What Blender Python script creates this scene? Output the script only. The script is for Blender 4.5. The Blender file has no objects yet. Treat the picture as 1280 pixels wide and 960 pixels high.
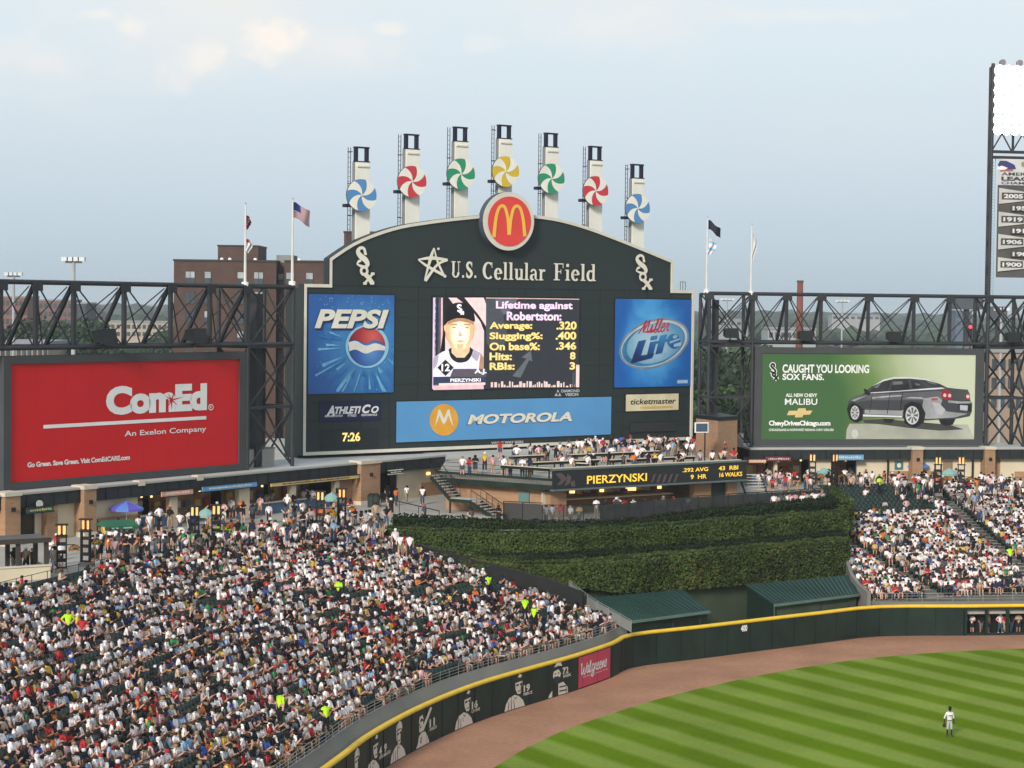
import bpy, bmesh, math, random
import numpy as np
from mathutils import Vector, Matrix
random.seed(7); rng=np.random.default_rng(11)
S=bpy.context.scene; COL=S.collection

# ---------------------------------------------------------------- camera
H=27.5; F=2580.0
PITCH=math.radians(2.264); ROLL=math.radians(0.66)
cd=bpy.data.cameras.new('camera'); cam=bpy.data.objects.new('camera',cd); COL.objects.link(cam)
cd.sensor_width=36.0; cd.lens=36.0*F/1280.0; cd.clip_start=0.5; cd.clip_end=20000
RM=Matrix.Rotation(math.pi/2-PITCH,3,'X')@Matrix.Rotation(ROLL,3,'Z')
cam.matrix_world=Matrix.Translation((0,0,H))@RM.to_4x4()
S.camera=cam
# ---------------------------------------------------------------- view
S.view_settings.view_transform='Standard'; S.view_settings.look='None'
S.view_settings.exposure=0.1; S.view_settings.gamma=1.0
S.render.resolution_x=1024; S.render.resolution_y=768
S.cycles.volume_bounces=1; S.cycles.max_bounces=5; S.cycles.diffuse_bounces=3; S.cycles.glossy_bounces=2
S.cycles.transparent_max_bounces=12; S.cycles.transmission_bounces=3
# ---------------------------------------------------------------- sky and sun
SUN_EL=math.radians(27); SUN_AZ=math.radians(203)      # measured clockwise from the view direction
W=bpy.data.worlds.new('World'); S.world=W; W.use_nodes=True
nt=W.node_tree; nt.nodes.clear()
N=nt.nodes.new; Lk=nt.links.new
out=N('ShaderNodeOutputWorld'); bg=N('ShaderNodeBackground'); bg.inputs["Strength"].default_value=0.1
sky=N('ShaderNodeTexSky'); sky.sky_type='NISHITA'; sky.sun_disc=False
sky.sun_elevation=SUN_EL; sky.sun_rotation=SUN_AZ; sky.air_density=1.2; sky.dust_density=4.0; sky.ozone_density=1.5
tc=N('ShaderNodeTexCoord'); sep=N('ShaderNodeSeparateXYZ'); Lk(tc.outputs['Generated'],sep.inputs[0])
ramp=N('ShaderNodeValToRGB'); Lk(sep.outputs['Z'],ramp.inputs[0])
def lin(r,g,b,k=1.0):
    return tuple(((x/255/12.92) if x/255<=0.04045 else ((x/255+0.055)/1.055)**2.4)*k for x in (r,g,b))
stops=[(0.0,(180,197,209)),(0.03,(192,209,221)),(0.075,(208,221,231)),(0.12,(217,230,238)),(0.16,(224,234,240)),(0.45,(196,214,228)),(1.0,(165,190,214))]
cr=ramp.color_ramp
cr.elements[0].position=stops[0][0]; cr.elements[1].position=stops[-1][0]
for p,c in stops[1:-1]: cr.elements.new(p)
for e,(p,c) in zip(cr.elements,stops): e.position=p; e.color=(*lin(*c),1)
mul=N('ShaderNodeVectorMath'); mul.operation='SCALE'; mul.inputs['Scale'].default_value=10.0; Lk(ramp.outputs['Color'],mul.inputs[0])
# overcast veil over the clear sky: nine parts veil, one part clear sky
mx=N('ShaderNodeMix'); mx.data_type='RGBA'; mx.inputs[0].default_value=0.96
Lk(sky.outputs[0],mx.inputs[6]); Lk(mul.outputs[0],mx.inputs[7])
# soft broken cloud, everywhere in the sky
mp=N('ShaderNodeMapping'); mp.inputs['Scale'].default_value=(3.2,3.2,9.0); Lk(tc.outputs['Generated'],mp.inputs[0])
nz=N('ShaderNodeTexNoise'); nz.inputs['Scale'].default_value=1.7; nz.inputs['Detail'].default_value=7; nz.inputs['Roughness'].default_value=0.52; Lk(mp.outputs[0],nz.inputs['Vector'])
mr=N('ShaderNodeMapRange'); mr.inputs[1].default_value=0.42; mr.inputs[2].default_value=0.74; mr.inputs[3].default_value=0; mr.inputs[4].default_value=1; mr.interpolation_type='SMOOTHSTEP'; Lk(nz.outputs[0],mr.inputs[0])
el=N('ShaderNodeMapRange'); el.inputs[1].default_value=0.055; el.inputs[2].default_value=0.13; el.interpolation_type='SMOOTHSTEP'; Lk(sep.outputs['Z'],el.inputs[0])
mm=N('ShaderNodeMath'); mm.operation='MULTIPLY'; Lk(mr.outputs[0],mm.inputs[0]); Lk(el.outputs[0],mm.inputs[1])
m2=N('ShaderNodeMath'); m2.operation='MULTIPLY'; m2.inputs[1].default_value=0.75; Lk(mm.outputs[0],m2.inputs[0])
mc=N('ShaderNodeMix'); mc.data_type='RGBA'; Lk(m2.outputs[0],mc.inputs[0]); Lk(mx.outputs[2],mc.inputs[6])
mc.inputs[7].default_value=(*lin(236,234,230,10),1)
last=mc.outputs[2]
# small cumulus puffs: (direction, half width, half height, strength)
def Rv(px,py): return (RM@Vector(((px-640)/F,-(py-480)/F,-1))).normalized()
wn=N('ShaderNodeTexNoise'); wn.inputs['Scale'].default_value=55; wn.inputs['Detail'].default_value=6; wn.inputs['Roughness'].default_value=0.6; Lk(tc.outputs['Generated'],wn.inputs['Vector'])
for px,py,w,h,k in [(341,50,46,29,0.85),(250,72,36,24,0.5),(238,92,50,26,0.3),(128,18,36,12,0.55),(160,32,22,14,0.5),(488,36,22,9,0.45),(425,62,60,30,0.2),(60,70,80,34,0.25),(605,55,28,12,0.25),(1010,20,130,12,0.2),(750,40,90,26,0.15)]:
    v=Rv(px,py)
    sb=N('ShaderNodeVectorMath'); sb.operation='SUBTRACT'; Lk(tc.outputs['Generated'],sb.inputs[0]); sb.inputs[1].default_value=v
    ml=N('ShaderNodeVectorMath'); ml.operation='MULTIPLY'; Lk(sb.outputs[0],ml.inputs[0]); ml.inputs[1].default_value=(F/w,F/w,F/h)
    ln=N('ShaderNodeVectorMath'); ln.operation='LENGTH'; Lk(ml.outputs[0],ln.inputs[0])
    ad=N('ShaderNodeMath'); ad.operation='MULTIPLY_ADD'; Lk(wn.outputs[0],ad.inputs[0]); ad.inputs[1].default_value=2.4; Lk(ln.outputs['Value'],ad.inputs[2])
    r=N('ShaderNodeMapRange'); r.interpolation_type='SMOOTHSTEP'; r.inputs[1].default_value=2.35; r.inputs[2].default_value=1.35; r.inputs[3].default_value=0; r.inputs[4].default_value=k; Lk(ad.outputs[0],r.inputs[0])
    q=N('ShaderNodeMix'); q.data_type='RGBA'; Lk(r.outputs[0],q.inputs[0]); Lk(last,q.inputs[6]); q.inputs[7].default_value=(*lin(250,242,232,10),1); last=q.outputs[2]
Lk(last,bg.inputs['Color']); Lk(bg.outputs[0],out.inputs[0])
HAZE=0.00013
sd=bpy.data.lights.new('sun','SUN'); sd.energy=3.5; sd.angle=math.radians(12); sd.color=(1,0.93,0.84)
so=bpy.data.objects.new('sun',sd); COL.objects.link(so)
sdir=Vector((math.sin(SUN_AZ)*math.cos(SUN_EL),math.cos(SUN_AZ)*math.cos(SUN_EL),math.sin(SUN_EL)))
so.rotation_euler=sdir.to_track_quat('Z','Y').to_euler(); so.location=(0,0,90)

# ---------------------------------------------------------------- survey helpers (turn measured bearings into places)
Rn=np.array(RM)
def ray(px,py): return Rn@np.array([(px-640)/F,-(py-480)/F,-1.0])
def gz(px,py,z):
    d=ray(px,py); t=(z-H)/d[2]; return np.array([d[0]*t,d[1]*t,z])
def at(px,py,Y):
    d=ray(px,py); t=Y/d[1]; return np.array([d[0]*t,Y,H+d[2]*t])

# ---------------------------------------------------------------- materials
MATS={}
def mat(name,rgb,rough=0.75,var=0.12,scale=0.6,metal=0.0,streak=0.0,bump=0.0,fine=0.0):
    if name in MATS: return MATS[name]
    m=bpy.data.materials.new(name); m.use_nodes=True; t=m.node_tree; b=t.nodes['Principled BSDF']
    b.inputs['Roughness'].default_value=rough; b.inputs['Metallic'].default_value=metal
    b.inputs['Specular IOR Level'].default_value=0.3
    c=t.nodes.new('ShaderNodeTexCoord'); n=t.nodes.new('ShaderNodeTexNoise'); n.inputs['Scale'].default_value=scale; n.inputs['Detail'].default_value=5
    mpn=t.nodes.new('ShaderNodeMapping'); mpn.inputs['Scale'].default_value=(1,1,1-0.85*streak); t.links.new(c.outputs['Object'],mpn.inputs[0]); t.links.new(mpn.outputs[0],n.inputs['Vector'])
    r=t.nodes.new('ShaderNodeMapRange'); r.inputs[1].default_value=0.3; r.inputs[2].default_value=0.7; r.inputs[3].default_value=1-var; r.inputs[4].default_value=1+var; t.links.new(n.outputs[0],r.inputs[0])
    s=t.nodes.new('ShaderNodeVectorMath'); s.operation='SCALE'; s.inputs[0].default_value=rgb[:3]; t.links.new(r.outputs[0],s.inputs['Scale'])
    t.links.new(s.outputs[0],b.inputs['Base Color'])
    if bump:
        n2=t.nodes.new('ShaderNodeTexNoise'); n2.inputs['Scale'].default_value=fine or scale*8; t.links.new(c.outputs['Object'],n2.inputs['Vector'])
        bp=t.nodes.new('ShaderNodeBump'); bp.inputs['Strength'].default_value=bump; bp.inputs['Distance'].default_value=0.05; t.links.new(n2.outputs[0],bp.inputs['Height']); t.links.new(bp.outputs[0],b.inputs['Normal'])
    MATS[name]=m; return m
def emat(name,rgb,strength=1.0,var=0.0,scale=3):
    if name in MATS: return MATS[name]
    m=bpy.data.materials.new(name); m.use_nodes=True; t=m.node_tree; b=t.nodes['Principled BSDF']
    b.inputs['Base Color'].default_value=(*[x*0.2 for x in rgb[:3]],1); b.inputs['Emission Color'].default_value=(*rgb[:3],1); b.inputs['Emission Strength'].default_value=strength; b.inputs['Roughness'].default_value=0.5
    if name.startswith('screen'):
        c=t.nodes.new('ShaderNodeTexCoord'); n=t.nodes.new('ShaderNodeTexNoise'); n.inputs['Scale'].default_value=1.3; n.inputs['Detail'].default_value=6; n.inputs['Roughness'].default_value=0.7; t.links.new(c.outputs['Object'],n.inputs['Vector']); r=t.nodes.new('ShaderNodeMapRange'); r.inputs[1].default_value=.3; r.inputs[2].default_value=.7; r.inputs[3].default_value=strength*.78; r.inputs[4].default_value=strength*1.15; t.links.new(n.outputs[0],r.inputs[0]); t.links.new(r.outputs[0],b.inputs['Emission Strength'])
    MATS[name]=m; return m
def brick_mat(name,rgb,mortar,sc=1.0,bw=0.4,bh=0.13):
    if name in MATS: return MATS[name]
    m=bpy.data.materials.new(name); m.use_nodes=True; t=m.node_tree; b=t.nodes['Principled BSDF']; b.inputs['Roughness'].default_value=0.9
    c=t.nodes.new('ShaderNodeTexCoord'); sx=t.nodes.new('ShaderNodeSeparateXYZ'); t.links.new(c.outputs['Object'],sx.inputs[0])
    ad=t.nodes.new('ShaderNodeMath'); ad.operation='ADD'; t.links.new(sx.outputs['X'],ad.inputs[0]); t.links.new(sx.outputs['Y'],ad.inputs[1])
    cb=t.nodes.new('ShaderNodeCombineXYZ'); t.links.new(ad.outputs[0],cb.inputs[0]); t.links.new(sx.outputs['Z'],cb.inputs[1])
    br=t.nodes.new('ShaderNodeTexBrick'); t.links.new(cb.outputs[0],br.inputs['Vector']); br.inputs['Scale'].default_value=sc
    br.inputs['Brick Width'].default_value=bw; br.inputs['Row Height'].default_value=bh; br.inputs['Mortar Size'].default_value=0.012
    br.inputs['Color1'].default_value=(*rgb,1); br.inputs['Color2'].default_value=(*[x*0.8 for x in rgb],1); br.inputs['Mortar'].default_value=(*mortar,1)
    n=t.nodes.new('ShaderNodeTexNoise'); n.inputs['Scale'].default_value=0.35; n.inputs['Detail'].default_value=6; t.links.new(c.outputs['Object'],n.inputs['Vector'])
    r=t.nodes.new('ShaderNodeMapRange'); r.inputs[1].default_value=0.3; r.inputs[2].default_value=0.7; r.inputs[3].default_value=0.8; r.inputs[4].default_value=1.15; t.links.new(n.outputs[0],r.inputs[0])
    s=t.nodes.new('ShaderNodeVectorMath'); s.operation='SCALE'; t.links.new(br.outputs[0],s.inputs[0]); t.links.new(r.outputs[0],s.inputs['Scale']); t.links.new(s.outputs[0],b.inputs['Base Color'])
    MATS[name]=m; return m
def vmat(name,attr='tint',rough=0.85,trans=0.0,k=1.0):
    if name in MATS: return MATS[name]
    m=bpy.data.materials.new(name); m.use_nodes=True; t=m.node_tree; b=t.nodes['Principled BSDF']; b.inputs['Roughness'].default_value=rough; b.inputs['Specular IOR Level'].default_value=0.2
    a=t.nodes.new('ShaderNodeAttribute'); a.attribute_name=attr
    t.links.new(a.outputs['Color'],b.inputs['Base Color'])
    MATS[name]=m; return m

# ---------------------------------------------------------------- mesh builder
class MB:
    def __init__(s): s.v=[]; s.f=[]; s.m=[]
    def add(s,vs,fs,m=0):
        o=len(s.v); s.v+=[tuple(map(float,p)) for p in vs]; s.f+=[tuple(i+o for i in f) for f in fs]; s.m+=[m]*len(fs); return s
    def box(s,x0,x1,y0,y1,z0,z1,m=0):
        vs=[(x,y,z) for z in (z0,z1) for y in (y0,y1) for x in (x0,x1)]
        return s.add(vs,[(0,2,3,1),(4,5,7,6),(0,1,5,4),(2,6,7,3),(0,4,6,2),(1,3,7,5)],m)
    def bar(s,p,q,w,h=None,m=0,up=(0,0,1)):
        h=h or w; p=Vector(p); q=Vector(q); d=(q-p)
        if d.length<1e-6: return s
        d.normalize(); u=Vector(up)
        if abs(d.dot(u))>0.98: u=Vector((0,1,0)) if abs(d.y)<0.9 else Vector((1,0,0))
        a=d.cross(u).normalized(); b=a.cross(d).normalized()
        vs=[e+a*sx*w/2+b*sy*h/2 for e in (p,q) for sx,sy in ((-1,-1),(1,-1),(1,1),(-1,1))]
        return s.add(vs,[(0,1,2,3),(7,6,5,4),(0,4,5,1),(1,5,6,2),(2,6,7,3),(3,7,4,0)],m)
    def tube(s,p,q,r,n=8,m=0,r2=None,cap=True):
        p=Vector(p); q=Vector(q); d=(q-p).normalized(); u=Vector((0,0,1)) if abs(d.z)<0.95 else Vector((1,0,0))
        a=d.cross(u).normalized(); b=a.cross(d); r2=r if r2 is None else r2
        vs=[]
        for e,rr in ((p,r),(q,r2)):
            for i in range(n):
                t=2*math.pi*i/n; vs.append(e+a*math.cos(t)*rr+b*math.sin(t)*rr)
        fs=[(i,(i+1)%n,n+(i+1)%n,n+i) for i in range(n)]
        if cap: fs+=[tuple(range(n))[::-1],tuple(range(n,2*n))]
        return s.add(vs,fs,m)
    def prism(s,pts,y0,y1,m=0):          # polygon in (x,z), thick along y (y0 in front)
        n=len(pts); vs=[(x,y0,z) for x,z in pts]+[(x,y1,z) for x,z in pts]
        fs=[tuple(range(n)),tuple(range(n,2*n))[::-1]]+[(i,(i+1)%n+0,n+(i+1)%n,n+i)[::-1] for i in range(n)]
        return s.add(vs,fs,m)
    def slab(s,pts,z0,z1,m=0):           # polygon in (x,y), thick along z
        n=len(pts); vs=[(x,y,z1) for x,y in pts]+[(x,y,z0) for x,y in pts]
        fs=[tuple(range(n)),tuple(range(n,2*n))[::-1]]+[(i,(i+1)%n,n+(i+1)%n,n+i)[::-1] for i in range(n)]
        return s.add(vs,fs,m)
    def wall(s,pts,z0,z1,th,m=0):        # polyline of (x,y): thick wall, th to the left of its run
        n=len(pts); P=[Vector((p[0],p[1])) for p in pts]; Q=[]
        for i in range(n):
            a=P[max(i-1,0)]; b=P[min(i+1,n-1)]; d=(b-a).normalized(); Q.append(P[i]+Vector((-d.y,d.x))*th)
        z0s=z0 if hasattr(z0,'__len__') else [z0]*n; z1s=z1 if hasattr(z1,'__len__') else [z1]*n
        vs=[]
        for i in range(n): vs+=[(P[i].x,P[i].y,z0s[i]),(P[i].x,P[i].y,z1s[i]),(Q[i].x,Q[i].y,z1s[i]),(Q[i].x,Q[i].y,z0s[i])]
        fs=[(0,1,2,3),tuple(4*(n-1)+k for k in (3,2,1,0))]
        for i in range(n-1):
            a=4*i; b=a+4
            for k in range(4): fs.append((a+k,b+k,b+(k+1)%4,a+(k+1)%4))
        return s.add(vs,fs,m)
    def mesh(s,name,mats,smooth=False):
        me=bpy.data.meshes.new(name); me.from_pydata(s.v,[],s.f)
        mats=mats if isinstance(mats,(list,tuple)) else [mats]
        for x in mats: me.materials.append(x)
        me.polygons.foreach_set('material_index',s.m)
        if smooth: me.polygons.foreach_set('use_smooth',[True]*len(s.f))
        me.update(); return me
    def build(s,name,mats,parent=None,smooth=False,label=None,cat=None,group=None,kind=None,loc=None):
        if not s.f: return None
        o=bpy.data.objects.new(name,s.mesh(name,mats,smooth)); COL.objects.link(o)
        if parent: o.parent=parent
        if loc is not None: o.location=loc
        tag(o,label,cat,group,kind); return o
def tag(o,label=None,cat=None,group=None,kind=None):
    if label: o['label']=label
    if cat: o['category']=cat
    if group: o['group']=group
    if kind: o['kind']=kind
    return o
def thing(name,label,cat,loc=(0,0,0),rz=0.0,group=None):
    o=bpy.data.objects.new(name,None); COL.objects.link(o); o.empty_display_size=0.3
    o.location=loc; o.rotation_euler=(0,0,rz); tag(o,label,cat,group); return o
def copy_tree(o,parent=None):
    c=o.copy(); COL.objects.link(c); c.parent=parent
    for ch in list(o.children): copy_tree(ch,c)
    return c
def link(name,me,parent=None,loc=(0,0,0),rz=0,**k):
    o=bpy.data.objects.new(name,me); COL.objects.link(o); o.parent=parent; o.location=loc; o.rotation_euler=(0,0,rz); return tag(o,**k)

# ---------------------------------------------------------------- upright plane with its own metric frame
class Plane:
    def __init__(s,A,B,back=0.0):
        A=np.array(A[:2],float); B=np.array(B[:2],float); d=(B-A)/np.linalg.norm(B-A); s.n=np.array([-d[1],d[0]])
        s.A=A+s.n*back; s.d=d; s.rz=math.atan2(d[1],d[0])
    def uv(s,px,py,out=0.0):
        r=ray(px,py); A=s.A-s.n*out; t=np.dot(A,s.n)/np.dot(r[:2],s.n); p=r*t
        return (float(np.dot(p[:2]-A,s.d)),float(H+p[2]))
    def w(s,u,y,z):   # y positive away from camera
        q=s.A+s.d*u+s.n*y; return (q[0],q[1],z)
    def root(s,name,label,cat,u=0,z=0,group=None): # empty whose children use (u - u0, y, z - z0)
        x=s.w(u,0,z); return thing(name,label,cat,x,s.rz,group)
_tcache={}
def text_mesh(body,bold=0.0,shear=0.0,space=1.0):
    k=(body,bold,shear,space)
    if k in _tcache: return _tcache[k]
    c=bpy.data.curves.new('t','FONT'); c.body=body; c.size=1; c.offset=bold; c.shear=shear; c.resolution_u=4; c.space_character=space; c.fill_mode='FRONT'
    o=bpy.data.objects.new('t',c); me=bpy.data.meshes.new_from_object(o)
    v=[(x.co.x,x.co.y) for x in me.vertices]; f=[tuple(p.vertices) for p in me.polygons]
    bpy.data.objects.remove(o); bpy.data.curves.remove(c); bpy.data.meshes.remove(me)
    a=np.array(v); lo=a.min(0); hi=a.max(0); a=(a-lo)/(hi-lo); _tcache[k]=(a,f); return _tcache[k]
class Board:
    """flat art laid on an upright plane; positions given as bearings, stored in metres on the plane"""
    def __init__(s,plane,u0=0,z0=0,out=0.0): s.P=plane; s.u0=u0; s.z0=z0; s.L={}; s.out=out
    def p(s,x,y):
        u,z=s.P.uv(x,y,s.out); return (u-s.u0,z-s.z0)
    def layer(s,n): return s.L.setdefault(n,MB())
    def poly(s,pts,n='print',out=0.03,m=0,th=0.0):
        q=[s.p(*a) for a in pts]
        # orient counter-clockwise seen from the front
        ar=sum(q[i][0]*q[(i+1)%len(q)][1]-q[(i+1)%len(q)][0]*q[i][1] for i in range(len(q)))
        if ar<0: q=q[::-1]
        if th: s.layer(n).prism(q,-out,-out+th,m)
        else: s.layer(n).add([(a,-out,b) for a,b in q],[tuple(range(len(q)))],m)
    def rect(s,x0,y0,x1,y1,n='print',out=0.03,m=0,th=0.0):   # level rectangle between two bearings
        a=s.p(x0,y0); b=s.p(x1,y1); q=[(a[0],b[1]),(b[0],b[1]),(b[0],a[1]),(a[0],a[1])]
        if th: s.layer(n).prism(q,-out,-out+th,m)
        else: s.layer(n).add([(x,-out,z) for x,z in q],[(0,1,2,3)],m)
    def text(s,body,x0,y0,x1,y1,n='lettering',out=0.05,m=0,bold=0.02,shear=0.0,space=1.0):
        a,f=text_mesh(body,bold,shear,space); p=s.p(x0,y1); q=s.p(x1,y0)   # (x0,y1) lower left, (x1,y0) upper right
        s.layer(n).add([(p[0]+t[0]*(q[0]-p[0]),-out,p[1]+t[1]*(q[1]-p[1])) for t in a],f,m)
    def ribbon(s,pts,w,n='print',out=0.05,m=0,closed=False):  # stroke; w metres (number or list)
        q=[Vector(s.p(*a)) for a in pts]; s.rib_m(q,w,n,out,m,closed)
    def rib_m(s,q,w,n,out,m=0,closed=False):
        q=[Vector(a) for a in q]; N_=len(q); ws=w if hasattr(w,'__len__') else [w]*N_; vs=[]
        for i in range(N_):
            a=q[(i-1)%N_] if closed else q[max(i-1,0)]; b=q[(i+1)%N_] if closed else q[min(i+1,N_-1)]
            d=(b-a); d=d.normalized() if d.length>1e-9 else Vector((1,0)); nn=Vector((-d.y,d.x))*ws[i]/2
            vs+=[(q[i].x+nn.x,-out,q[i].y+nn.y),(q[i].x-nn.x,-out,q[i].y-nn.y)]
        R_=range(N_ if closed else N_-1)
        s.layer(n).add(vs,[(2*i,2*i+1,2*((i+1)%N_)+1,2*((i+1)%N_)) for i in R_],m)
    def strokes(s,lines,x0,y0,x1,y1,w,n='lettering',out=0.05,m=0,smooth=True):
        """lines in a unit box (0..1, 0..1 up); placed between lower left (x0,y1) and upper right (x1,y0)"""
        p=s.p(x0,y1); q=s.p(x1,y0)
        for L_ in lines:
            ww=w
            if isinstance(L_,tuple): L_,k=L_; ww=w*k
            pts=[(p[0]+a*(q[0]-p[0]),p[1]+b*(q[1]-p[1])) for a,b in (spline(L_) if smooth and len(L_)>2 else L_)]
            s.rib_m(pts,ww,n,out,m)
    def build(s,parent,mats):      # mats: {layer: material or list}
        for n,mb in s.L.items(): tag(mb.build(n.split(':')[0],mats[n],parent),kind='stuff' if n in ('bubbles','city_lights') else None)
def spline(P,k=5,closed=False):
    out=[]; n=len(P); P=[np.array(p,float) for p in P]
    for i in range(n if closed else n-1):
        if closed: a,b,c,d=P[(i-1)%n],P[i],P[(i+1)%n],P[(i+2)%n]
        else: a,b,c,d=P[max(i-1,0)],P[i],P[i+1],P[min(i+2,n-1)]
        for j in range(k):
            t=j/k; out.append(tuple(0.5*((2*b)+(-a+c)*t+(2*a-5*b+4*c-d)*t*t+(-a+3*b-3*c+d)*t**3)))
    if not closed: out.append(tuple(P[-1]))
    return out
def circ(cx,cy,rx,ry=None,n=32,a0=0,a1=2*math.pi):
    ry=ry or rx; return [(cx+rx*math.cos(a0+(a1-a0)*i/n),cy+ry*math.sin(a0+(a1-a0)*i/n)) for i in range(n+(0 if abs(a1-a0-2*math.pi)<1e-6 else 1))]
# ================================================================ palette
GREEN_DK=mat('dark_green_paint',(0.010,0.022,0.016),0.55,0.32,0.7,streak=0.5)
GREEN_ROOF=mat('green_standing_seam',(0.018,0.048,0.040),0.5,0.15,0.4)
CONC=mat('concrete',(0.34,0.32,0.285),0.9,0.12,0.25,bump=0.2)
CONC_DK=mat('concrete_parapet',(0.17,0.165,0.15),0.9,0.14,0.3,streak=0.3,bump=0.2)
STEEL=mat('dark_steel',(0.030,0.031,0.035),0.5,0.2,0.8)
STEEL2=mat('galvanised_rail',(0.24,0.235,0.22),0.45,0.12,2)
BLACK=mat('black_paint',(0.012,0.013,0.014),0.5,0.2,1)
WHITE=mat('white_paint',(0.78,0.77,0.74),0.6,0.06,0.5)
CREAM=mat('cream_panel',(0.74,0.70,0.58),0.7,0.05,0.5)
BRICK=brick_mat('tan_brick',(0.36,0.20,0.105),(0.34,0.24,0.16))
STONE=mat('limestone_cap',(0.56,0.50,0.40),0.85,0.1,1.0)
CREAMWALL=mat('cream_wall',(0.62,0.53,0.38),0.85,0.08,0.4)
GLASS_DK=mat('dark_glass',(0.02,0.025,0.03),0.15,0.2,1)
# ================================================================ ground, warning track, grass
# one ground sheet to the horizon: short scrub and asphalt
def ground_mat():
    m=bpy.data.materials.new('city_ground'); m.use_nodes=True; t=m.node_tree; b=t.nodes['Principled BSDF']; b.inputs['Roughness'].default_value=1
    c=t.nodes.new('ShaderNodeTexCoord'); n=t.nodes.new('ShaderNodeTexNoise'); n.inputs['Scale'].default_value=0.02; n.inputs['Detail'].default_value=8; t.links.new(c.outputs['Object'],n.inputs['Vector'])
    r=t.nodes.new('ShaderNodeValToRGB'); t.links.new(n.outputs[0],r.inputs[0]); e=r.color_ramp.elements
    e[0].position=0.42; e[0].color=(0.04,0.055,0.03,1); e[1].position=0.56; e[1].color=(0.09,0.09,0.085,1); t.links.new(r.outputs[0],b.inputs['Base Color']); return m
mb=MB(); R_=[0,60,150,300,600,1200,2500,5000,9000]; n=48
vs=[]; 
for r in R_[1:]:
    vs+=[(r*math.cos(2*math.pi*i/n),150+r*math.sin(2*math.pi*i/n),-0.012) for i in range(n)]
fs=[tuple(range(n))]
for k in range(len(R_)-2):
    fs+=[(k*n+i,(k+1)*n+i,(k+1)*n+(i+1)%n,k*n+(i+1)%n) for i in range(n)]
mb.add(vs,fs); mb.build('ground',ground_mat(),kind='structure')

WALL=[(-20.0,66.0),(-14.9,87.0),(-9.6,109.8),(-8.1,117.2),(-6.3,123.6),(-4.6,128.4),(-2.95,132.3),(-1.1,136.0),(1.9,141.0),(4.7,145.5),(7.7,151.2),(9.4,155.3),(14.6,159.2),(20.3,163.6),(25.5,167.5),(30.9,171.3),(38.1,172.2),(43.4,173.0),(55.0,174.6),(70.0,176.0)]
GRASS=[(-18,60),(-13,82),(-7,102),(-3.6,113),(-0.8,121.0),(1.1,126.3),(3.8,132.2),(6.9,137.4),(10.2,142.4),(13.9,147.1),(19.0,152.8),(24.3,157.6),(29.2,161.0),(35.0,163.8),(41.6,165.9),(52,168.2),(70,169.5)]
WALLS=spline(WALL,3); GR=spline(GRASS,5)
dirt=mat('crushed_brick_track',(0.34,0.168,0.098),0.95,0.16,0.22,bump=0.4,fine=6)
def dirt_detail():
    t=dirt.node_tree; b=t.nodes['Principled BSDF']; src=b.inputs['Base Color'].links[0].from_socket
    c=t.nodes.new('ShaderNodeTexCoord'); n=t.nodes.new('ShaderNodeTexNoise'); n.inputs['Scale'].default_value=2.6; n.inputs['Detail'].default_value=8; n.inputs['Roughness'].default_value=0.7; t.links.new(c.outputs['Object'],n.inputs['Vector'])
    r=t.nodes.new('ShaderNodeMapRange'); r.inputs[1].default_value=0.3; r.inputs[2].default_value=0.7; r.inputs[3].default_value=0.80; r.inputs[4].default_value=1.14; t.links.new(n.outputs[0],r.inputs[0])
    s=t.nodes.new('ShaderNodeVectorMath'); s.operation='SCALE'; t.links.new(src,s.inputs[0]); t.links.new(r.outputs[0],s.inputs['Scale']); t.links.new(s.outputs[0],b.inputs['Base Color'])
dirt_detail()
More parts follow.
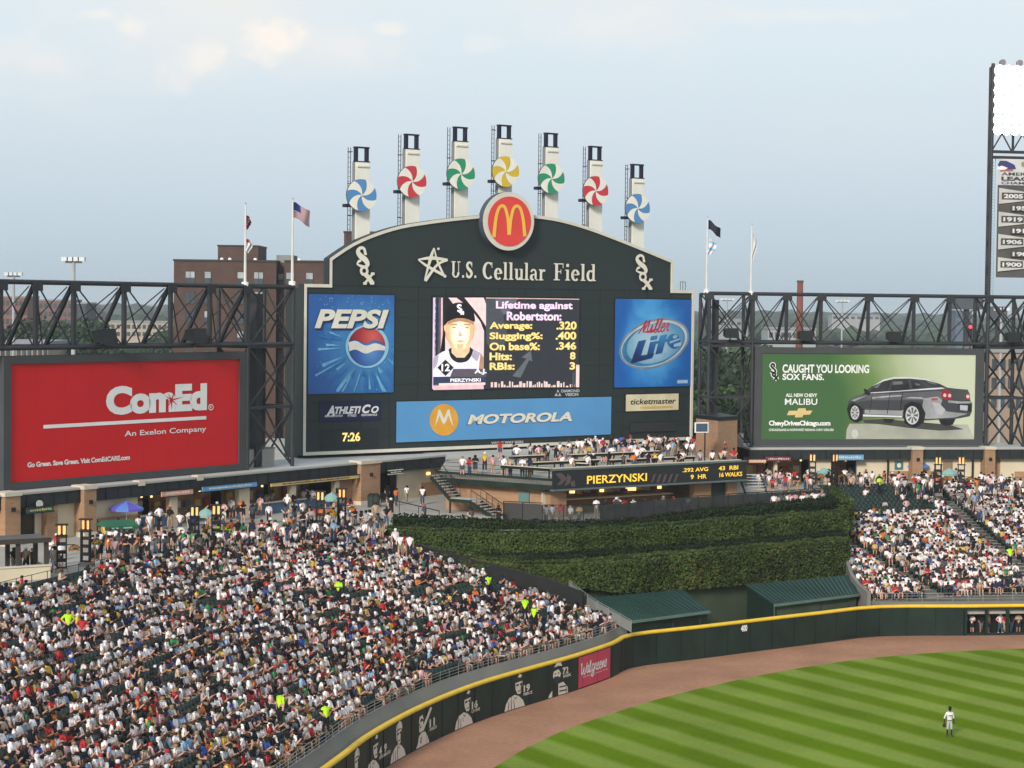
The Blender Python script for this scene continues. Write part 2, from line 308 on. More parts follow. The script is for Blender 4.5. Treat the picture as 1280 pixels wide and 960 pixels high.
# warning track: strip between wall and grass
a=np.array(WALLS); g=np.array(GR)
def resample(P,k):
    P=np.array(P); s=np.r_[0,np.cumsum(np.linalg.norm(np.diff(P,axis=0),axis=1))]; t=np.linspace(0,s[-1],k); return np.c_[np.interp(t,s,P[:,0]),np.interp(t,s,P[:,1])]
aw=resample(a,90); gg=resample(g,90); mb=MB(); vs=[(*p,0.0) for p in aw]+[(p[0],p[1],0.0) for p in gg]
mb.add(vs,[(i,90+i,91+i,i+1) for i in range(89)]); mb.build('warning_track',dirt,kind='structure')
def grass_mat():
    m=bpy.data.materials.new('mown_grass'); m.use_nodes=True; t=m.node_tree; b=t.nodes['Principled BSDF']; b.inputs['Roughness'].default_value=0.9; b.inputs['Specular IOR Level'].default_value=0.0
    c=t.nodes.new('ShaderNodeTexCoord'); L_=t.links.new
    nz=t.nodes.new('ShaderNodeTexNoise'); nz.inputs['Scale'].default_value=0.25; L_(c.outputs['Object'],nz.inputs['Vector'])
    d=t.nodes.new('ShaderNodeVectorMath'); d.operation='DOT_PRODUCT'; L_(c.outputs['Object'],d.inputs[0]); th=STRIPE_TH; d.inputs[1].default_value=(math.cos(th),math.sin(th),0)
    wob=t.nodes.new('ShaderNodeMath'); wob.operation='MULTIPLY_ADD'; L_(nz.outputs[0],wob.inputs[0]); wob.inputs[1].default_value=0.35; L_(d.outputs['Value'],wob.inputs[2])
    dv=t.nodes.new('ShaderNodeMath'); dv.operation='MULTIPLY_ADD'; L_(wob.outputs[0],dv.inputs[0]); dv.inputs[1].default_value=math.pi/STRIPE_W; dv.inputs[2].default_value=STRIPE_PH
    sn=t.nodes.new('ShaderNodeMath'); sn.operation='SINE'; L_(dv.outputs[0],sn.inputs[0])
    r=t.nodes.new('ShaderNodeMapRange'); r.inputs[1].default_value=-0.5; r.inputs[2].default_value=0.5; L_(sn.outputs[0],r.inputs[0])
    mx=t.nodes.new('ShaderNodeMix'); mx.data_type='RGBA'; L_(r.outputs[0],mx.inputs[0]); mx.inputs[6].default_value=(*GR_D,1); mx.inputs[7].default_value=(*GR_L,1)
    n2=t.nodes.new('ShaderNodeTexNoise'); n2.inputs['Scale'].default_value=3.0; n2.inputs['Detail'].default_value=8; n2.inputs['Roughness'].default_value=0.75; L_(c.outputs['Object'],n2.inputs['Vector'])
    n3=t.nodes.new('ShaderNodeTexNoise'); n3.inputs['Scale'].default_value=0.12; n3.inputs['Detail'].default_value=4; L_(c.outputs['Object'],n3.inputs['Vector'])
    ad=t.nodes.new('ShaderNodeMath'); ad.operation='ADD'; L_(n2.outputs[0],ad.inputs[0]); L_(n3.outputs[0],ad.inputs[1])
    r2=t.nodes.new('ShaderNodeMapRange'); r2.inputs[1].default_value=0.7; r2.inputs[2].default_value=1.3; r2.inputs[3].default_value=0.76; r2.inputs[4].default_value=1.22; L_(ad.outputs[0],r2.inputs[0])
    s=t.nodes.new('ShaderNodeVectorMath'); s.operation='SCALE'; L_(mx.outputs[2],s.inputs[0]); L_(r2.outputs[0],s.inputs['Scale']); L_(s.outputs[0],b.inputs['Base Color']); return m
GR_D=(0.100,0.163,0.009); GR_L=(0.178,0.240,0.045)
# mowing direction measured off the outfield
p0=gz(769,896,0); p1=gz(1020,973,0); sd_=(p1-p0)[:2]; sd_=sd_/np.linalg.norm(sd_); STRIPE_TH=math.atan2(sd_[0],-sd_[1]); STRIPE_W=2.15; STRIPE_PH=0.0
mb=MB(); pts=[(p[0],p[1]) for p in GR]+[(70,60)]
n=len(GR); vs=[(p[0],p[1],0.02) for p in GR]+[(p[0]+ (70-p[0])*1.0,60-0.0,0.02) for p in GR]
mb.add([(p[0],p[1],0.02) for p in GR]+[(75,40,0.02)],[(i,n,i+1) for i in range(n-1)])
mb.add([(p[0],p[1],0.02) for p in GR]+[(p[0],p[1],-0.01) for p in GR],[(i,i+1,n+i+1,n+i) for i in range(n-1)])
mb.build('outfield_grass',grass_mat(),kind='structure')

# ================================================================ outfield wall
i_pad=[i for i,p in enumerate(WALLS) if p[1]<=172.25 and p[0]<=38.1]
PADW=[WALLS[i] for i in i_pad]; 
ow=thing('outfield_wall','curving dark green padded outfield wall with a yellow top rail and 400 marker','wall',(0,0,0))
mb=MB(); mb.wall(PADW,0,2.36,0.35); mb.build('wall_padding',GREEN_DK,ow)
# separate pad joints: thin proud battens every 2.4 m
PW=np.array(PADW); sl=np.r_[0,np.cumsum(np.linalg.norm(np.diff(PW,axis=0),axis=1))]
def on_wall(s,off=0.0,P=PW,sl=sl):
    x=np.interp(s,sl,P[:,0]); y=np.interp(s,sl,P[:,1]); x2=np.interp(s+0.05,sl,P[:,0]); y2=np.interp(s+0.05,sl,P[:,1])
    if s+0.05>sl[-1]: x2,y2=x,y; x0=np.interp(s-0.05,sl,P[:,0]); y0=np.interp(s-0.05,sl,P[:,1]); d=np.array((x-x0,y-y0))
    else: d=np.array((x2-x,y2-y))
    d=d/np.linalg.norm(d); nn=np.array((-d[1],d[0])); q=np.array((x,y))+nn*off; return q,d
pad_seam=mat('pad_seam',(0.008,0.014,0.011),0.8)
s_=2.0
while s_<sl[-1]:
    q,d=on_wall(s_,-0.012); mb=MB(); mb.bar((q[0],q[1],0.02),(q[0],q[1],2.34),0.05,0.02,up=(d[0],d[1],0)); mb.build('pad_seam',pad_seam,ow); s_+=2.44
# yellow top rail all along
YEL=mat('yellow_cap',(0.72,0.46,0.03),0.5,0.08,1.5)
def sweep(P,r,z,n=8,off=0.15):
    P=np.array(P); k=len(P); m_=MB(); vs=[]
    for i in range(k):
        a=P[max(i-1,0)]; b=P[min(i+1,k-1)]; d=(b-a)/np.linalg.norm(b-a); nn=np.array((-d[1],d[0]))
        for j in range(n):
            t=2*math.pi*j/n; q=P[i]+nn*(off+math.cos(t)*r); vs.append((q[0],q[1],z+math.sin(t)*r*0.75))
    m_.add(vs,[(i*n+j,i*n+(j+1)%n,(i+1)*n+(j+1)%n,(i+1)*n+j) for i in range(k-1) for j in range(n)]); return m_
sweep(WALLS,0.21,2.46,10).build('top_rail',YEL,ow,smooth=True)
# 400 marker
def wall_board(s0):    # local upright plane tangent to the wall near arc s0
    q,d=on_wall(s0,0); q2=q+d; return Plane(q,q2)
def s_at(px,py,z):
    t=gz(px,py,z)[:2]; return float(sl[np.argmin(np.linalg.norm(PW-t,axis=1))])
def s_at_fine(px,py,z):
    t=gz(px,py,z)[:2]; ss=np.linspace(0,sl[-1],1500); Q=np.c_[np.interp(ss,sl,PW[:,0]),np.interp(ss,sl,PW[:,1])]; return float(ss[np.argmin(np.linalg.norm(Q-t,axis=1))])
def put_on_wall(root,name,material,tris,s0,w,z0,h,out,parent=None):
    """bend flat art (unit box verts, faces) onto the curving wall"""
    v,f=tris; mb=MB(); vs=[]
    for x,y in v:
        q,d=on_wall(s0+x*w,-out); vs.append((q[0],q[1],z0+y*h))
    mb.add(vs,f); mb.build(name,material,root)
sA=s_at_fine(941,790,1.9); sB=s_at_fine(954,790,1.9)
put_on_wall(ow,'distance_marker',WHITE,text_mesh('400',0.04),sA,sB-sA,1.72,0.52,0.02)
# drug-store sign panel and player murals on the left stretch
PINK=mat('crimson_banner',(0.55,0.05,0.10),0.5,0.05,1)
s0=s_at_fine(719,862,0); s1=s_at_fine(763.5,848,0)
def strip_on_wall(root,name,material,s0,s1,z0,z1,out,k=8,**kw):
    mb=MB(); vs=[]
    for i in range(k+1):
        q,d=on_wall(s0+(s1-s0)*i/k,-out); vs+=[(q[0],q[1],z0),(q[0],q[1],z1)]
    mb.add(vs,[(2*i,2*i+2,2*i+3,2*i+1) for i in range(k)]); return mb.build(name,material,root,**kw)
sg=thing('wall_banner','crimson banner with white script pharmacy lettering at the end of the mural wall','banner',(0,0,0))
strip_on_wall(sg,'banner_face',PINK,s0,s1,0.1,2.3,0.03)
# script lettering, drawn as pen strokes in a unit box per letter
SCRIPT={'W':[[(0,.85),(.12,1),(.15,.2),(.3,0),(.5,.6),(.52,.1),(.7,0),(.95,.95)]],
'a':[[(.8,.55),(.45,.65),(.15,.35),(.25,.02),(.6,.15),(.8,.55),(.75,.05),(1,.05)]],
'l':[[(0,.1),(.5,.6),(.6,1),(.3,.9),(.3,.1),(.7,0),(1,.15)]],
'g':[[(.8,.55),(.4,.65),(.15,.35),(.3,.05),(.7,.25),(.8,.55),(.7,-.35),(.3,-.45),(.1,-.25),(1,.1)]],
'r':[[(0,.1),(.3,.6),(.6,.55),(.55,.1),(1,.08)]],
'e':[[(.1,.3),(.7,.42),(.55,.65),(.2,.5),(.15,.12),(.5,0),(1,.15)]],
'n':[[(0,.1),(.2,.6),(.25,0),(.5,.6),(.7,.5),(.7,.05),(1,.1)]],
's':[[(0,.1),(.5,.7),(.7,.25),(.4,0),(.1,.12)]],
'M':[[(0,0),(.2,.5),(.3,1),(.35,.1),(.6,1),(.7,.1),(.95,.15)]],
'i':[[(0,.1),(.35,.6),(.4,.05),(1,.1)],[(.4,.85),(.5,.9)]]}
def script(word,widths,slant=0.25):
    L_=[]; x=0
    tot=sum(widths)
    for ch,w in zip(word,widths):
        for st in SCRIPT[ch]: L_.append([((x+(a*w)+slant*b*0.5*w)/tot,b) for a,b in st])
        x+=w*0.92
    return L_
def strokes_to_tris(lines,w,h,wd):
    """returns unit-box verts for strokes of width wd metres on a w x h metre sheet"""
    v=[];f=[]
    for L_ in lines:
        ww=wd
        if isinstance(L_,tuple): L_,k=L_; ww=wd*k
        q=[Vector((a*w,b*h)) for a,b in (spline(L_,4) if len(L_)>2 else L_)]; o=len(v)
        for i in range(len(q)):
            d=(q[min(i+1,len(q)-1)]-q[max(i-1,0)]); d=d.normalized() if d.length>0 else Vector((1,0)); nn=Vector((-d.y,d.x))*ww/2
            v+=[((q[i].x+nn.x)/w,(q[i].y+nn.y)/h),((q[i].x-nn.x)/w,(q[i].y-nn.y)/h)]
        f+=[(o+2*i,o+2*i+1,o+2*i+3,o+2*i+2) for i in range(len(q)-1)]
    return v,f
ws_=s1-s0
put_on_wall(sg,'script_lettering',WHITE,strokes_to_tris(script('Walgreens',[1.6,.8,.6,.9,.7,.7,.7,.9,.7]),ws_*0.9,0.78,0.105),s0+ws_*0.05,ws_*0.9,1.02,0.78,0.05)
a_,f_=text_mesh('The Pharmacy America Trusts',0.01)
put_on_wall(sg,'small_lettering',WHITE,(a_,f_),s0+ws_*0.12,ws_*0.78,0.72,0.13,0.05)
MUR=mat('mural_cream',(0.66,0.58,0.49),0.7,0.05,2)
MURD=mat('mural_shadow',(0.03,0.035,0.03),0.8,0.05,2)
def mural(px,py,num,name,kind,label):
    s=s_at_fine(px,py,0.0); r=thing('player_mural',label,'mural',(0,0,0),group='player murals on the outfield wall')
    W_=2.7 if kind in ('beard','bat') else 3.1; 
    def P_(pts,material,out,nm='figure'):
        k=len(pts); put_on_wall(r,nm,material,([(x,y) for x,y in pts],[tuple(range(k))]),s,W_,0.06,2.05,out)
    # shoulders, face, cap crown, cap peak : each outline its own, per figure
    if kind=='bat':
        P_([(0,0),(.1,.1),(.18,.35),(.35,.42),(.55,.4),(.68,.25),(.8,.0)],MUR,.02,'jersey')
        P_([(.2,.45),(.18,.62),(.27,.78),(.42,.76),(.44,.58),(.36,.44)],MUR,.02,'face')
        P_([(.15,.72),(.2,.92),(.38,.95),(.45,.78)],MUR,.024,'cap'); P_([(.3,.5),(.44,.44),(.93,1.02),(.86,1.08),(.78,1.02)],MUR,.03,'bat')
        P_([(.24,.12),(.3,.3),(.34,.28),(.3,.1)],MURD,.032,'fold'); P_([(.2,.6),(.3,.66),(.3,.6),(.24,.56)],MURD,.032,'eye_shadow'); P_([(.2,.76),(.3,.86),(.42,.8),(.42,.76)],MURD,.034,'cap_shadow')
    elif kind=='beard':
        P_([(0,0),(.05,.1),(.2,.22),(.2,.0)],MUR,.02,'jersey'); P_([(.5,0),(.5,.4),(.75,.42),(.98,.2),(1,0)],MUR,.02,'sleeve')
        P_([(.22,.7),(.26,.86),(.5,.9),(.62,.74),(.56,.55),(.44,.48),(.3,.52)],MUR,.02,'face')
        P_([(.28,1.0),(.4,1.14),(.6,1.12),(.68,.98),(.5,1.02)],MUR,.022,'cap')
        P_([(.24,.6),(.3,.68),(.5,.66),(.58,.6),(.5,.42),(.36,.4)],MURD,.026,'beard'); P_([(.28,.76),(.38,.8),(.38,.74)],MURD,.026,'eye_shadow'); P_([(.44,.78),(.54,.8),(.52,.73)],MURD,.026,'eye_shadow')
        P_([(.55,.3),(.9,.28),(.9,.24),(.55,.25)],MURD,.026,'sleeve_stripe'); P_([(.55,.16),(.94,.13),(.94,.09),(.55,.11)],MURD,.026,'sleeve_stripe')
    else:
        t=0.12 if kind=='lean' else 0
        P_([(0,0),(.06,.22),(.25-t/2,.4),(.42,.46),(.6,.38),(.78,.2),(.86,0)],MUR,.02,'jersey')
        P_([(.34+t,.62),(.32+t,.84),(.62+t,.86),(.64+t,.62),(.54+t,.44),(.42+t,.46)],MUR,.02,'face')
        P_([(.3+t,.86),(.34+t,1.04),(.5+t,1.12),(.62+t,1.04),(.66+t,.86),(.48+t,.9)],MURD if kind=='lean' else MUR,.024,'cap')
        P_([(.42+t,1.02),(.5+t,1.12),(.6+t,1.05),(.54+t,.98)],MUR,.028,'cap_highlight')
        P_([(.36+t,.72),(.36+t,.79),(.47+t,.79),(.46+t,.73)],MURD,.028,'eye_shadow'); P_([(.51+t,.73),(.51+t,.79),(.62+t,.79),(.6+t,.72)],MURD,.028,'eye_shadow')
        P_([(.42+t,.53),(.44+t,.56),(.56+t,.56),(.56+t,.53)],MURD,.028,'mouth'); P_([(.6+t,.86),(.64+t,.6),(.58+t,.5),(.55+t,.62)],MURD,.027,'cheek_shadow')
        for k in range(3): P_([(.14+k*.13,0),(.17+k*.1,.3),(.19+k*.1,.3),(.17+k*.13,0)],MURD,.028,'fold')
        P_([(.36,.42),(.46,.3),(.56,.42),(.46,.34)],MURD,.03,'collar')
    side=-0.36 if kind in('front',) else 0.80
    put_on_wall(r,'number',MUR,text_mesh(num,0.04),s+W_*side if kind!='beard' else s+W_*0.7,0.85 if len(num)==2 else 0.45,0.98 if kind!='beard' else 1.42,0.5,.02)
    put_on_wall(r,'player_name',MUR,text_mesh(name,0.03),(s+W_*side if kind!='beard' else s+W_*0.75),1.15,0.74 if kind!='beard' else 1.18,0.2,.02)
mural(684,874,'72','FISK','beard','cream mural of a bearded player in a cap beside the crimson banner')
mural(622,890,'19','PIERCE','lean','cream mural of a capped player looking up, second from the crimson banner')
mural(575,915,'16','LYONS','lean','cream mural of a player in striped jersey between the batter and the upward looking one')
mural(532,939,'11','APARICIO','bat','cream mural of a batter with raised bat on the outfield wall')
mural(506,958,'9','MINOSO','front','cream mural of a capped player numbered 9 just below the batter mural')
mural(470,978,'4','APPLING','lean','cream mural of a player with tall cap numbered 4 near the lower end')
mural(446,995,'3','BAINES','front','cream mural of a player cut by the lower photo edge')

# bullpen front: open bays at the far right of the wall
bp=thing('bullpen_fence','dark green bullpen front with open screened bays at the right end of the wall','fence',(0,0,0))
BP=[p for p in WALLS if p[0]>=38.0]
mb=MB(); BPa=resample(BP,40); mb.wall([tuple(p) for p in BPa],2.2,2.36,0.35); mb.build('head_beam',GREEN_DK,bp)
mb=MB(); mb.wall([tuple(p) for p in BPa],0.0,0.16,0.3); mb.build('base_board',GREEN_DK,bp)
bl=np.r_[0,np.cumsum(np.linalg.norm(np.diff(BPa,axis=0),axis=1))]
s_=0.15
while s_<bl[-1]-0.3:
    q,d=on_wall(s_,0.02,BPa,bl); mb=MB(); mb.bar((q[0],q[1],0.14),(q[0],q[1],2.22),0.28,0.2,up=(d[0],d[1],0)); mb.build('post',GREEN_DK,bp); s_+=1.85
mb=MB(); BB=[tuple(np.array(on_wall(s,1.5,BPa,bl)[0])) for s in np.linspace(0,bl[-1],12)]; mb.wall(BB,-0.01,2.3,0.2); mb.build('rear_wall',BLACK,bp)
mb=MB(); BB=[tuple(np.array(on_wall(s,0.4,BPa,bl)[0])) for s in np.linspace(0,bl[-1],12)]; mb.wall(BB,1.75,2.2,0.05); mb.build('grey_header_panel',CONC,bp)
# ================================================================ seating bowls
def offset_curve(P,d,ext=0):
    P=np.array(P,float); k=len(P); Q=[]
    for i in range(k):
        a=P[max(i-1,0)]; b=P[min(i+1,k-1)]; t=(b-a)/np.linalg.norm(b-a); Q.append(P[i]+np.array((-t[1],t[0]))*d)
    return np.array(Q)
LBASE=resample([p for p in WALLS if p[1]<155.4],60)
LBASE=np.vstack([LBASE,LBASE[-1]+np.array([[4,8.5],[9,18]])])   # runs on so upper rows reach the hedge
def smooth(P,it=6):
    P=P.copy()
    for _ in range(it): P[1:-1]=(P[:-2]+2*P[1:-1]+P[2:])/4
    return P
LBASE=smooth(LBASE,10)
_tp=np.clip((LBASE[:,1]-132)/20,0,1)[:,None]*0.35
_dd=np.gradient(LBASE,axis=0); _dd/=np.linalg.norm(_dd,axis=1)[:,None]; LBASE=LBASE+np.c_[_dd[:,1],-_dd[:,0]]*_tp
# clip line of the left bowl: from hedge corner down to the wall bend
CLa=np.array((-10.2,163.6)); CLb=np.array((9.0,154.9))
cn=np.array(((CLb-CLa)[1],-(CLb-CLa)[0])); cn/=np.linalg.norm(cn)   # points towards the field side
def left_in(q): return np.dot(q-CLa,cn)>0.0
RA=np.array((30.95,170.9)); rd=np.array((0.93,0.367)); rd/=np.linalg.norm(rd); rn=np.array((-rd[1],rd[0]))
def right_left_edge(j,n): # left end of right rows, metres along rd
    return [0.2,-0.4,-1.6,-3.4,-5.6][min(4,int(j/(n/5)))]
STAND=mat('stand_concrete',(0.13,0.125,0.115),0.9,0.2,0.4)
NROW=26; TREAD=0.895; RISE=5.8/25; D0=1.35; Z0=2.95
def row_curve(i):
    C=offset_curve(LBASE,D0+i*TREAD); C=smooth(C,4); return C
def cut(C):    # part of the curve inside the left bowl
    f=resample(C,500); keep=[p for p in f if left_in(p)]; return np.array(keep)
LROWS=[cut(row_curve(i)) for i in range(NROW)]
bowl=MB()
for i,C in enumerate(LROWS):
    C_=resample(C,70); Nn=offset_curve(C_,TREAD+0.02); z=Z0+i*RISE; zl=z-RISE-0.6
    vs=[]
    for p,q in zip(C_,Nn): vs+=[(p[0],p[1],zl),(p[0],p[1],z),(q[0],q[1],z)]
    bowl.add(vs,[(3*k,3*k+3,3*k+4,3*k+1) for k in range(69)]+[(3*k+1,3*k+4,3*k+5,3*k+2) for k in range(69)])
lb=thing('left_seating_bowl','stepped dark concrete seating bank of the left-field bleachers','grandstand',(0,0,0))
bowl.build('terrace_steps',STAND,lb)
# parapet between the front row and the yellow rail
FP=[p for p in WALLS if p[1]<155.4]; FPr=resample(FP,70)
def tap(P,d):
    t=np.clip((P[:,1]-132)/20,0,1)[:,None]*0.35; e=np.gradient(P,axis=0); e/=np.linalg.norm(e,axis=1)[:,None]; return offset_curve(P,d)+np.c_[e[:,1],-e[:,0]]*t
P1=offset_curve(FPr,0.4); P2=tap(FPr,1.0); mb=MB(); vs=[]
for p,q,r in zip(FPr,P1,P2): vs+=[(q[0],q[1],2.3),(r[0],r[1],3.1),(r[0]-0,r[1],3.1)]
P3=tap(FPr,1.25); vs=[]
for q,r,t in zip(P1,P2,P3): vs+=[(q[0],q[1],2.2),(r[0],r[1],3.1),(t[0],t[1],3.1),(t[0],t[1],2.2)]
mb.add(vs,[(4*k+j,4*k+4+j,4*k+5+j,4*k+1+j) for k in range(69) for j in range(3)]); mb.build('front_parapet',CONC_DK,lb)
# front rail with pickets
def railing(root,P,z,h=1.0,step=1.6,name='handrail',matl=None,bars=3,r=0.016,post=0.02):
    matl=matl or STEEL2; P=np.array(P); L_=np.r_[0,np.cumsum(np.linalg.norm(np.diff(P,axis=0),axis=1))]; n=max(2,int(L_[-1]/step)+1); Q=resample(P,n)
    zz=z if callable(z) else (lambda t:z)
    for b in range(bars):
        mb=MB(); hh=h*(b+1)/bars
        for i in range(n-1): mb.bar((*Q[i],zz(i/(n-1))+hh),(*Q[i+1],zz((i+1)/(n-1))+hh),2*r,2*r)
        mb.build('rail',matl,root)
    mb=MB()
    for i in range(n): mb.bar((*Q[i],zz(i/(n-1))-0.02),(*Q[i],zz(i/(n-1))+h),post*2,post*2)
    o=mb.build('rail_posts',matl,root); tag(o,kind='stuff'); return root
fr=thing('front_railing','low galvanised railing along the front row of the left-field seats','railing',(0,0,0))
railing(fr,tap(FPr,1.12),3.1,0.6,1.3)
# end rail at the wall bend, sloping down along the seats
er=thing('end_railing','galvanised glazed end railing beside the green shed roof','railing',(0,0,0))
PEN=[gz(704,738,4.8)[:2],gz(740,757,4.4)[:2],gz(789,788,3.3)[:2]]
railing(er,PEN,lambda t:5.0-t*1.9,0.95,1.5,bars=2)
mb=MB(); Q=resample(PEN,12); vs=[]
for i,q in enumerate(Q): t=i/11; vs+=[(q[0],q[1],5.05-t*1.9),(q[0],q[1],5.85-t*1.9)]
mb.add(vs,[(2*k,2*k+2,2*k+3,2*k+1) for k in range(11)]); mb.build('mesh_panel',mat('rail_mesh',(0.2,0.21,0.2),0.6),er)

# right bowl
RN=33; RT=0.925; RZ=6.0/32
rbm=MB()
def rrow(j): e=right_left_edge(j,RN); a=RA+rn*(0.75+j*RT)+rd*redge(j); b=RA+rn*(0.75+j*RT)+rd*34; return a,b
RE=[]   # left edge follows the survey
for (px,py,z) in [(1092,752,3.0),(1078,738,3.6),(1068,715,4.8),(1064,690,6.2),(1060,665,7.6),(1056,640,8.6),(1053,622,9.0)]:
    g_=gz(px,py,z)[:2]-RA; RE.append((float(np.dot(g_,rn)),float(np.dot(g_,rd))))
RE.sort()
def redge(j): t=0.75+j*RT; return float(np.interp(t,[a for a,b in RE],[b for a,b in RE]))
for j in range(RN):
    a,b=rrow(j); z=Z0+j*RZ; q=rn*(RT+0.02); zl=z-RZ-0.6
    rbm.add([(*a,zl),(*b,zl),(*b,z),(*a,z),(*(b+q),z),(*(a+q),z)],[(0,1,2,3),(3,2,4,5)])
    rbm.add([(*a,zl-2),(*(a+q),zl-2),(*(a+q),z),(*a,z)],[(0,1,2,3)])
rb=thing('right_seating_bowl','stepped concrete seating bank of the right-field bleachers','grandstand',(0,0,0))
rbm.build('terrace_steps',STAND,rb)
mb=MB(); LW=[RA+rn*t+rd*(redge((t-0.75)/RT)-0.05) for t in np.linspace(0.55,0.75+RN*RT,14)]
mb.wall([tuple(p) for p in LW],1.0,[Z0+0.75+max(0,(t-0.75))/RT*RZ for t in np.linspace(0.55,0.75+RN*RT,14)],0.3); mb.build('side_parapet',CONC_DK,rb)
# front parapet right
mb=MB(); RW=[p for p in WALLS if p[0]>30.8]; RWr=resample(RW,24); a_=[tuple(p) for p in offset_curve(RWr,0.4)]
mb.wall(a_,2.2,2.8,0.3); mb.build('front_parapet',CONC_DK,rb)
f2=thing('front_railing','galvanised railing at the foot of the right-field seats','railing',(0,0,0))
railing(f2,[p for p in offset_curve(RWr,.6)],2.8,0.7,1.3)
# aisles of the right bowl (concrete strips with steps)
AIS=[((30.3,187.5),(36.0,174.2)),((43.4,200.5),(45.9,181.5))]
def in_aisle(q,w=1.05):
    for a,b in AIS:
        a=np.array(a);b=np.array(b); d=(b-a); L_=np.linalg.norm(d); d/=L_; t=np.dot(q-a,d)
        if -6<t<L_+9 and abs(np.dot(q-a,np.array((-d[1],d[0]))))<w: return True
    return False
for a,b in AIS:
    mb=MB()
    a=np.array(a);b=np.array(b); d=(b-a)/np.linalg.norm(b-a); pr=np.array((-d[1],d[0]))*0.85
    for j in range(RN):
        # where the aisle crosses row j
        t0=0.75+j*RT; den=np.dot(d,rn); t=(t0-np.dot(a-RA,rn))/den; t1=(t0+RT/2-np.dot(a-RA,rn))/den
        q=a+d*t; q2=a+d*t1; z=Z0+j*RZ
        if q[0]>75: continue
        mb.add([(*(q-pr),z+0.02),(*(q+pr),z+0.02),(*(q2+pr),z+0.02),(*(q2-pr),z+0.02)],[(0,1,2,3)])
    tag(mb.build('aisle_steps',CONC,rb),kind='stuff')

# ================================================================ concourse deck
CBACK=[tuple(p) for p in resample(offset_curve(row_curve(NROW-1),TREAD),40) if p[1]<163.5 and p[0]<-10.0]
mb=MB(); poly=CBACK+[(-10.1,164.0),(-9.9,168.2),(-2.0,166.9),(4.2,167.2),(10.3,171.8),(19.5,179.0),(29.6,187.0),(31.3,191.5)]
TR=[RA+rn*(0.75+RN*RT)+rd*redge(RN), RA+rn*(0.75+RN*RT)+rd*40]
poly+=[tuple(TR[0]),tuple(TR[1]),(90,222),(90,275),(-110,275),(-110,60)]
bm=bmesh.new(); vsb=[bm.verts.new((x,y,9.0)) for x,y in poly]; fce=bm.faces.new(vsb); bmesh.ops.triangulate(bm,faces=[fce]); bmesh.ops.recalc_face_normals(bm,faces=bm.faces)
me=bpy.data.meshes.new('concourse'); bm.to_mesh(me); bm.free()
floor_m=mat('concourse_concrete',(0.36,0.34,0.30),0.9,0.12,0.18,bump=0.2); me.materials.append(floor_m)
link('concourse',me,kind='structure')
# skirt under the deck edge, seen above the green sheds
mb=MB(); mb.wall([(-10.1,164.0),(-4,161.3),(3.0,158.4),(5.6,157.2)],2.0,[8.8,7.6,6.2,5.4],0.3)
rt=thing('retaining_wall','dark sloping retaining wall between the left seats and the ivy hedges','wall',(0,0,0)); mb.build('wall_face',BLACK,rt)
# ================================================================ big scoreboard
SP=Plane((-19.25,190.0),(18.95,218.6))
sb=SP.root('scoreboard','giant dark green video scoreboard with arched top and seven pinwheel towers above it','scoreboard')
B=Board(SP)
def zmean(*p): return sum(B.p(*q)[1] for q in p)/len(p)
uL=B.p(378.5,460)[0]; uR=B.p(866,450)[0]; zB=zmean((379,570),(865,549)); zS=zmean((380,356),(866,362))
u2=B.p(411,340)[0]; u3=B.p(841,345)[0]; z2=zmean((411,323),(841,326))
uc=B.p(634,280)[0]; zT=B.p(560,273)[1]
archpx=[(411,323),(440,304),(470,291),(500,282),(530,277),(560,273),(600,269),(634,267),(668,269),(700,274),(735,284),(770,297),(800,309),(841,326)]
arch=[B.p(*p) for p in archpx]; 
outline=[(uL,zB),(uR,zB),(uR,zS),(u3,zS)]+[(u3,arch[-1][1])]+[tuple(p) for p in spline(arch,3)][::-1][1:-1]+[(u2,arch[0][1]),(u2,zS),(uL,zS)]
DG=mat('scoreboard_panel',(0.023,0.032,0.032),0.6,0.06,0.25)
TRIM=mat('cream_trim',(0.66,0.62,0.52),0.6,0.05,1)
# body: front and back outlines with sides
mb=MB(); 
def fan(pts,y,flip):
    k=len(pts); c=(uc,(zB+zS)/2); vs=[(p[0],y,p[1]) for p in pts]+[(c[0],y,c[1])]
    return vs,[((i,(i+1)%k,k) if not flip else ((i+1)%k,i,k)) for i in range(k)]
vs,fs=fan(outline,0,False); mb.add(vs,fs); vs,fs=fan(outline,0.9,True); mb.add(vs,fs)
k=len(outline); mb.add([(p[0],0,p[1]) for p in outline]+[(p[0],0.9,p[1]) for p in outline],[(i,k+i,k+(i+1)%k,(i+1)%k) for i in range(k)])
mb.box(uL+.01,uR-.01,.85,3.2,zB-.3,zS-.4); mb.build('body',DG,sb)
# trim around: inner offset ring, proud
def ring(pts,w,y0,y1,m_):
    k=len(pts); P=[Vector(p) for p in pts]; Q=[]
    for i in range(k):
        a=P[i-1]; b=P[i]; c=P[(i+1)%k]; d1=(b-a).normalized(); d2=(c-b).normalized(); n1=Vector((-d1.y,d1.x)); n2=Vector((-d2.y,d2.x)); nn=(n1+n2); nn=nn/max(0.3,nn.dot(n1)) if nn.length>0 else n1
        Q.append(b+nn*w)
    vs=[(p.x,y0,p.y) for p in P]+[(q.x,y0,q.y) for q in Q]+[(q.x,y1,q.y) for q in Q]+[(p.x,y1,p.y) for p in P]
    for i in range(k):
        j=(i+1)%k; m_.add([],[]); 
    o=m_.add(vs,[]); base=len(m_.v)-len(vs)
    for i in range(k):
        j=(i+1)%k
        for r in range(3): m_.f.append((base+r*k+i,base+r*k+j,base+(r+1)*k+j,base+(r+1)*k+i)); m_.m.append(0)
    return m_
ring(outline,0.30,-0.14,0.02,MB()).build('trim',TRIM,sb)
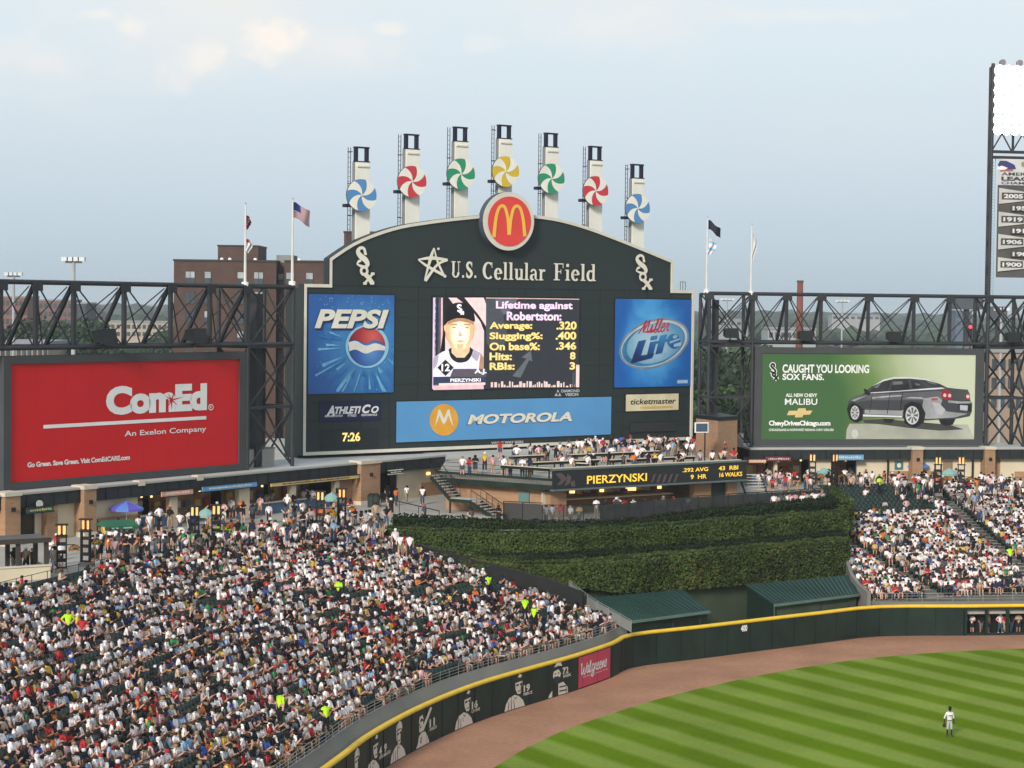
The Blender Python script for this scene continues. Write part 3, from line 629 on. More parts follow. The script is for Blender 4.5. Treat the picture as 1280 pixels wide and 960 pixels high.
# panel joints on the board
GROOVE=mat('panel_joint',(0.014,0.02,0.02),0.8)
zl=zmean((410,357),(840,362)) 
def joint(u0,z0,u1,z1,w=0.05):
    m_=MB(); m_.bar((u0,-0.012,z0),(u1,-0.012,z1),w,0.02,up=(0,1,0)); m_.build('panel_joint',GROOVE,sb)
joint(uL+0.3,zS-0.12,uR-0.3,zS-0.12,0.07)
for z in np.arange(zB+1.6,zS-0.5,1.6): joint(uL+0.35,z,uR-0.35,z,0.035)
for u in np.arange(uL+3.2,uR-1,3.2): joint(u,zB+0.35,u,zS-0.15,0.03)
# ---- soda panel
def lerp2(a,b,t): return tuple(x+(y-x)*t for x,y in zip(a,b))
def gradient_mat(name,fn):
    m=bpy.data.materials.new(name); m.use_nodes=True; t=m.node_tree; b=t.nodes['Principled BSDF']; b.inputs['Roughness'].default_value=0.45
    c=t.nodes.new('ShaderNodeTexCoord'); fn(t,c,b); return m
def radial(t,c,b,cx,cz,rx,rz,stops,noise=0.0,ns=0.4):
    L_=t.links.new; s=t.nodes.new('ShaderNodeVectorMath'); s.operation='SUBTRACT'; L_(c.outputs['Object'],s.inputs[0]); s.inputs[1].default_value=(cx,0,cz)
    q=t.nodes.new('ShaderNodeVectorMath'); q.operation='MULTIPLY'; L_(s.outputs[0],q.inputs[0]); q.inputs[1].default_value=(1/rx,0,1/rz)
    l=t.nodes.new('ShaderNodeVectorMath'); l.operation='LENGTH'; L_(q.outputs[0],l.inputs[0]); v=l.outputs['Value']
    if noise:
        n=t.nodes.new('ShaderNodeTexNoise'); n.inputs['Scale'].default_value=ns; n.inputs['Detail'].default_value=5; n.inputs['Distortion'].default_value=1.2; L_(c.outputs['Object'],n.inputs['Vector'])
        a=t.nodes.new('ShaderNodeMath'); a.operation='MULTIPLY_ADD'; L_(n.outputs[0],a.inputs[0]); a.inputs[1].default_value=noise; L_(v,a.inputs[2]); v=a.outputs[0]
    r=t.nodes.new('ShaderNodeValToRGB'); L_(v,r.inputs[0]); e=r.color_ramp.elements
    e[0].position=stops[0][0]; e[0].color=(*stops[0][1],1); e[1].position=stops[-1][0]; e[1].color=(*stops[-1][1],1)
    for p,cc in stops[1:-1]: x=e.new(p); x.color=(*cc,1)
    L_(r.outputs[0],b.inputs['Base Color'])
cg=B.p(458,433)
pep=gradient_mat('soda_blue',lambda t,c,b: radial(t,c,b,cg[0],cg[1],14,14,[(0.0,(0.18,0.5,0.72)),(0.18,(0.06,0.27,0.55)),(0.5,(0.02,0.11,0.36)),(0.95,(0.015,0.075,0.27))],0.22,0.5))
def child_board(name): 
    return Board(SP)
b1=Board(SP); b1.rect(385.5,367.5,491.5,490.5,'poster',0.06,th=0.05); b1.rect(384,366,493,492,'poster_frame',0.03,th=0.03)
rnd=random.Random(3)
for k in range(58):     # bursting glass shards around the globe
    a=rnd.uniform(math.pi*0.55,math.pi*2.05); r0=rnd.uniform(27,34); r1=r0+rnd.uniform(8,48); w=rnd.uniform(1.0,3.2)
    # image frame: x right, y down
    dx,dy=math.cos(a),-math.sin(a); 
    if rnd.random()<.3: dy=abs(dy)
    p=[(458+dx*r0,433+dy*r0*1.0),(458+dx*r1-dy*w,433+dy*r1+dx*w),(458+dx*r1+dy*w,433+dy*r1-dx*w)]
    clip=[(min(490.5,max(387,x)),min(489.5,max(414,y))) for x,y in p]
    if abs((clip[1][0]-clip[0][0])*(clip[2][1]-clip[0][1])-(clip[2][0]-clip[0][0])*(clip[1][1]-clip[0][1]))>6: b1.poly(clip,'shard:%d'%k,0.08+0.0008*k)
for k in range(70): 
    x=rnd.uniform(388,489); y=rnd.choice([rnd.uniform(369,388),rnd.uniform(369,489)]); s=rnd.uniform(0.25,0.7); b1.poly(circ(x,y,s,s,5),'bubbles',0.125)
b1.poly(circ(458,433,27,27,40),'globe_glow',0.128)
b1.poly(circ(457.5,433,23.2,24.5,40),'globe_blue',0.136)
top=[(457.5+23.2*math.cos(a),433-24.5*math.sin(a)) for a in np.linspace(0.05,math.pi-0.2,20)]
b1.poly(top+spline([(435,427),(444,424),(456,429),(468,425),(480.5,431)],4),'globe_red',0.144)
wv=spline([(434.4,428),(444,426),(456,432),(468,429),(480.6,433)],4); wl=spline([(480,438),(468,438),(456,442),(444,437),(435.5,439)],4)
b1.poly(wv+wl,'globe_white',0.150)
b1.text('PEPSI',393,388.2,486,412.5,'soda_lettering_shadow',0.156,bold=0.05,shear=0.25)
b1.text('PEPSI',392,387,485,410.5,'soda_lettering',0.166,bold=0.04,shear=0.25)
pw=thing('soda_poster','blue poster with cream capital lettering and a red white and blue globe','poster',(0,0,0))
def adopt(board,root,mats):
    """children live in the plane frame: root placed at the plane origin"""
    root.location=(*board.P.A,0); root.rotation_euler=(0,0,board.P.rz); board.build(root,mats)
LB1=mat('shard_blue',(0.16,0.42,0.66),0.4,0.2,1.5); LB2=mat('shard_dark',(0.03,0.16,0.42),0.4,0.2,1.5)
adopt(b1,pw,{'poster':pep,'poster_frame':BLACK,**{'shard:%d'%k:(LB1 if k%2 else LB2) for k in range(58)},'bubbles':mat('bubble',(0.4,0.6,0.75)),'globe_glow':mat('globe_glow',(0.28,0.55,0.72),0.4,0.1),
 'globe_blue':gradient_mat('globe_blue',lambda t,c,b: radial(t,c,b,cg[0]+0.5,cg[1]-0.6,2.6,2.6,[(0,(0.10,0.28,0.58)),(0.6,(0.03,0.10,0.36)),(1,(0.012,0.04,0.18))])),
 'globe_red':gradient_mat('globe_red',lambda t,c,b: radial(t,c,b,cg[0]+0.6,cg[1]+0.9,2.4,2.4,[(0,(0.66,0.12,0.09)),(0.6,(0.42,0.02,0.03)),(1,(0.2,0.01,0.02))])),
 'globe_white':mat('globe_white',(0.72,0.68,0.62)),'soda_lettering_shadow':mat('letter_navy',(0.01,0.03,0.12)),'soda_lettering':CREAM})
# ---- beer panel
ce=B.p(816,430)
b2=Board(SP); b2.rect(769,373.5,864,482.5,'poster',0.06,th=0.05); b2.rect(767.5,372,865.3,484,'poster_frame',0.03,th=0.03)
def tilt(cx,cy,pts,a): return [(cx+x*math.cos(a)-y*math.sin(a),cy+x*math.sin(a)+y*math.cos(a)) for x,y in pts]
E1=tilt(817,429.5,circ(0,0,45.5,29.5,n=48),-0.36); E2=tilt(817,429.5,circ(0,0,43,27,n=48),-0.36); E3=tilt(818,429,circ(0,0,37,23.5,n=48),-0.36)
b2.poly(E1,'oval_rim:a',0.08); b2.poly(E2,'oval_rim:b',0.092); b2.poly(tilt(816,430.5,circ(0,0,41,25,n=48),-0.36),'oval_rim:c',0.1); b2.poly(E3,'oval_face',0.11)
b2.strokes([[(x+0.10*y,y+0.22*x) for x,y in L_] for L_ in script('Miller',[1.6,.55,.55,.5,.6,.7],0.2)],797,401,838,417,0.14,'script_lettering',0.13)
b2.poly([(801,415.5),(812,416),(826,409),(812,412.5)],'script_lettering',0.131)
# blocky italic beer word as sheared outlines
def letter(pts): return [(x,y) for x,y in pts]
b2.poly([(797,426.5),(806.5,424.5),(800,444.5),(817,441.5),(814,447.5),(787,454.5)],'word',0.14)
b2.poly([(811.5,427.5),(820,426),(815,444),(807,446)],'word',0.14)
b2.poly([(812.5,420.5),(821,419),(820,424),(811.5,425.6)],'word',0.141)
b2.poly([(824,419.5),(833,417.5),(826.5,441),(818,443)],'word',0.142); b2.poly([(819,426.5),(838,422),(837,425.8),(818,430)],'word',0.143)
b2.poly(tilt(841,426.5,circ(0,0,8.3,9.2,n=20),-0.3),'word',0.144); b2.poly([(836,426.8),(849,422.5),(848,425),(836,429.4)],'word_gap',0.152); b2.poly(tilt(842.5,421,circ(0,0,3,2.2,n=10),-0.3),'word_gap',0.153); b2.poly([(841,430),(851,427),(850,432),(841,434)],'word_gap',0.153)
b2.rect(846,475,859,479,'small_print',0.08)
bw=thing('beer_poster','blue poster with a tilted silver oval beer emblem','poster',(0,0,0))
beer=gradient_mat('beer_blue',lambda t,c,b: radial(t,c,b,ce[0],ce[1]+0.4,6.5,9,[(0.25,(0.25,0.62,0.85)),(0.5,(0.09,0.40,0.75)),(0.85,(0.015,0.16,0.50)),(1,(0.01,0.11,0.40))],0.5,0.28))
adopt(b2,bw,{'poster':beer,'poster_frame':BLACK,'oval_rim:a':mat('silver_dark',(0.20,0.26,0.32),0.35,0.3,0.5),'oval_rim:b':mat('silver_light',(0.50,0.56,0.60),0.35,0.25,0.4),'oval_rim:c':mat('rim_blue',(0.05,0.22,0.42),0.35,0.3,0.4),
 'oval_face':gradient_mat('oval_face',lambda t,c,b: radial(t,c,b,ce[0]-0.3,ce[1]+0.2,4.6,3.6,[(0,(0.52,0.66,0.74)),(0.6,(0.30,0.50,0.64)),(1,(0.10,0.30,0.50))],0.3,0.8)),
 'script_lettering':mat('beer_red',(0.5,0.035,0.05)),'word':gradient_mat('beer_word',lambda t,c,b: radial(t,c,b,ce[0]+1,ce[1]+1,5,3.2,[(0,(0.05,0.28,0.52)),(0.5,(0.015,0.10,0.30)),(1,(0.006,0.02,0.10))])),
 'word_gap':mat('word_gap',(0.32,0.5,0.63)),'small_print':mat('small_print',(0.35,0.55,0.75))})
# ---- phone-maker strip
b3=Board(SP); b3.rect(495.5,499,763.5,552.5,'poster',0.05,th=0.04)
zt=zmean((495,503),(763,497)); 
b3.L['poster']=MB(); u0=b3.p(495.3,528)[0]; u1=b3.p(763.6,520)[0]; za=zmean((495.3,554),(763.6,542)); zb=zmean((495.3,501.5),(763.6,496.5))
b3.layer('poster').box(u0,u1,-0.05,0.0,za,zb); b3.layer('poster_frame').box(u0-0.12,u1+0.12,-0.02,0.0,za-0.12,zb+0.12)
b3.poly(circ(554.5,524.8,18,19.8,36),'badge',0.07)
M1=[(542.5,534.5),(547.5,512),(549.6,512),(554.4,523.5),(559,511.6),(561.2,511.6),(566.2,533.8),(563.6,528.4),(559.5,519),(557,527.2),(554.3,530.6),(551.8,527.6),(549,519.5),(544.8,529)]
b3.layer('badge_mark'); 
for tri in ([M1[0],M1[1],M1[2],M1[12],M1[13]],[M1[2],M1[3],M1[10],M1[11],M1[12]],[M1[3],M1[4],M1[8],M1[9],M1[10]],[M1[4],M1[5],M1[6],M1[7],M1[8]]): b3.poly(tri,'badge_mark',0.085)
b3.text('MOTOROLA',582.5,515.3,715,531.5,'lettering_shadow',0.07,bold=0.055,shear=0.22,space=0.98)
b3.text('MOTOROLA',583.5,514.6,714.5,530.7,'lettering',0.085,bold=0.042,shear=0.22,space=0.98)
mw=thing('telecom_banner','long sky blue banner with an orange round badge under the video screen','banner',(0,0,0))
adopt(b3,mw,{'poster':mat('banner_sky_blue',(0.10,0.30,0.56),0.5,0.06,0.3),'poster_frame':GROOVE,'badge':mat('badge_orange',(0.72,0.35,0.04)),'badge_mark':CREAM,'lettering':CREAM,'lettering_shadow':mat('letter_navy',(0.01,0.03,0.12))})
# ---- therapy sign and clock
b4=Board(SP); b4.rect(399,502,476,525.5,'sign_face',0.05,th=0.04)
b4.text('A',407,506.8,418,520.3,'lettering',0.07,bold=0.05,shear=0.3); b4.text('THLETI',418,507.6,451,517.6,'lettering',0.07,bold=0.045,shear=0.3); b4.text('C',452,505.4,463,516.8,'lettering',0.07,bold=0.05,shear=0.3); b4.text('O',463.5,507.4,473,516.4,'lettering',0.07,bold=0.045,shear=0.3)
b4.text('REHABILITATION',405.5,518.3,428,521.6,'lettering',0.07,bold=0.02,shear=0.2); b4.text('FITNESS',434,517.6,445,521,'lettering',0.07,bold=0.02,shear=0.2); b4.text('PERFORMANCE',451,517,471,520.2,'lettering',0.07,bold=0.02,shear=0.2)
aw_=thing('therapy_sign','dark indigo sign with slanted white lettering under the soda poster','sign',(0,0,0)); adopt(b4,aw_,{'sign_face':mat('indigo_sign',(0.016,0.016,0.06)),'lettering':WHITE})
b5=Board(SP); b5.rect(400,537,473.5,559,'clock_face',0.04,th=0.03); b5.text('7:26',427.5,540,450,552.3,'digits',0.055,bold=0.03)
cw=thing('scoreboard_clock','black clock panel with glowing yellow digits at the lower left of the scoreboard','clock',(0,0,0)); adopt(b5,cw,{'clock_face':mat('clock_black',(0.018,0.026,0.026)),'digits':emat('digit_yellow',(1.0,0.74,0.22),1.1)})
# ---- ticket sign and dark vent panel
b6=Board(SP); b6.rect(780.5,492,849,513.5,'sign_rim',0.04,th=0.04); b6.rect(782,493.3,847.6,512.2,'sign_face',0.06)
b6.text('ticketmaster',787.5,497.3,844.5,505.8,'lettering',0.075,bold=0.018,shear=0.15); b6.rect(800,508.3,840,509.8,'underline',0.075)
tw=thing('ticket_sign','cream sign with black italic lettering under the beer poster','sign',(0,0,0)); adopt(b6,tw,{'sign_rim':BLACK,'sign_face':mat('pale_yellow',(0.68,0.60,0.40)),'lettering':BLACK,'underline':mat('gold_line',(0.62,0.42,0.10))})
b7=Board(SP); b7.rect(787,528,847,540,'vent_back',0.02)
for k in range(3): b7.rect(788,529+k*3.8,846,530.6+k*3.8,'vent_slat:%d'%k,0.05,th=0.03)
vp=thing('vent_panel','dark louvred panel low on the right of the scoreboard','vent',(0,0,0)); adopt(b7,vp,{'vent_back':BLACK,**{'vent_slat:%d'%k:mat('vent_grey',(0.03,0.035,0.034)) for k in range(3)}})
# ---- header lettering: field name in a serif hand, drawn with a broad pen
b8=Board(SP)
def serif(word,x0,y0,x1,y1,capf=1.0):
    """thick stems, thin hairlines, slab serifs; (x0,y1) lower left, (x1,y0) upper right of the cap box"""
    p=b8.p(x0,y1); q=b8.p(x1,y0); h=q[1]-p[1]; W_=q[0]-p[0]
    adv={'U':.78,'S':.6,'.':.3,'C':.74,'e':.56,'l':.36,'u':.64,'a':.58,'r':.48,'F':.68,'i':.36,'d':.62,' ':.32}
    tot=sum(adv[c] for c in word); sx=W_/(tot); x=p[0]
    T=0.2*h; t=0.075*h
    def st(pts,ws): b8.rib_m([(x+a*sx,p[1]+b*h) for a,b in pts],[w for w in ws],'name_lettering',0.12+serif.k)
    def bx(a0,b0,a1,b1):
        b8.layer('name_lettering').add([(x+a0*sx,-0.12-serif.k,p[1]+b0*h),(x+a1*sx,-0.12-serif.k,p[1]+b0*h),(x+a1*sx,-0.12-serif.k,p[1]+b1*h),(x+a0*sx,-0.12-serif.k,p[1]+b1*h)],[(0,1,2,3)]); serif.k+=0.001
    def arc(cx,cy,rx,ry,a0,a1,n=14,thin=t,thick=T):
        pts=[(cx+rx*math.cos(a0+(a1-a0)*i/n),cy+ry*math.sin(a0+(a1-a0)*i/n)) for i in range(n+1)]
        ws=[thin+(thick-thin)*abs(math.cos(a0+(a1-a0)*i/n)) for i in range(n+1)]; st(pts,ws)
    PI_=math.pi; a_=T/2/sx; 
    for c in word:
        serif.k+=0.002
        if c=='U': bx(.12,.3,.27,1); bx(.04,.94,.35,1); bx(.55,.3,.6,1); bx(.47,.94,.7,1); arc(.36,.32,.2,.29,PI_,2*PI_,14,t,T*0.8)
        elif c=='S':
            st(spline([(.46,.78),(.38,.93),(.22,.93),(.12,.76),(.2,.58),(.36,.44),(.46,.26),(.34,.06),(.18,.06),(.09,.24)],3),[t*1.3]+[t+(T-t)*(0.35+0.65*math.sin(i/28*PI_)**2) for i in range(1,28)]); bx(.45,.66,.49,.98); bx(.06,.02,.10,.34)
        elif c=='.': bx(.06,0,.2,.15)
        elif c=='C': arc(.4,.5,.28,.45,PI_*0.28,PI_*1.74,20); bx(.60,.66,.64,.98)
        elif c=='e': arc(.28,.32,.18,.3,PI_*0.02,PI_*1.75,18); bx(.1,.32,.47,.38)
        elif c=='l': bx(.1,0,.25,1); bx(.03,0,.33,.06); bx(.03,.94,.2,1)
        elif c=='i': bx(.1,0,.25,.64); bx(.03,0,.33,.06); bx(.03,.58,.2,.64); bx(.09,.8,.25,.98)
        elif c=='u': bx(.1,.12,.25,.64); bx(.03,.58,.2,.64); bx(.42,0,.56,.64); bx(.35,.58,.5,.64); bx(.42,0,.64,.06); arc(.3,.18,.13,.14,PI_,1.9*PI_,8)
        elif c=='r': bx(.1,0,.25,.64); bx(.03,0,.33,.06); bx(.03,.58,.2,.64); st([(.24,.48),(.34,.6),(.44,.54)],[t,t*1.6,T*.7])
        elif c=='a': bx(.34,.08,.47,.46); bx(.4,0,.56,.06); arc(.26,.44,.15,.17,0,PI_*0.95,8,t*1.2,T*.6); arc(.24,.17,.13,.14,PI_*.5,PI_*1.6,8); st([(.24,.32),(.38,.34)],[t,t])
        elif c=='F': bx(.12,0,.28,1); bx(.03,0,.4,.06); bx(.03,.94,.6,1); bx(.56,.72,.6,1); bx(.28,.48,.45,.54); bx(.43,.38,.47,.64)
        elif c=='d': bx(.38,0,.52,1); bx(.31,.94,.5,1); bx(.4,0,.6,.06); arc(.27,.31,.17,.29,PI_*.3,PI_*1.7,14)
        x+=adv[c]*sx
serif.k=0
zq=0
serif('U.S. ',562.5,327.5,601.5,346.8); serif('Cellular ',601.5,329.3,687,349); serif('Field',690,330.4,744,350.3)
# star figure
for pts,ws in [([(541,310),(537,322),(529,351)],[.1,.34,.1]),([(521,324.5),(538,322.5),(558,325)],[.1,.3,.2]),([(521,324.5),(533,333),(553,344)],[.1,.24,.24]),([(558,325),(545,331),(530,351)],[.18,.22,.3]),([(541,310),(545,326),(553,344)],[.1,.2,.22])]:
    serif.k+=0.004; q=[b8.p(*a) for a in spline(pts,5)]; b8.rib_m(q,list(np.interp(np.linspace(0,2,len(q)),[0,1,2],[w*1.15 for w in ws])),'star_mark',0.12+serif.k)
b8.poly(circ(546.5,311,1.6,1.6,10),'star_mark',0.2); b8.poly(circ(554.6,345.2,2.0,2.0,10),'star_mark',0.2)
def sox(cx,cy,s,layer):     # interlocking S - o - x club monogram
    def R_(pts,ws,ox=0.0):
        serif.k+=0.003; q=[b8.p(cx+(x+ox)*s,cy-y*s) for x,y in spline(pts,5)]; n=len(q); b8.rib_m(q,list(np.interp(np.linspace(0,1,n),np.linspace(0,1,len(ws)),[w*s/26*.62 for w in ws])),layer,0.12+serif.k)
    R_([(.02,.62),(-.02,.95),(-.22,1.0),(-.36,.8),(-.2,.55),(.05,.35),(.16,.12),(.05,-.02),(-.15,0),(-.42,.12)],[.3,.5,.55,.8,1.0,1.0,.9,.5,.5,.2])
    R_([(-.42,.12),(-.3,.28),(-.18,.3)],[.2,.5,.3]); R_([(.1,.62),(.04,.8),(.0,.95)],[.3,.4,.5])
    pts=[(-.02+.17*math.cos(a),-.24+.2*math.sin(a)) for a in np.linspace(0.3,2*math.pi+0.3,12)]; R_(pts,[.5]*12)
    R_([(.04,-.42),(.22,-.62),(.42,-.92)],[.9,.8,.9]); R_([(.44,-.4),(.22,-.66),(.02,-.92)],[.5,.4,.5])
    for a,b in ((.04,-.42),(.44,-.4),(.02,-.92),(.42,-.92)): R_([(a-.1,b),(a,b),(a+.1,b)],[.45,.45,.45])
sox(454,333,23,'team_monogram:a'); sox(802,341,21.5,'team_monogram:b')
b8.build(sb,{'name_lettering':CREAM,'star_mark':CREAM,'team_monogram:a':CREAM,'team_monogram:b':CREAM})
# ---- arches roundel
b9=Board(SP,out=.85); b9.poly(circ(636,276.5,31.8,36.5,48),'drum',0.78,th=.75)
b9.poly(circ(636,276.5,31.9,36.6,48),'rim',0.82,th=0.04); b9.poly(circ(636.8,276.8,27,31.2,48),'face',0.86)
for sx_ in (0,1):
    cx=626 if sx_==0 else 646.5
    L_=[(617,296.5),(619.4,274),(623,261),(627.6,257.2),(631.5,261),(634.8,275),(636,293.5)] if sx_==0 else [(636,293.5),(638,275),(641.5,261),(646,257.6),(650.3,261.5),(653.6,275),(655.6,295.6)]
    q=[b9.p(*a) for a in spline(L_,5)]; n=len(q)
    b9.rib_m(q,list(np.interp(np.linspace(0,1,n),[0,.5,1],[.42,.30,.42] if 1 else 0)),'arches',0.9+0.01*sx_)
mcd=thing('arches_roundel','round red sign with yellow double arches at the peak of the scoreboard','sign',(0,0,0))
adopt(b9,mcd,{'drum':mat('roundel_side',(0.05,0.07,0.10)),'rim':TRIM,'face':mat('roundel_red',(0.72,0.06,0.05),0.45,0.06),'arches':mat('arch_yellow',(0.85,0.50,0.07),0.45,0.06)})
# ---- small maker plates under the screen and on the lower trim
b10=Board(SP); b10.text('DIAMOND',701,486.5,724,490.6,'maker_lettering',0.05,bold=0.03); b10.text('VISION',706,491,722.5,495.3,'maker_lettering',0.05,bold=0.03)
b10.poly([(697,486.5),(698.6,490.3),(695.4,490.3)],'maker_mark:a',0.05); b10.poly([(695,491),(697,495),(692.6,495)],'maker_mark:b',0.05); b10.poly([(699,491),(701.2,495),(697.4,495)],'maker_mark:c',0.05)
b10.text('WHITE WAY SIGN',613.5,550.6,653.5,555.3,'builder_lettering',0.06,bold=0.03)
b10.build(sb,{n:mat('dull_white',(0.5,0.52,0.52)) for n in b10.L})
# ---- video screen
b11=Board(SP); SK='screen'
zt=zmean((540,371),(723.5,373.5)); zb_=zmean((540,486.5),(723.5,484)); u0=b11.p(540,430)[0]; u1=b11.p(723.5,430)[0]
b11.layer('bezel').box(u0-0.15,u1+0.15,-0.03,0,zb_-0.15,zt+0.15)
def erect(x0,y0,x1,y1,n,o): b11.rect(x0,y0,x1,y1,n,o)
b11.layer('screen_face').box(u0,u1,-0.05,-0.01,zb_,zt)
erect(541,372,543.5,486,'pale_stripe',.06); erect(543.5,372,547,486,'navy_stripe',.06); erect(547,372,551,486,'mauve_print',.06); erect(551,372,553,486,'rose_print',.062); erect(553,372,604,471,'pale_rose_print',.06)
b11.poly([(553,372),(560,372),(566,380),(556,402),(556,440),(548,452),(553,460)],'dark_print',.064)
b11.poly([(570,372),(607,372),(607,420),(600,402),(588,386)],'dark_print',.064); b11.poly([(580,372),(604,372),(607,380),(607,408),(598,394)],'pale_rose_print',.068)
# generic capped head with round shoulders
b11.poly([(541,471),(541,447),(552,440),(562,436),(590,436),(600,441),(604,447),(604,471)],'printed_jersey',.072)
b11.poly(spline([(560,437),(563,447),(571,453),(582,452),(588,446),(591,437)],4)+[(586,433),(565,433)],'dark_print',.078)
b11.poly([(563,424),(564,441),(570,447),(580,447),(586,440),(588,424)],'printed_neck',.08)
b11.poly(spline([(556.5,405),(556,418),(560,428),(566,436),(574,438),(581,436),(588,427),(592,417),(592,404)],4)+[(588,396),(560,396)],'printed_face',.084)
b11.poly(spline([(559,402),(566,399),(574,397.6),(584,399),(592,402),(593,398),(590,386),(583,380),(574,378),(565,380),(559,387),(556.5,398),(556,406)],3),'printed_cap',.09)
b11.poly([(554,408),(556.5,405),(557,414),(555,414)],'printed_neck',.086); b11.poly([(592,405),(594.5,408),(594,414),(592,414)],'printed_neck',.086)
for cx in (567,583): b11.poly([(cx-4,406.5),(cx+4,406.5),(cx+4,404.8),(cx-4,405)],'printed_brows',.092); b11.poly(circ(cx,409.5,2.6,1.0,8),'printed_brows',.093)
b11.poly([(557,404),(561,404),(562,424),(568,434),(562,430),(557.5,420)],'face_shade',.0865); b11.poly([(591.5,404),(587.5,404),(586,424),(580,434),(587,429),(591,418)],'face_shade',.0866); b11.poly([(559,402),(566,399),(574,397.6),(584,399),(592,402),(591,406),(583,403),(574,401.6),(566,403),(559,406)],'brim_shade',.0868); b11.poly([(570,430),(579,430),(576,436.5),(572,436.5)],'face_shade',.0867); b11.poly([(600,441),(604,447),(604,471),(597,471)],'brim_shade',.0735); b11.poly([(541,447),(548,443),(546,456),(541,462)],'jersey_shade',.0735); b11.poly([(590,436),(600,441),(596,452),(589,446)],'jersey_shade',.0736)
b11.poly([(574,412),(577.5,420),(572,420.6)],'printed_nose_and_lips',.092); b11.poly([(568,426),(575,424.8),(582,426),(575,428.6)],'printed_nose_and_lips',.092)
def mono2(x0,y0,sc,lay,o):
    for pts in ([(.7,.85),(.45,1),(.2,.82),(.5,.55),(.75,.35),(.5,.18),(.2,.3)],[(.5,.3),(.7,.22),(.62,.1),(.45,.15),(.5,.3)],[(.6,.15),(1,-.2)],[(1,.15),(.6,-.2)]):
        q=[b11.p(x0+a*sc,y0-b*sc) for a,b in spline(pts,4)]; b11.rib_m(q,[0.16*sc/9]*len(q),lay,o); o+=.002
mono2(569,391,10,'white_print',.1)
b11.poly([(556,449.5),(566.5,459.5),(556,470),(546,459.5)],'printed_cap',.1); b11.text('12',551,454.6,561.5,464,'white_print',.11,bold=.03)
b11.rect(541,471,607,481,'caption_bar',.074); b11.poly([(566,461),(607,461),(607,471),(562,471)],'mauve_print',.078); b11.text('A.J.',592,461,607.5,468.5,'white_print',.12,bold=.04)
b11.text('PIERZYNSKI',562,472.6,600,477.6,'white_print',.12,bold=.03); erect(541,481,604,486.3,'rose_print',.074); erect(548,479,606,481,'pale_rose_print',.08)
# stats side
b11.poly([(618,372),(648,372),(634,392),(620,396)],'arrow_print',.064); b11.poly([(604,374),(617,372),(628,392),(634,420),(626,440),(608,430)],'slate_print',.066)
b11.poly([(640,470),(658,448),(651,447),(663,438),(665,452),(661,450),(650,472)],'arrow_print',.07)
erect(607,372,723.5,374.5,'rose_print',.07)
tw_=[('Lifetime against',619,377.3,715,388.5,'lilac_lettering'),('Robertston:',632.5,390,701,400.5,'lilac_lettering'),('Average:',611,402.5,664.5,413.5,'yellow_figures'),('.320',694.5,401.8,720,412,'yellow_figures'),
('Slugging%:',611,415.4,677.5,426.5,'yellow_figures'),('.400',693.5,414.6,719.5,424.6,'yellow_figures'),('On base%:',611,428,674,438,'yellow_figures'),('.346',694,427.3,719.5,437.2,'yellow_figures'),('Hits:',611,440.5,639,450.5,'yellow_figures'),('8',711.5,440,718.5,449.4,'yellow_figures'),('RBIs:',611,453,642.5,462.6,'yellow_figures'),('3',711,452.6,718,462,'yellow_figures')]
for s_,x0,y0,x1,y1,l in tw_: b11.text(s_,x0+.7,y0+.8,x1+.7,y1+.8,'lettering_shadow',.1,bold=.06); b11.text(s_,x0,y0,x1,y1,l,.12,bold=.035)
rnd=random.Random(5); x=613
while x<720:
    w=rnd.uniform(1.2,3.5); h=rnd.uniform(1.5,8); erect(x,484-h,x+w,484,'city_lights',.075); x+=w+rnd.uniform(.4,2)
erect(719.5,456,723.3,484,'pale_rose_print',.08); erect(715,466,717.5,484,'slate_print',.08)
FACEM=bpy.data.materials.new('screen_face_glow'); FACEM.use_nodes=True; _t=FACEM.node_tree; _b=_t.nodes['Principled BSDF']; _c=_t.nodes.new('ShaderNodeTexCoord'); _fc=b11.p(575,418)
radial(_t,_c,_b,_fc[0],_fc[1],1.75,2.1,[(0,lin(255,240,214)),(.55,lin(253,222,184)),(.85,lin(232,180,138)),(1,lin(190,132,98))],.25,.9)
_t.links.new(_b.inputs['Base Color'].links[0].from_socket,_b.inputs['Emission Color']); _b.inputs['Emission Strength'].default_value=.85
vs_=thing('video_screen','bright video screen with a player portrait and yellow batting figures','video screen',(0,0,0))
E_=lambda n,r,g,b,k=1.0: emat('screen_'+n,lin(r,g,b),k)
adopt(b11,vs_,{'bezel':BLACK,'screen_face':E_('base',44,46,52),'pale_stripe':E_('pale',225,200,225),'navy_stripe':E_('navy',25,38,62),'mauve_print':E_('mid',90,82,92),'rose_print':E_('pink',232,190,192),'pale_rose_print':E_('pinkpale',245,212,208),'dark_print':E_('dark',26,24,30),
'printed_jersey':E_('jersey',232,226,240,1.1),'printed_face':FACEM,'face_shade':E_('faceshade',236,190,150),'brim_shade':E_('brimshade',190,138,108),'jersey_shade':E_('jerseyshade',176,168,188),'printed_neck':E_('skin2',245,205,160),'printed_nose_and_lips':E_('skin3',240,190,140),'printed_cap':E_('black',12,10,14),'printed_brows':E_('brow',190,140,105),'white_print':E_('white',250,246,250,1.1),'caption_bar':E_('navy2',40,58,84),
'arrow_print':E_('grey',96,102,108),'slate_print':E_('grey2',70,76,82),'city_lights':E_('city',238,205,200),'lilac_lettering':E_('lilac',250,222,250,1.0),'yellow_figures':E_('yel',255,226,140,1.0),'lettering_shadow':E_('shadow',90,62,30)})
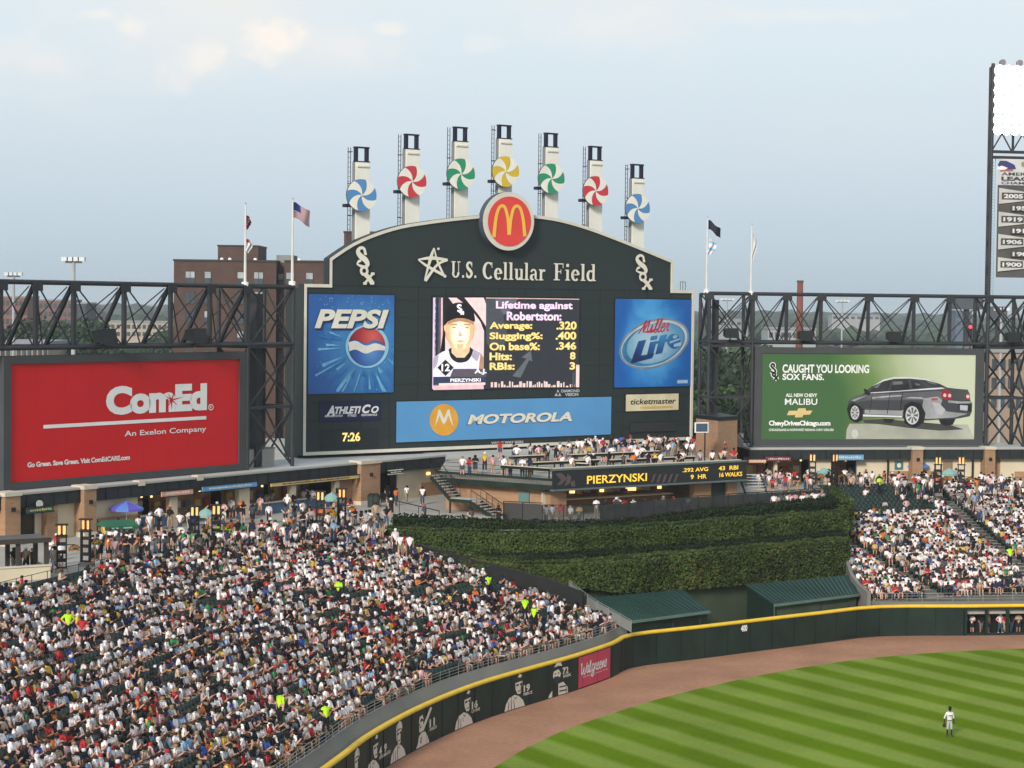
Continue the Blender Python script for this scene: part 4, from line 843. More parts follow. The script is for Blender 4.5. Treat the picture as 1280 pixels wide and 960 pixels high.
# ---- seven pinwheel towers
PCOL={'blue':(0.09,0.25,0.50),'red':(0.58,0.04,0.055),'green':(0.025,0.28,0.14),'yellow':(0.68,0.46,0.03)}
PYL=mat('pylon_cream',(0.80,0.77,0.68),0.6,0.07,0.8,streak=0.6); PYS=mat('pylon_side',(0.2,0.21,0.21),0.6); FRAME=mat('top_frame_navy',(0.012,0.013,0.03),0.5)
def pylon(px,ptop,pfr,wx,wy,col,label):
    u,zt=SP.uv(px+3.5,ptop,-.9); zf=SP.uv(px,pfr,-.9)[1]; uw,zw=SP.uv(wx+1.2,wy,-.15)
    zb=zS-0.5
    r=SP.root('pinwheel_tower',label,'pinwheel',u,0,'pinwheel towers on the scoreboard'); hw=0.80; y=.9
    x=SP.w(u,y,zb); r.location=x; h=zt-zb
    m_=MB(); m_.box(-hw,hw,0,.5,0,h); m_.build('pylon',PYL,r)
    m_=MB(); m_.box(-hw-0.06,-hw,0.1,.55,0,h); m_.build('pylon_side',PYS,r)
    m_=MB(); m_.box(-hw+.12,hw-.12,-.1,.0,h-.45,h-.3); m_.build('top_ledge',TRIM,r)
    fh=zf-zb
    for n_,a0,a1 in (('frame_post',-hw,-hw+.3),('frame_post',hw-.4,hw-.1)):
        m_=MB(); m_.box(a0,a1,.1,.45,h,fh); m_.build(n_,FRAME,r)
    m_=MB(); m_.box(-hw-.02,hw-.05,.05,.5,fh-.0,fh+.14); m_.build('frame_head',FRAME,r)
    m_=MB(); m_.box(-hw-.02,hw+.02,.05,.5,h,h+.12); m_.build('frame_sill',FRAME,r)
    # ladder at the left
    m_=MB()
    for a in (-hw-.5,-hw-.22): m_.bar((a,.6,0),(a,.6,fh+.05),.05)
    m_.build('ladder_rail',STEEL,r); m_=MB()
    for z in np.arange(.3,fh,.45): m_.bar((-hw-.5,.6,z),(-hw-.22,.6,z),.035)
    for z in np.arange(1,fh,3.0): m_.bar((-hw-.55,.6,z),(-hw,.6,z),.07)
    tag(m_.build('ladder_rungs',STEEL,r),kind='stuff')
    m_=MB()
    m_.bar((hw+.18,.6,h-1.5),(hw+.18,.6,fh),.04); m_.bar((hw,.6,h+.4),(hw+.18,.6,h+.4),.04); m_.bar((hw,.6,fh-.4),(hw+.18,.6,fh-.4),.04); m_.build('hand_rail',STEEL,r)
    # wheel
    cz=zw-zb; cx=uw-u; R0=1.5; EX=1.1
    m_=MB(); m_.tube((0,-.75,cz),(0,-.58,cz),R0,32); m_.v=[(cx+x_*EX,y_,z_) for x_,y_,z_ in m_.v]; m_.build('wheel_drum',mat('wheel_drum',(0.10,0.10,0.10)),r,smooth=False)
    m_=MB(); m_.tube((cx-.15,-.35,cz-.1),(cx-.15,.2,cz-.1),.5,10); m_.build('wheel_mount',FRAME,r)
    m_=MB(); m_.box(cx-1.6,cx-1.0,-.5,.1,cz-1.15,cz-.85); m_.build('motor_bracket',FRAME,r)
    cm=mat('pinwheel_'+col,PCOL[col],0.5,0.05)
    for k in range(8):
        a0=math.pi/2-0.25+k*math.pi/4; pts=[(cx,-.765,cz)]; n=6
        def edge(a): return [(cx+R0*t*math.cos(a+0.75*(t-1)),-.765,cz+R0*t*math.sin(a+0.75*(t-1))) for t in np.linspace(0,1,n+1)[1:]]
        e0=edge(a0); e1=edge(a0+math.pi/4); arc_=[(cx+R0*math.cos(a0+math.pi/4*i/4),-.765,cz+R0*math.sin(a0+math.pi/4*i/4)) for i in range(1,4)]
        vs=[(cx,-.765,cz)]+e0+arc_+e1[::-1]; dd=-.02 if k%2 else 0; vs=[(cx+(x_-cx)*EX,y_+dd,z_) for x_,y_,z_ in vs]
        bmm=MB(); bmm.add(vs,[tuple(range(len(vs)))]); bmm.build('blade',cm if k%2==0 else PYL,r)
    m_=MB(); m_.tube((cx,-.84,cz),(cx,-.78,cz),.1,8); m_.build('hub',TRIM,r)
for a in [(450.5,203,185,451,244,'blue','blue and white pinwheel on the leftmost pylon of the scoreboard'),(513,187,169,514,227,'red','red and white pinwheel on the second pylon from the left'),
 (574,177.5,160,575.2,217.5,'green','green and white pinwheel left of the yellow one'),(629,174,157.5,631,214.5,'yellow','yellow and white pinwheel on the centre pylon behind the round red sign'),
 (687.3,184.5,167.5,688.3,223.2,'green','green and white pinwheel right of the yellow one'),(742.5,201,184,743.5,238.6,'red','red and white pinwheel on the second pylon from the right'),
 (795,223.5,206.5,796,260.5,'blue','blue and white pinwheel on the rightmost pylon of the scoreboard')]: pylon(*a)
# handrail hoop on the right shoulder
m_=MB(); hu=B.p(861,355)[0]
for du in (0,.35,.7): 
    m_.tube((hu+du-.3,1,zS),(hu+du-.3,1,zS+.9),.03,6)
m_.bar((hu-.3,1,zS+.9),(hu+.4,1,zS+.9),.05); m_.build('roof_rail',STEEL,sb)
sb.location=(*SP.A,0)
# ================================================================ side billboards, trusses, towers
LP=Plane((-37.7,153.0),(-13.05,188.2))            # concession front, left
LB=Plane((-37.7,153.0),(-13.05,188.2),1.6)        # billboard plane, left
RP=Plane((20.7,210.6),(52.5,216.6))
RB=Plane((20.7,210.6),(52.5,216.6),1.4)
DFR=mat('billboard_frame',(0.055,0.058,0.060),0.55,0.08,0.5)
b=Board(LB,out=.3)
def rect_m(bd,u0,u1,z0,z1,n,o,th=0.0,m=0):
    if th: bd.layer(n).box(u0,u1,-o,-o+th,z0,z1)
    else: bd.layer(n).add([(u0,-o,z0),(u1,-o,z0),(u1,-o,z1),(u0,-o,z1)],[(0,1,2,3)])
def mean_z(bd,*ps): return sum(bd.p(*q)[1] for q in ps)/len(ps)
fu0=b.p(3,520)[0]; fu1=b.p(307,510)[0]; fz1=mean_z(b,(3,445),(307,440)); fz0=mean_z(b,(3,615),(307,586))
pu0=b.p(12,520)[0]; pu1=b.p(298,510)[0]; pz1=mean_z(b,(12,455.8),(298,447.8)); pz0=mean_z(b,(12,605),(298,578.5))
for n_,a in (('frame_rail',(fu0,fu1,pz1,fz1)),('frame_rail',(fu0,fu1,fz0,pz0)),('frame_stile',(fu0,pu0,pz0,pz1)),('frame_stile',(pu1,fu1,pz0,pz1))):
    b.layer(n_+':'+str(len(b.L))).box(a[0],a[1],-.45,.6,a[2],a[3])
rect_m(b,pu0,pu1,pz0,pz1,'face',-.05,.3)
b.L['face']=MB(); b.layer('face').box(pu0,pu1,-.3,.5,pz0,pz1)
o_=.33
b.text('ComEd',132,478.5,258.5,519.5,'letters_main',o_,bold=0.055,space=0.93)
# spark over the E
for k,(dx,dy) in enumerate([(5,-14),(17,-4.5),(8,7),(0,13),(-5,9),(-7,3),(-9,-6),(-5,-9)]):
    L_=math.hypot(dx,dy); nx,ny=-dy/L_*1.0,dx/L_*1.0; b.poly([(214+nx,500+ny),(214-nx,500-ny),(214+dx,500+dy)],'spark:%d'%k,o_+.012+.001*k)
b.text('R',262,507,264.5,510.5,'small_mark',o_,bold=.02); q=[b.p(263.3+3*math.cos(a),509-3.4*math.sin(a)) for a in np.linspace(0,2*math.pi,16,endpoint=False)]; b.rib_m(q,.07,'small_mark',o_+.003,closed=True)
p=b.p(54,534.5); q=b.p(257.5,521.2); zz=(p[1]+q[1])/2; rect_m(b,p[0],q[0],zz-.14,zz+.14,'rule_line',o_)
b.text('An Exelon Company',155.5,532.5,257.5,547.5,'letters_sub',o_,bold=0.012)
b.text('Go Green. Save Green. Visit ComEdCARE.com',34,568.5,162,584.5,'letters_foot',o_,bold=0.035,space=.95)
cw_=thing('red_billboard','huge red billboard with white electric company lettering above the left concessions','billboard',(0,0,0))
RED=mat('billboard_red',(0.56,0.006,0.009),0.5,0.05,0.3); 
mm_={'face':RED,'letters_main':WHITE,'small_mark':WHITE,'rule_line':WHITE,'letters_sub':WHITE,'letters_foot':WHITE}
for n in b.L:
    if n.startswith('frame'): mm_[n]=DFR
    if n.startswith('spark'): mm_[n]=RED
adopt(b,cw_,mm_)
for k in range(1,9):
    x_=pu0+(pu1-pu0)*k/9; m_=MB(); m_.box(x_-.012,x_+.012,-.306,-.3,pz0,pz1); m_.build('vinyl_seam',mat('vinyl_seam',(0.52,0.009,0.011)),cw_)
# ---- green car billboard
g=Board(RB,out=.3)
fu0=g.p(942.5,500)[0]; fu1=g.p(1229,500)[0]; fz1=mean_z(g,(942,434),(1229,436)); fz0=mean_z(g,(942,557.5),(1229,556.5))
pu0=g.p(951.3,500)[0]; pu1=g.p(1218.5,500)[0]; pz1=mean_z(g,(951,441.7),(1218,443)); pz0=mean_z(g,(951,549.5),(1218,548.8))
for a in ((fu0,fu1,pz1,fz1),(fu0,fu1,fz0,pz0),(fu0,pu0,pz0,pz1),(pu1,fu1,pz0,pz1)): g.layer('frame_rail:%d'%len(g.L)).box(a[0],a[1],-.4,.6,a[2],a[3])
g.layer('face').box(pu0,pu1,-.3,.5,pz0,pz1)
o_=.32
cc=g.p(1215,470)
def greens(t,c,b_):
    L_=t.links.new; s=t.nodes.new('ShaderNodeSeparateXYZ'); L_(c.outputs['Object'],s.inputs[0])
    a=t.nodes.new('ShaderNodeMath'); a.operation='MULTIPLY_ADD'; L_(s.outputs['Z'],a.inputs[0]); a.inputs[1].default_value=0.25; L_(s.outputs['X'],a.inputs[2])
    n=t.nodes.new('ShaderNodeTexNoise'); n.inputs['Scale'].default_value=.25; L_(c.outputs['Object'],n.inputs['Vector'])
    a2=t.nodes.new('ShaderNodeMath'); a2.operation='MULTIPLY_ADD'; L_(n.outputs[0],a2.inputs[0]); a2.inputs[1].default_value=3; L_(a.outputs[0],a2.inputs[2])
    off=0.25*20+1.5
    mr_=t.nodes.new('ShaderNodeMapRange'); mr_.inputs[1].default_value=g.p(1040,500)[0]+off; mr_.inputs[2].default_value=g.p(1180,500)[0]+off; L_(a2.outputs[0],mr_.inputs[0])
    r=t.nodes.new('ShaderNodeValToRGB'); L_(mr_.outputs[0],r.inputs[0]); e=r.color_ramp.elements; e[0].position=0; e[0].color=(0.045,0.115,0.035,1); e[1].position=1; e[1].color=(0.52,0.56,0.40,1)
    x=e.new(.35); x.color=(0.13,0.22,0.06,1); x=e.new(.62); x.color=(0.36,0.42,0.24,1); L_(r.outputs[0],b_.inputs['Base Color'])
GREENF=gradient_mat('car_ad_green',greens)
g.text('CAUGHT YOU LOOKING',978,456,1086.5,466,'white_letters',o_,bold=.03); g.text('SOX FANS.',978,467.3,1030,475,'white_letters',o_,bold=.03)
g.text('ALL NEW CHEVY',982,491.8,1021.5,496.2,'white_letters',o_,bold=.03); g.text('MALIBU',981,498.3,1021.5,506,'white_letters',o_,bold=.01)
g.text('ChevyDrivesChicago.com',961,525.7,1038,533.8,'white_letters',o_,bold=.04,space=.93); g.text('CHICAGOLAND & NORTHWEST INDIANA CHEVY DEALERS',961,535.8,1042,538.8,'white_letters',o_,bold=.02)
g.poly([(986,513.4),(996.5,513.4),(997.5,510.4),(1007,510.2),(1007.5,513.4),(1015.5,513.2),(1012.5,518.2),(1004,518.6),(1003,521.6),(993.5,521.8),(994,518.8),(983.5,519)],'gold_mark',o_)
# monogram in black and white
def sox2(bd,cx,cy,s,n,w,o):
    for k,pts in enumerate([[(.02,.62),(-.02,.95),(-.22,1.0),(-.36,.8),(-.2,.55),(.05,.35),(.16,.12),(.05,-.02),(-.15,0),(-.42,.12)],[(-.02+.17*math.cos(a),-.24+.2*math.sin(a)) for a in np.linspace(0.3,2*math.pi+0.3,12)],[(.04,-.42),(.22,-.62),(.42,-.92)],[(.44,-.4),(.22,-.66),(.02,-.92)]]):
        q=[bd.p(cx+x*s,cy-y*s) for x,y in spline(pts,4)]; bd.rib_m(q,w,n,o+.002*k)
sox2(g,967.5,465.5,10.5,'emblem_white',.36,o_); sox2(g,967.5,465.5,10.5,'emblem_black',.2,o_+.015)
# printed car, three-quarter rear view
def Z(x,y): return (940+x/4.267,430+y/4.267)   # reads the enlarged survey picture
def zp(pts,n,o): g.poly([Z(*q) for q in pts],n,o_+o)
zp([(520,425),(1150,430),(1186,505),(500,507),(505,455)],'floor_sheen',.004)
zp([(590,405),(700,400),(1050,430),(1130,455),(1000,462),(830,447),(700,430),(600,420)],'shadow',.008)
body=[(507,350),(515,305),(545,283),(590,268),(612,245),(640,225),(700,192),(755,180),(830,176),(905,182),(960,195),(1000,212),(1040,232),(1090,238),(1145,245),(1160,262),(1163,300),(1174,318),(1172,360),(1160,385),(1080,400),(1000,402),(925,408),(900,400),(580,388),(530,395),(512,380)]
zp(body,'body',.012)
zp([(512,300),(560,275),(620,268),(810,262),(990,250),(1040,262),(1010,300),(800,300),(620,300),(560,310)],'body_mid',.016)
zp([(600,345),(800,352),(900,340),(990,330),(1040,360),(1150,372),(1080,392),(930,400),(880,385),(600,372)],'body_light',.016)
zp([(915,290),(990,280),(1015,300),(1000,340),(940,380),(905,350)],'body_light',.018)
zp([(620,258),(660,222),(705,196),(745,190),(722,252)],'glass:a',.02); zp([(735,252),(755,192),(828,187),(842,240),(800,248)],'glass:b',.02); zp([(855,238),(845,192),(885,196),(935,232)],'glass:c',.02)
zp([(880,182),(925,185),(985,208),(1030,228),(965,228),(920,205)],'glass:d',.022)
zp([(612,262),(650,262),(800,252),(1010,240),(1030,236),(1010,232),(940,236),(845,244),(800,248),(640,258)],'chrome:a',.024)
zp([(640,225),(700,190),(755,177),(850,176),(930,186),(1000,212),(930,193),(840,184),(757,185),(705,197)],'chrome:b',.025)
zp([(580,375),(800,383),(800,392),(575,386)],'chrome:c',.024)
zp([(1040,235),(1150,243),(1158,262),(1160,300),(1070,300),(1040,270)],'boot',.024); zp([(1100,318),(1168,322),(1168,360),(1100,355)],'plate_recess',.026); zp([(1108,325),(1150,328),(1148,356),(1108,352)],'plate',.03)
zp([(1012,245),(1035,236),(1062,262),(1066,296),(1022,296),(1010,275)],'lamp:a',.03); zp([(1140,262),(1158,265),(1160,298),(1143,296)],'lamp:b',.03)
for cx,cy in ((1027,273),(1053,275),(1150,280)): zp(circ(cx,cy,9,10,12),'lamp_glow:%d'%cx,.034)
zp([(955,290),(990,288),(988,300),(957,302)],'side_badge',.028); zp([(594,240),(605,238),(632,262),(625,276),(605,268)],'mirror',.03)
zp([(505,345),(520,320),(540,312),(575,330),(590,370),(588,405),(560,418),(520,400)],'arch:a',.03); zp([(803,370),(812,325),(850,305),(900,318),(925,370),(915,420),(860,440),(815,425)],'arch:b',.03)
zp(circ(556,370,36,48,24),'tyre:a',.034); zp(circ(862,383,53,61,24),'tyre:b',.034); zp(circ(548,366,23,37,24),'rim:a',.038); zp(circ(854,380,36,49,24),'rim:b',.038)
zp([(695,398),(760,400),(745,422),(710,418)],'tyre:c',.014); zp([(995,402),(1085,400),(1070,430),(1030,437),(1005,425)],'tyre:d',.014)
for k,(cx,cy,rx,ry) in enumerate(((548,366,20,33),(854,380,32,44))):
    for j in range(8):
        a=j*math.pi/4; zp([(cx+rx*.25*math.cos(a-.3),cy+ry*.25*math.sin(a-.3)),(cx+rx*.95*math.cos(a-.2),cy+ry*.95*math.sin(a-.2)),(cx+rx*.95*math.cos(a+.2),cy+ry*.95*math.sin(a+.2)),(cx+rx*.25*math.cos(a+.3),cy+ry*.25*math.sin(a+.3))],'spoke_gap:%d'%(k*8+j),.042)
zp(circ(548,480,18,25,14),'reflection',.01)
zp([(735,255),(738,255),(722,372),(718,372)],'door_line:a',.03); zp([(800,252),(803,252),(800,300),(790,352),(787,352)],'door_line:b',.03); zp([(640,262),(643,262),(628,365),(625,365)],'door_line:c',.03); zp([(575,345),(800,352),(800,355),(575,349)],'door_line:d',.03)
zp([(648,232),(672,214),(690,206),(668,236)],'window_sheen:a',.026); zp([(752,200),(800,198),(806,214),(750,218)],'window_sheen:b',.026); zp([(925,195),(968,206),(985,218),(940,206)],'window_sheen:c',.028); zp([(868,208),(890,212),(900,222),(872,220)],'window_sheen:d',.028)
zp([(530,300),(570,284),(612,276),(575,292),(545,306)],'hood_sheen',.02); zp([(640,283),(720,276),(800,272),(800,278),(720,284),(640,292)],'side_sheen:a',.02); zp([(812,290),(850,282),(900,284),(930,296),(900,292),(850,290)],'side_sheen:b',.021); zp([(1045,300),(1110,306),(1165,306),(1165,316),(1100,318),(1045,312)],'side_sheen:c',.027); zp([(960,310),(1000,318),(1030,350),(1010,380),(985,372)],'bumper_sheen',.022)
gw=thing('green_billboard','green and cream billboard with a dark silver car above the right concessions','billboard',(0,0,0))
mm_={'face':GREENF,'white_letters':WHITE,'gold_mark':mat('gold_mark',(0.62,0.46,0.2)),'emblem_white':WHITE,'emblem_black':BLACK,'floor_sheen':mat('floor_sheen',(0.36,0.36,0.30),.5,.25,.3),'shadow':mat('printed_shadow',(0.05,0.05,0.045)),
'body':mat('car_dark',(0.05,0.052,0.058),.4,.1,.5),'body_mid':mat('car_mid',(0.10,0.10,0.11),.4,.3,.4),'body_light':mat('car_light',(0.30,0.30,0.31),.4,.25,.5),'boot':mat('car_boot',(0.055,0.062,0.062)),'plate_recess':BLACK,'plate':mat('plate_grey',(0.4,0.42,0.45)),'side_badge':mat('side_badge',(0.36,0.07,0.05)),'mirror':BLACK,'reflection':mat('rim_reflection',(0.5,0.5,0.46))}
for n in g.L:
    k=n.split(':')[0]
    if k in ('window_sheen','hood_sheen','side_sheen','bumper_sheen','door_line'): mm_[n]={'window_sheen':mat('window_sheen',(0.13,0.14,0.15)),'hood_sheen':mat('hood_sheen',(0.26,0.26,0.27)),'side_sheen':mat('side_sheen',(0.33,0.33,0.34),.4,.3,.8),'bumper_sheen':mat('bumper_sheen',(0.42,0.42,0.43)),'door_line':BLACK}[k]
    mm_.setdefault(n,{'frame_rail':DFR,'glass':mat('printed_glass',(0.03,0.033,0.036),.4,.5,.6),'chrome':mat('printed_chrome',(0.60,0.60,0.60)),'lamp':mat('tail_red',(0.25,0.02,0.03)),'lamp_glow':mat('lamp_glow',(0.75,0.4,0.38)),'arch':BLACK,'tyre':BLACK,'rim':mat('printed_rim',(0.5,0.5,0.5)),'spoke_gap':mat('spoke_gap',(0.1,0.1,0.1))}.get(k,DFR))
adopt(g,gw,mm_)

# ---------------------------------------------------------------- trusses
def truss(name,label,P,x0px,x1px,nodes_px,yrow,zt,zb,depth,u_ext=None,rear_sign=1):
    r=P.root(name,label,'truss'); r.location=(*P.A,0); r.rotation_euler=(0,0,P.rz)
    u=[P.uv(px,yrow)[0] for px in nodes_px]; ua,ub=(P.uv(x0px,yrow)[0],P.uv(x1px,yrow)[0])
    def part(n_,mb,**k): tag(mb.build(n_,STEEL,r,smooth=False),**k)
    mb=MB(); mb.tube((ua,0,zt),(ub,0,zt),.2,10); part('top_chord',mb)
    mb=MB(); mb.tube((ua,0,zb),(ub,0,zb),.19,10); part('bottom_chord',mb)
    mb=MB(); mb.tube((ua,depth,zb),(ub,depth,zb),.2,8); part('bottom_chord',mb)
    mb=MB(); mb.box(ua,ub,.3,depth-.3,zb-.05,zb+.03); part('catwalk',mb)
    for i,x in enumerate(u):
        mb=MB(); mb.bar((x,0,zb),(x,0,zt),.3,.3,up=(0,1,0)); part('post',mb)
        mb=MB(); mb.bar((x,depth,zb),(x,.15,zt-.1),.26,.26); part('strut',mb)
        mb=MB(); mb.bar((x,0,zb),(x,depth,zb),.22,.22); part('cross_beam',mb)
        mb=MB(); mb.box(x-.5,x+.5,-.27,-.21,zt-.65,zt+.1); part('gusset_plate',mb)
        if i<len(u)-1:
            x2=u[i+1]; c0=.3
            for (a,b_) in (((x+c0,-.0,zt-.3),(x2-c0,0,zb+.2)),((x+c0,.1,zb+.2),(x2-c0,.1,zt-.3)),((x+c0,.3,zt-.3),(x2-c0,depth,zb+.2)),((x+c0,depth-.1,zb+.2),(x2-c0,.4,zt-.3))):
                mb=MB(); mb.bar(a,b_,.09,.09); part('cross_brace',mb)
    return r
zt=28.75; zb=23.55
lt=truss('left_roof_truss','dark steel box truss above the red billboard','x',0,0,[],0,0,0,0) if False else None
LT=Plane((-37.7,153.0),(-13.05,188.2),1.2)
lt=truss('steel_truss','dark steel truss with crossed braces running above the red billboard',LT,-60,366,[-22,0.5,44.5,92,155,213,262,308],400,LT.uv(160,355)[1],LT.uv(160,433)[1],3.2)
RT_=Plane((20.7,210.6),(52.5,216.6),1.0)
rtz=(RT_.uv(1000,368)[1],RT_.uv(1000,428.3)[1])
rt_=truss('steel_truss','dark steel truss with crossed braces running above the green billboard',RT_,884.5,1330,[885.5,940,983,1026,1085,1142,1187,1235,1290],400,rtz[0],rtz[1],3.2)
# speakers / floodlight boxes on the trusses
def fbox(P,px,py,w,h,label,yaw=0.3):
    u,z=P.uv(px,py); r=P.root('floodlight_box',label,'floodlight',u,z,'box floodlights along the trusses'); r.location=P.w(u,-.2,z)
    m_=MB(); m_.add([(-w/2,-.9,-h/2-.1),(w/2,-.9,-h/2-.1),(w/2,-.6,h/2),(-w/2,-.6,h/2),(-w/2+.1,.5,-h/2+.1),(w/2-.1,.5,-h/2+.1),(w/2-.1,.5,h/2-.1),(-w/2+.1,.5,h/2-.1)],[(0,1,2,3),(7,6,5,4),(3,2,6,7),(1,0,4,5),(0,3,7,4),(2,1,5,6)]); m_.build('housing',BLACK,r)
    m_=MB(); m_.box(-w/2-.04,w/2+.04,-.62,-.1,h/2,h/2+.06); m_.build('visor',STEEL,r)
    m_=MB(); m_.bar((0,0,-h/2-.5),(0,0,-h/2+.1),.12); m_.build('bracket',STEEL,r)
for px,py,l in [(127,420,'box floodlight on the left truss, the leftmost of them'),(241,419,'box floodlight on the left truss in front of the brick tower')]: fbox(LT,px,py,1.5,1.05,l)
for px,py,l in [(912,416,'box floodlight nearest the scoreboard on the right truss'),(1004.5,419,'box floodlight on the right truss left of the chimney foot'),(1115,420,'box floodlight in the middle of the right truss'),(1263,421,'box floodlight at the foot of the light tower')]: fbox(RT_,px,py,1.4,.85,l)
# ---------------------------------------------------------------- lattice towers
def lattice(r,P,u0,u1,y0,y1,z0,z1,levels,leg=.36,br=.12,off=(0,0)):
    o=off
    C_=[(u0,y0),(u1,y0),(u1,y1),(u0,y1)]
    for x,y in C_: mb=MB(); mb.tube((x,y,z0),(x,y,z1),leg/2,8); mb.build('leg',STEEL,r)
    zs=np.linspace(z0,z1,levels+1)
    for k in range(levels+1):
        if 0<k:
            for i in range(4): a=C_[i]; b_=C_[(i+1)%4]; mb=MB(); mb.bar((*a,zs[k]),(*b_,zs[k]),.24); mb.build('girt',STEEL,r)
        if k<levels:
            for i in range(4):
                a=C_[i]; b_=C_[(i+1)%4]
                for s in (0,1): mb=MB(); mb.bar((*a,zs[k+s]),(*b_,zs[k+1-s]),br); mb.build('cross_brace',STEEL,r)
def tower(label,P,px0,px1,yrow,depth,z0,z1,levels):
    r=P.root('support_tower',label,'tower'); r.location=(*P.A,0); r.rotation_euler=(0,0,P.rz)
    a=P.uv(px0,yrow)[0]; b_=P.uv(px1,yrow)[0]; lattice(r,P,a,b_,0,depth,z0,z1,levels); return r
t1_=tower('dark lattice tower between the red billboard and the scoreboard',LT,309.5,366,480,3.4,12.9,28.7,3)
mb=MB(); a=LT.uv(338,480)[0]; mb.box(a-.5,a+.3,1.2,2.0,12.9,28.0); mb.build('ladder_shaft',STEEL,t1_)
t2_=tower('dark lattice tower between the scoreboard and the green billboard',RT_,885.5,940,480,3.4,12.7,28.6,3)
mb=MB(); a=RT_.uv(898,480)[0]; mb.box(a-.3,a+.3,1.2,1.8,12.9,28.0); mb.build('ladder_shaft',STEEL,t2_)
# boxes at the tower feet
for P,px,py,w,h,l in [(LT,341,581,3.6,1.6,'pale utility cabinet at the foot of the left tower'),(RT_,925,548,1.6,1.3,'pale utility cabinet at the foot of the right tower')]:
    u=P.uv(px,py)[0]; r=P.root('utility_cabinet',l,'cabinet',u,12.85); r.location=P.w(u,1.9,12.82)
    m_=MB(); m_.box(-w/2,w/2,-.5,.5,0,h); m_.build('cabinet_body',mat('cabinet_beige',(0.40,0.38,0.34)),r); m_=MB(); m_.box(-w/2-.05,w/2+.05,-.56,.56,h,h+.08); m_.build('cabinet_lid',CONC_DK,r); 
    for s_ in (-.25,.25): m_=MB(); m_.box(w*s_-.02-w*.2,w*s_+w*.2,-.53,-.5,.12,h-.12); m_.build('cabinet_door',mat('cabinet_door',(0.34,0.32,0.29)),r)
# ---------------------------------------------------------------- light tower at the right
LTW=Plane((20.7,210.6),(52.5,216.6),1.0)
lu0=LTW.uv(1237,300)[0]; lu1=lu0+11.5
lw=LTW.root('light_tower','tall floodlight tower with a glaring white lamp bank above championship pennants','light tower'); lw.location=(*LTW.A,0); lw.rotation_euler=(0,0,LTW.rz)
def zrow(py,px=1260): return LTW.uv(px,py)[1]
lattice(lw,LTW,lu0,lu0+4.4,0,3.4,12.7,28.6,3,leg=.42,br=.17)
lattice(lw,LTW,lu1-4.4,lu1,0,3.4,12.7,28.6,3,leg=.42,br=.17)
for x,y in ((lu0,0),(lu0+1.25,3.4),(lu1,0),(lu1,3.4)):
    mb=MB(); mb.tube((x,y,28.6),(x,y,zrow(80)),.2,8); mb.build('leg',STEEL,lw)
for k in range(9):   # narrow side lattice
    z0=28.7+k*(zrow(80)-28.7)/9; z1=28.7+(k+1)*(zrow(80)-28.7)/9
    mb=MB(); mb.bar((lu0,0,z0),(lu0+1.25,3.4,z1),.12); mb.bar((lu0+1.25,3.4,z0),(lu0,0,z1),.12); mb.bar((lu0,0,z1),(lu0+1.25,3.4,z1),.1); mb.build('side_brace',STEEL,lw)
mesh_blue=mat('ladder_cage_mesh',(0.30,0.42,0.45),.6)
mb=MB()
for z in np.arange(29,zrow(200),.32): mb.bar((lu0+.12,.2,z),(lu0+.6,.6,z),.05)
for x in (lu0+.15,lu0+.62): mb.bar((x,.3,28.7),(x,.3,zrow(195)),.05)
tag(mb.build('caged_ladder',mesh_blue,lw),kind='stuff')
for py in (166,190,197): mb=MB(); mb.bar((lu0,0,zrow(py)),(lu1,0,zrow(py)),.25,.3); mb.build('girder',STEEL,lw)
for k in range(5):
    xa=lu0+k*2.3; mb=MB(); mb.bar((xa,0,zrow(190)),(xa+1.15,0,zrow(167)),.12); mb.bar((xa+1.15,0,zrow(167)),(xa+2.3,0,zrow(190)),.12); mb.build('cross_brace',STEEL,lw)
    mb=MB(); mb.bar((xa+.3,.5,zrow(190)),(xa+.3,.5,zrow(167)),.2); mb.build('post',STEEL,lw)
# lamp bank: rows of round lamps on a frame
LAMP=emat('floodlight_glow',(1.0,0.98,0.95),9.0)
zlo=zrow(161,1240); zhi=zrow(87,1240); nrow=7; ncol=12
for j in range(nrow):
    z=zlo+(zhi-zlo)*j/(nrow-1)
    mb=MB(); mb.bar((lu0,.5,z),(lu1,.5,z),.14); mb.build('lamp_rail',STEEL,lw)
    for i in range(ncol):
        x=lu0+.55+i*(lu1-lu0-1.1)/(ncol-1)
        mb=MB(); mb.tube((x,-.35,z-.08),(x,-.4,z-.09),.56,12); mb.build('lamp_lens',LAMP,lw)
        mb=MB(); mb.tube((x,-.33,z-.08),(x,.3,z),.58,10,r2=.2); mb.build('lamp_housing',STEEL,lw)
for i in range(6):
    x=lu0+.9+i*1.9; mb=MB(); z=zrow(78,1240); mb.tube((x,-.5,z),(x,-.1,z),.32,10); mb.bar((x,0,z-.6),(x,0,z),.1); mb.build('top_horn',mat('horn_grey',(0.25,0.22,0.25)),lw)
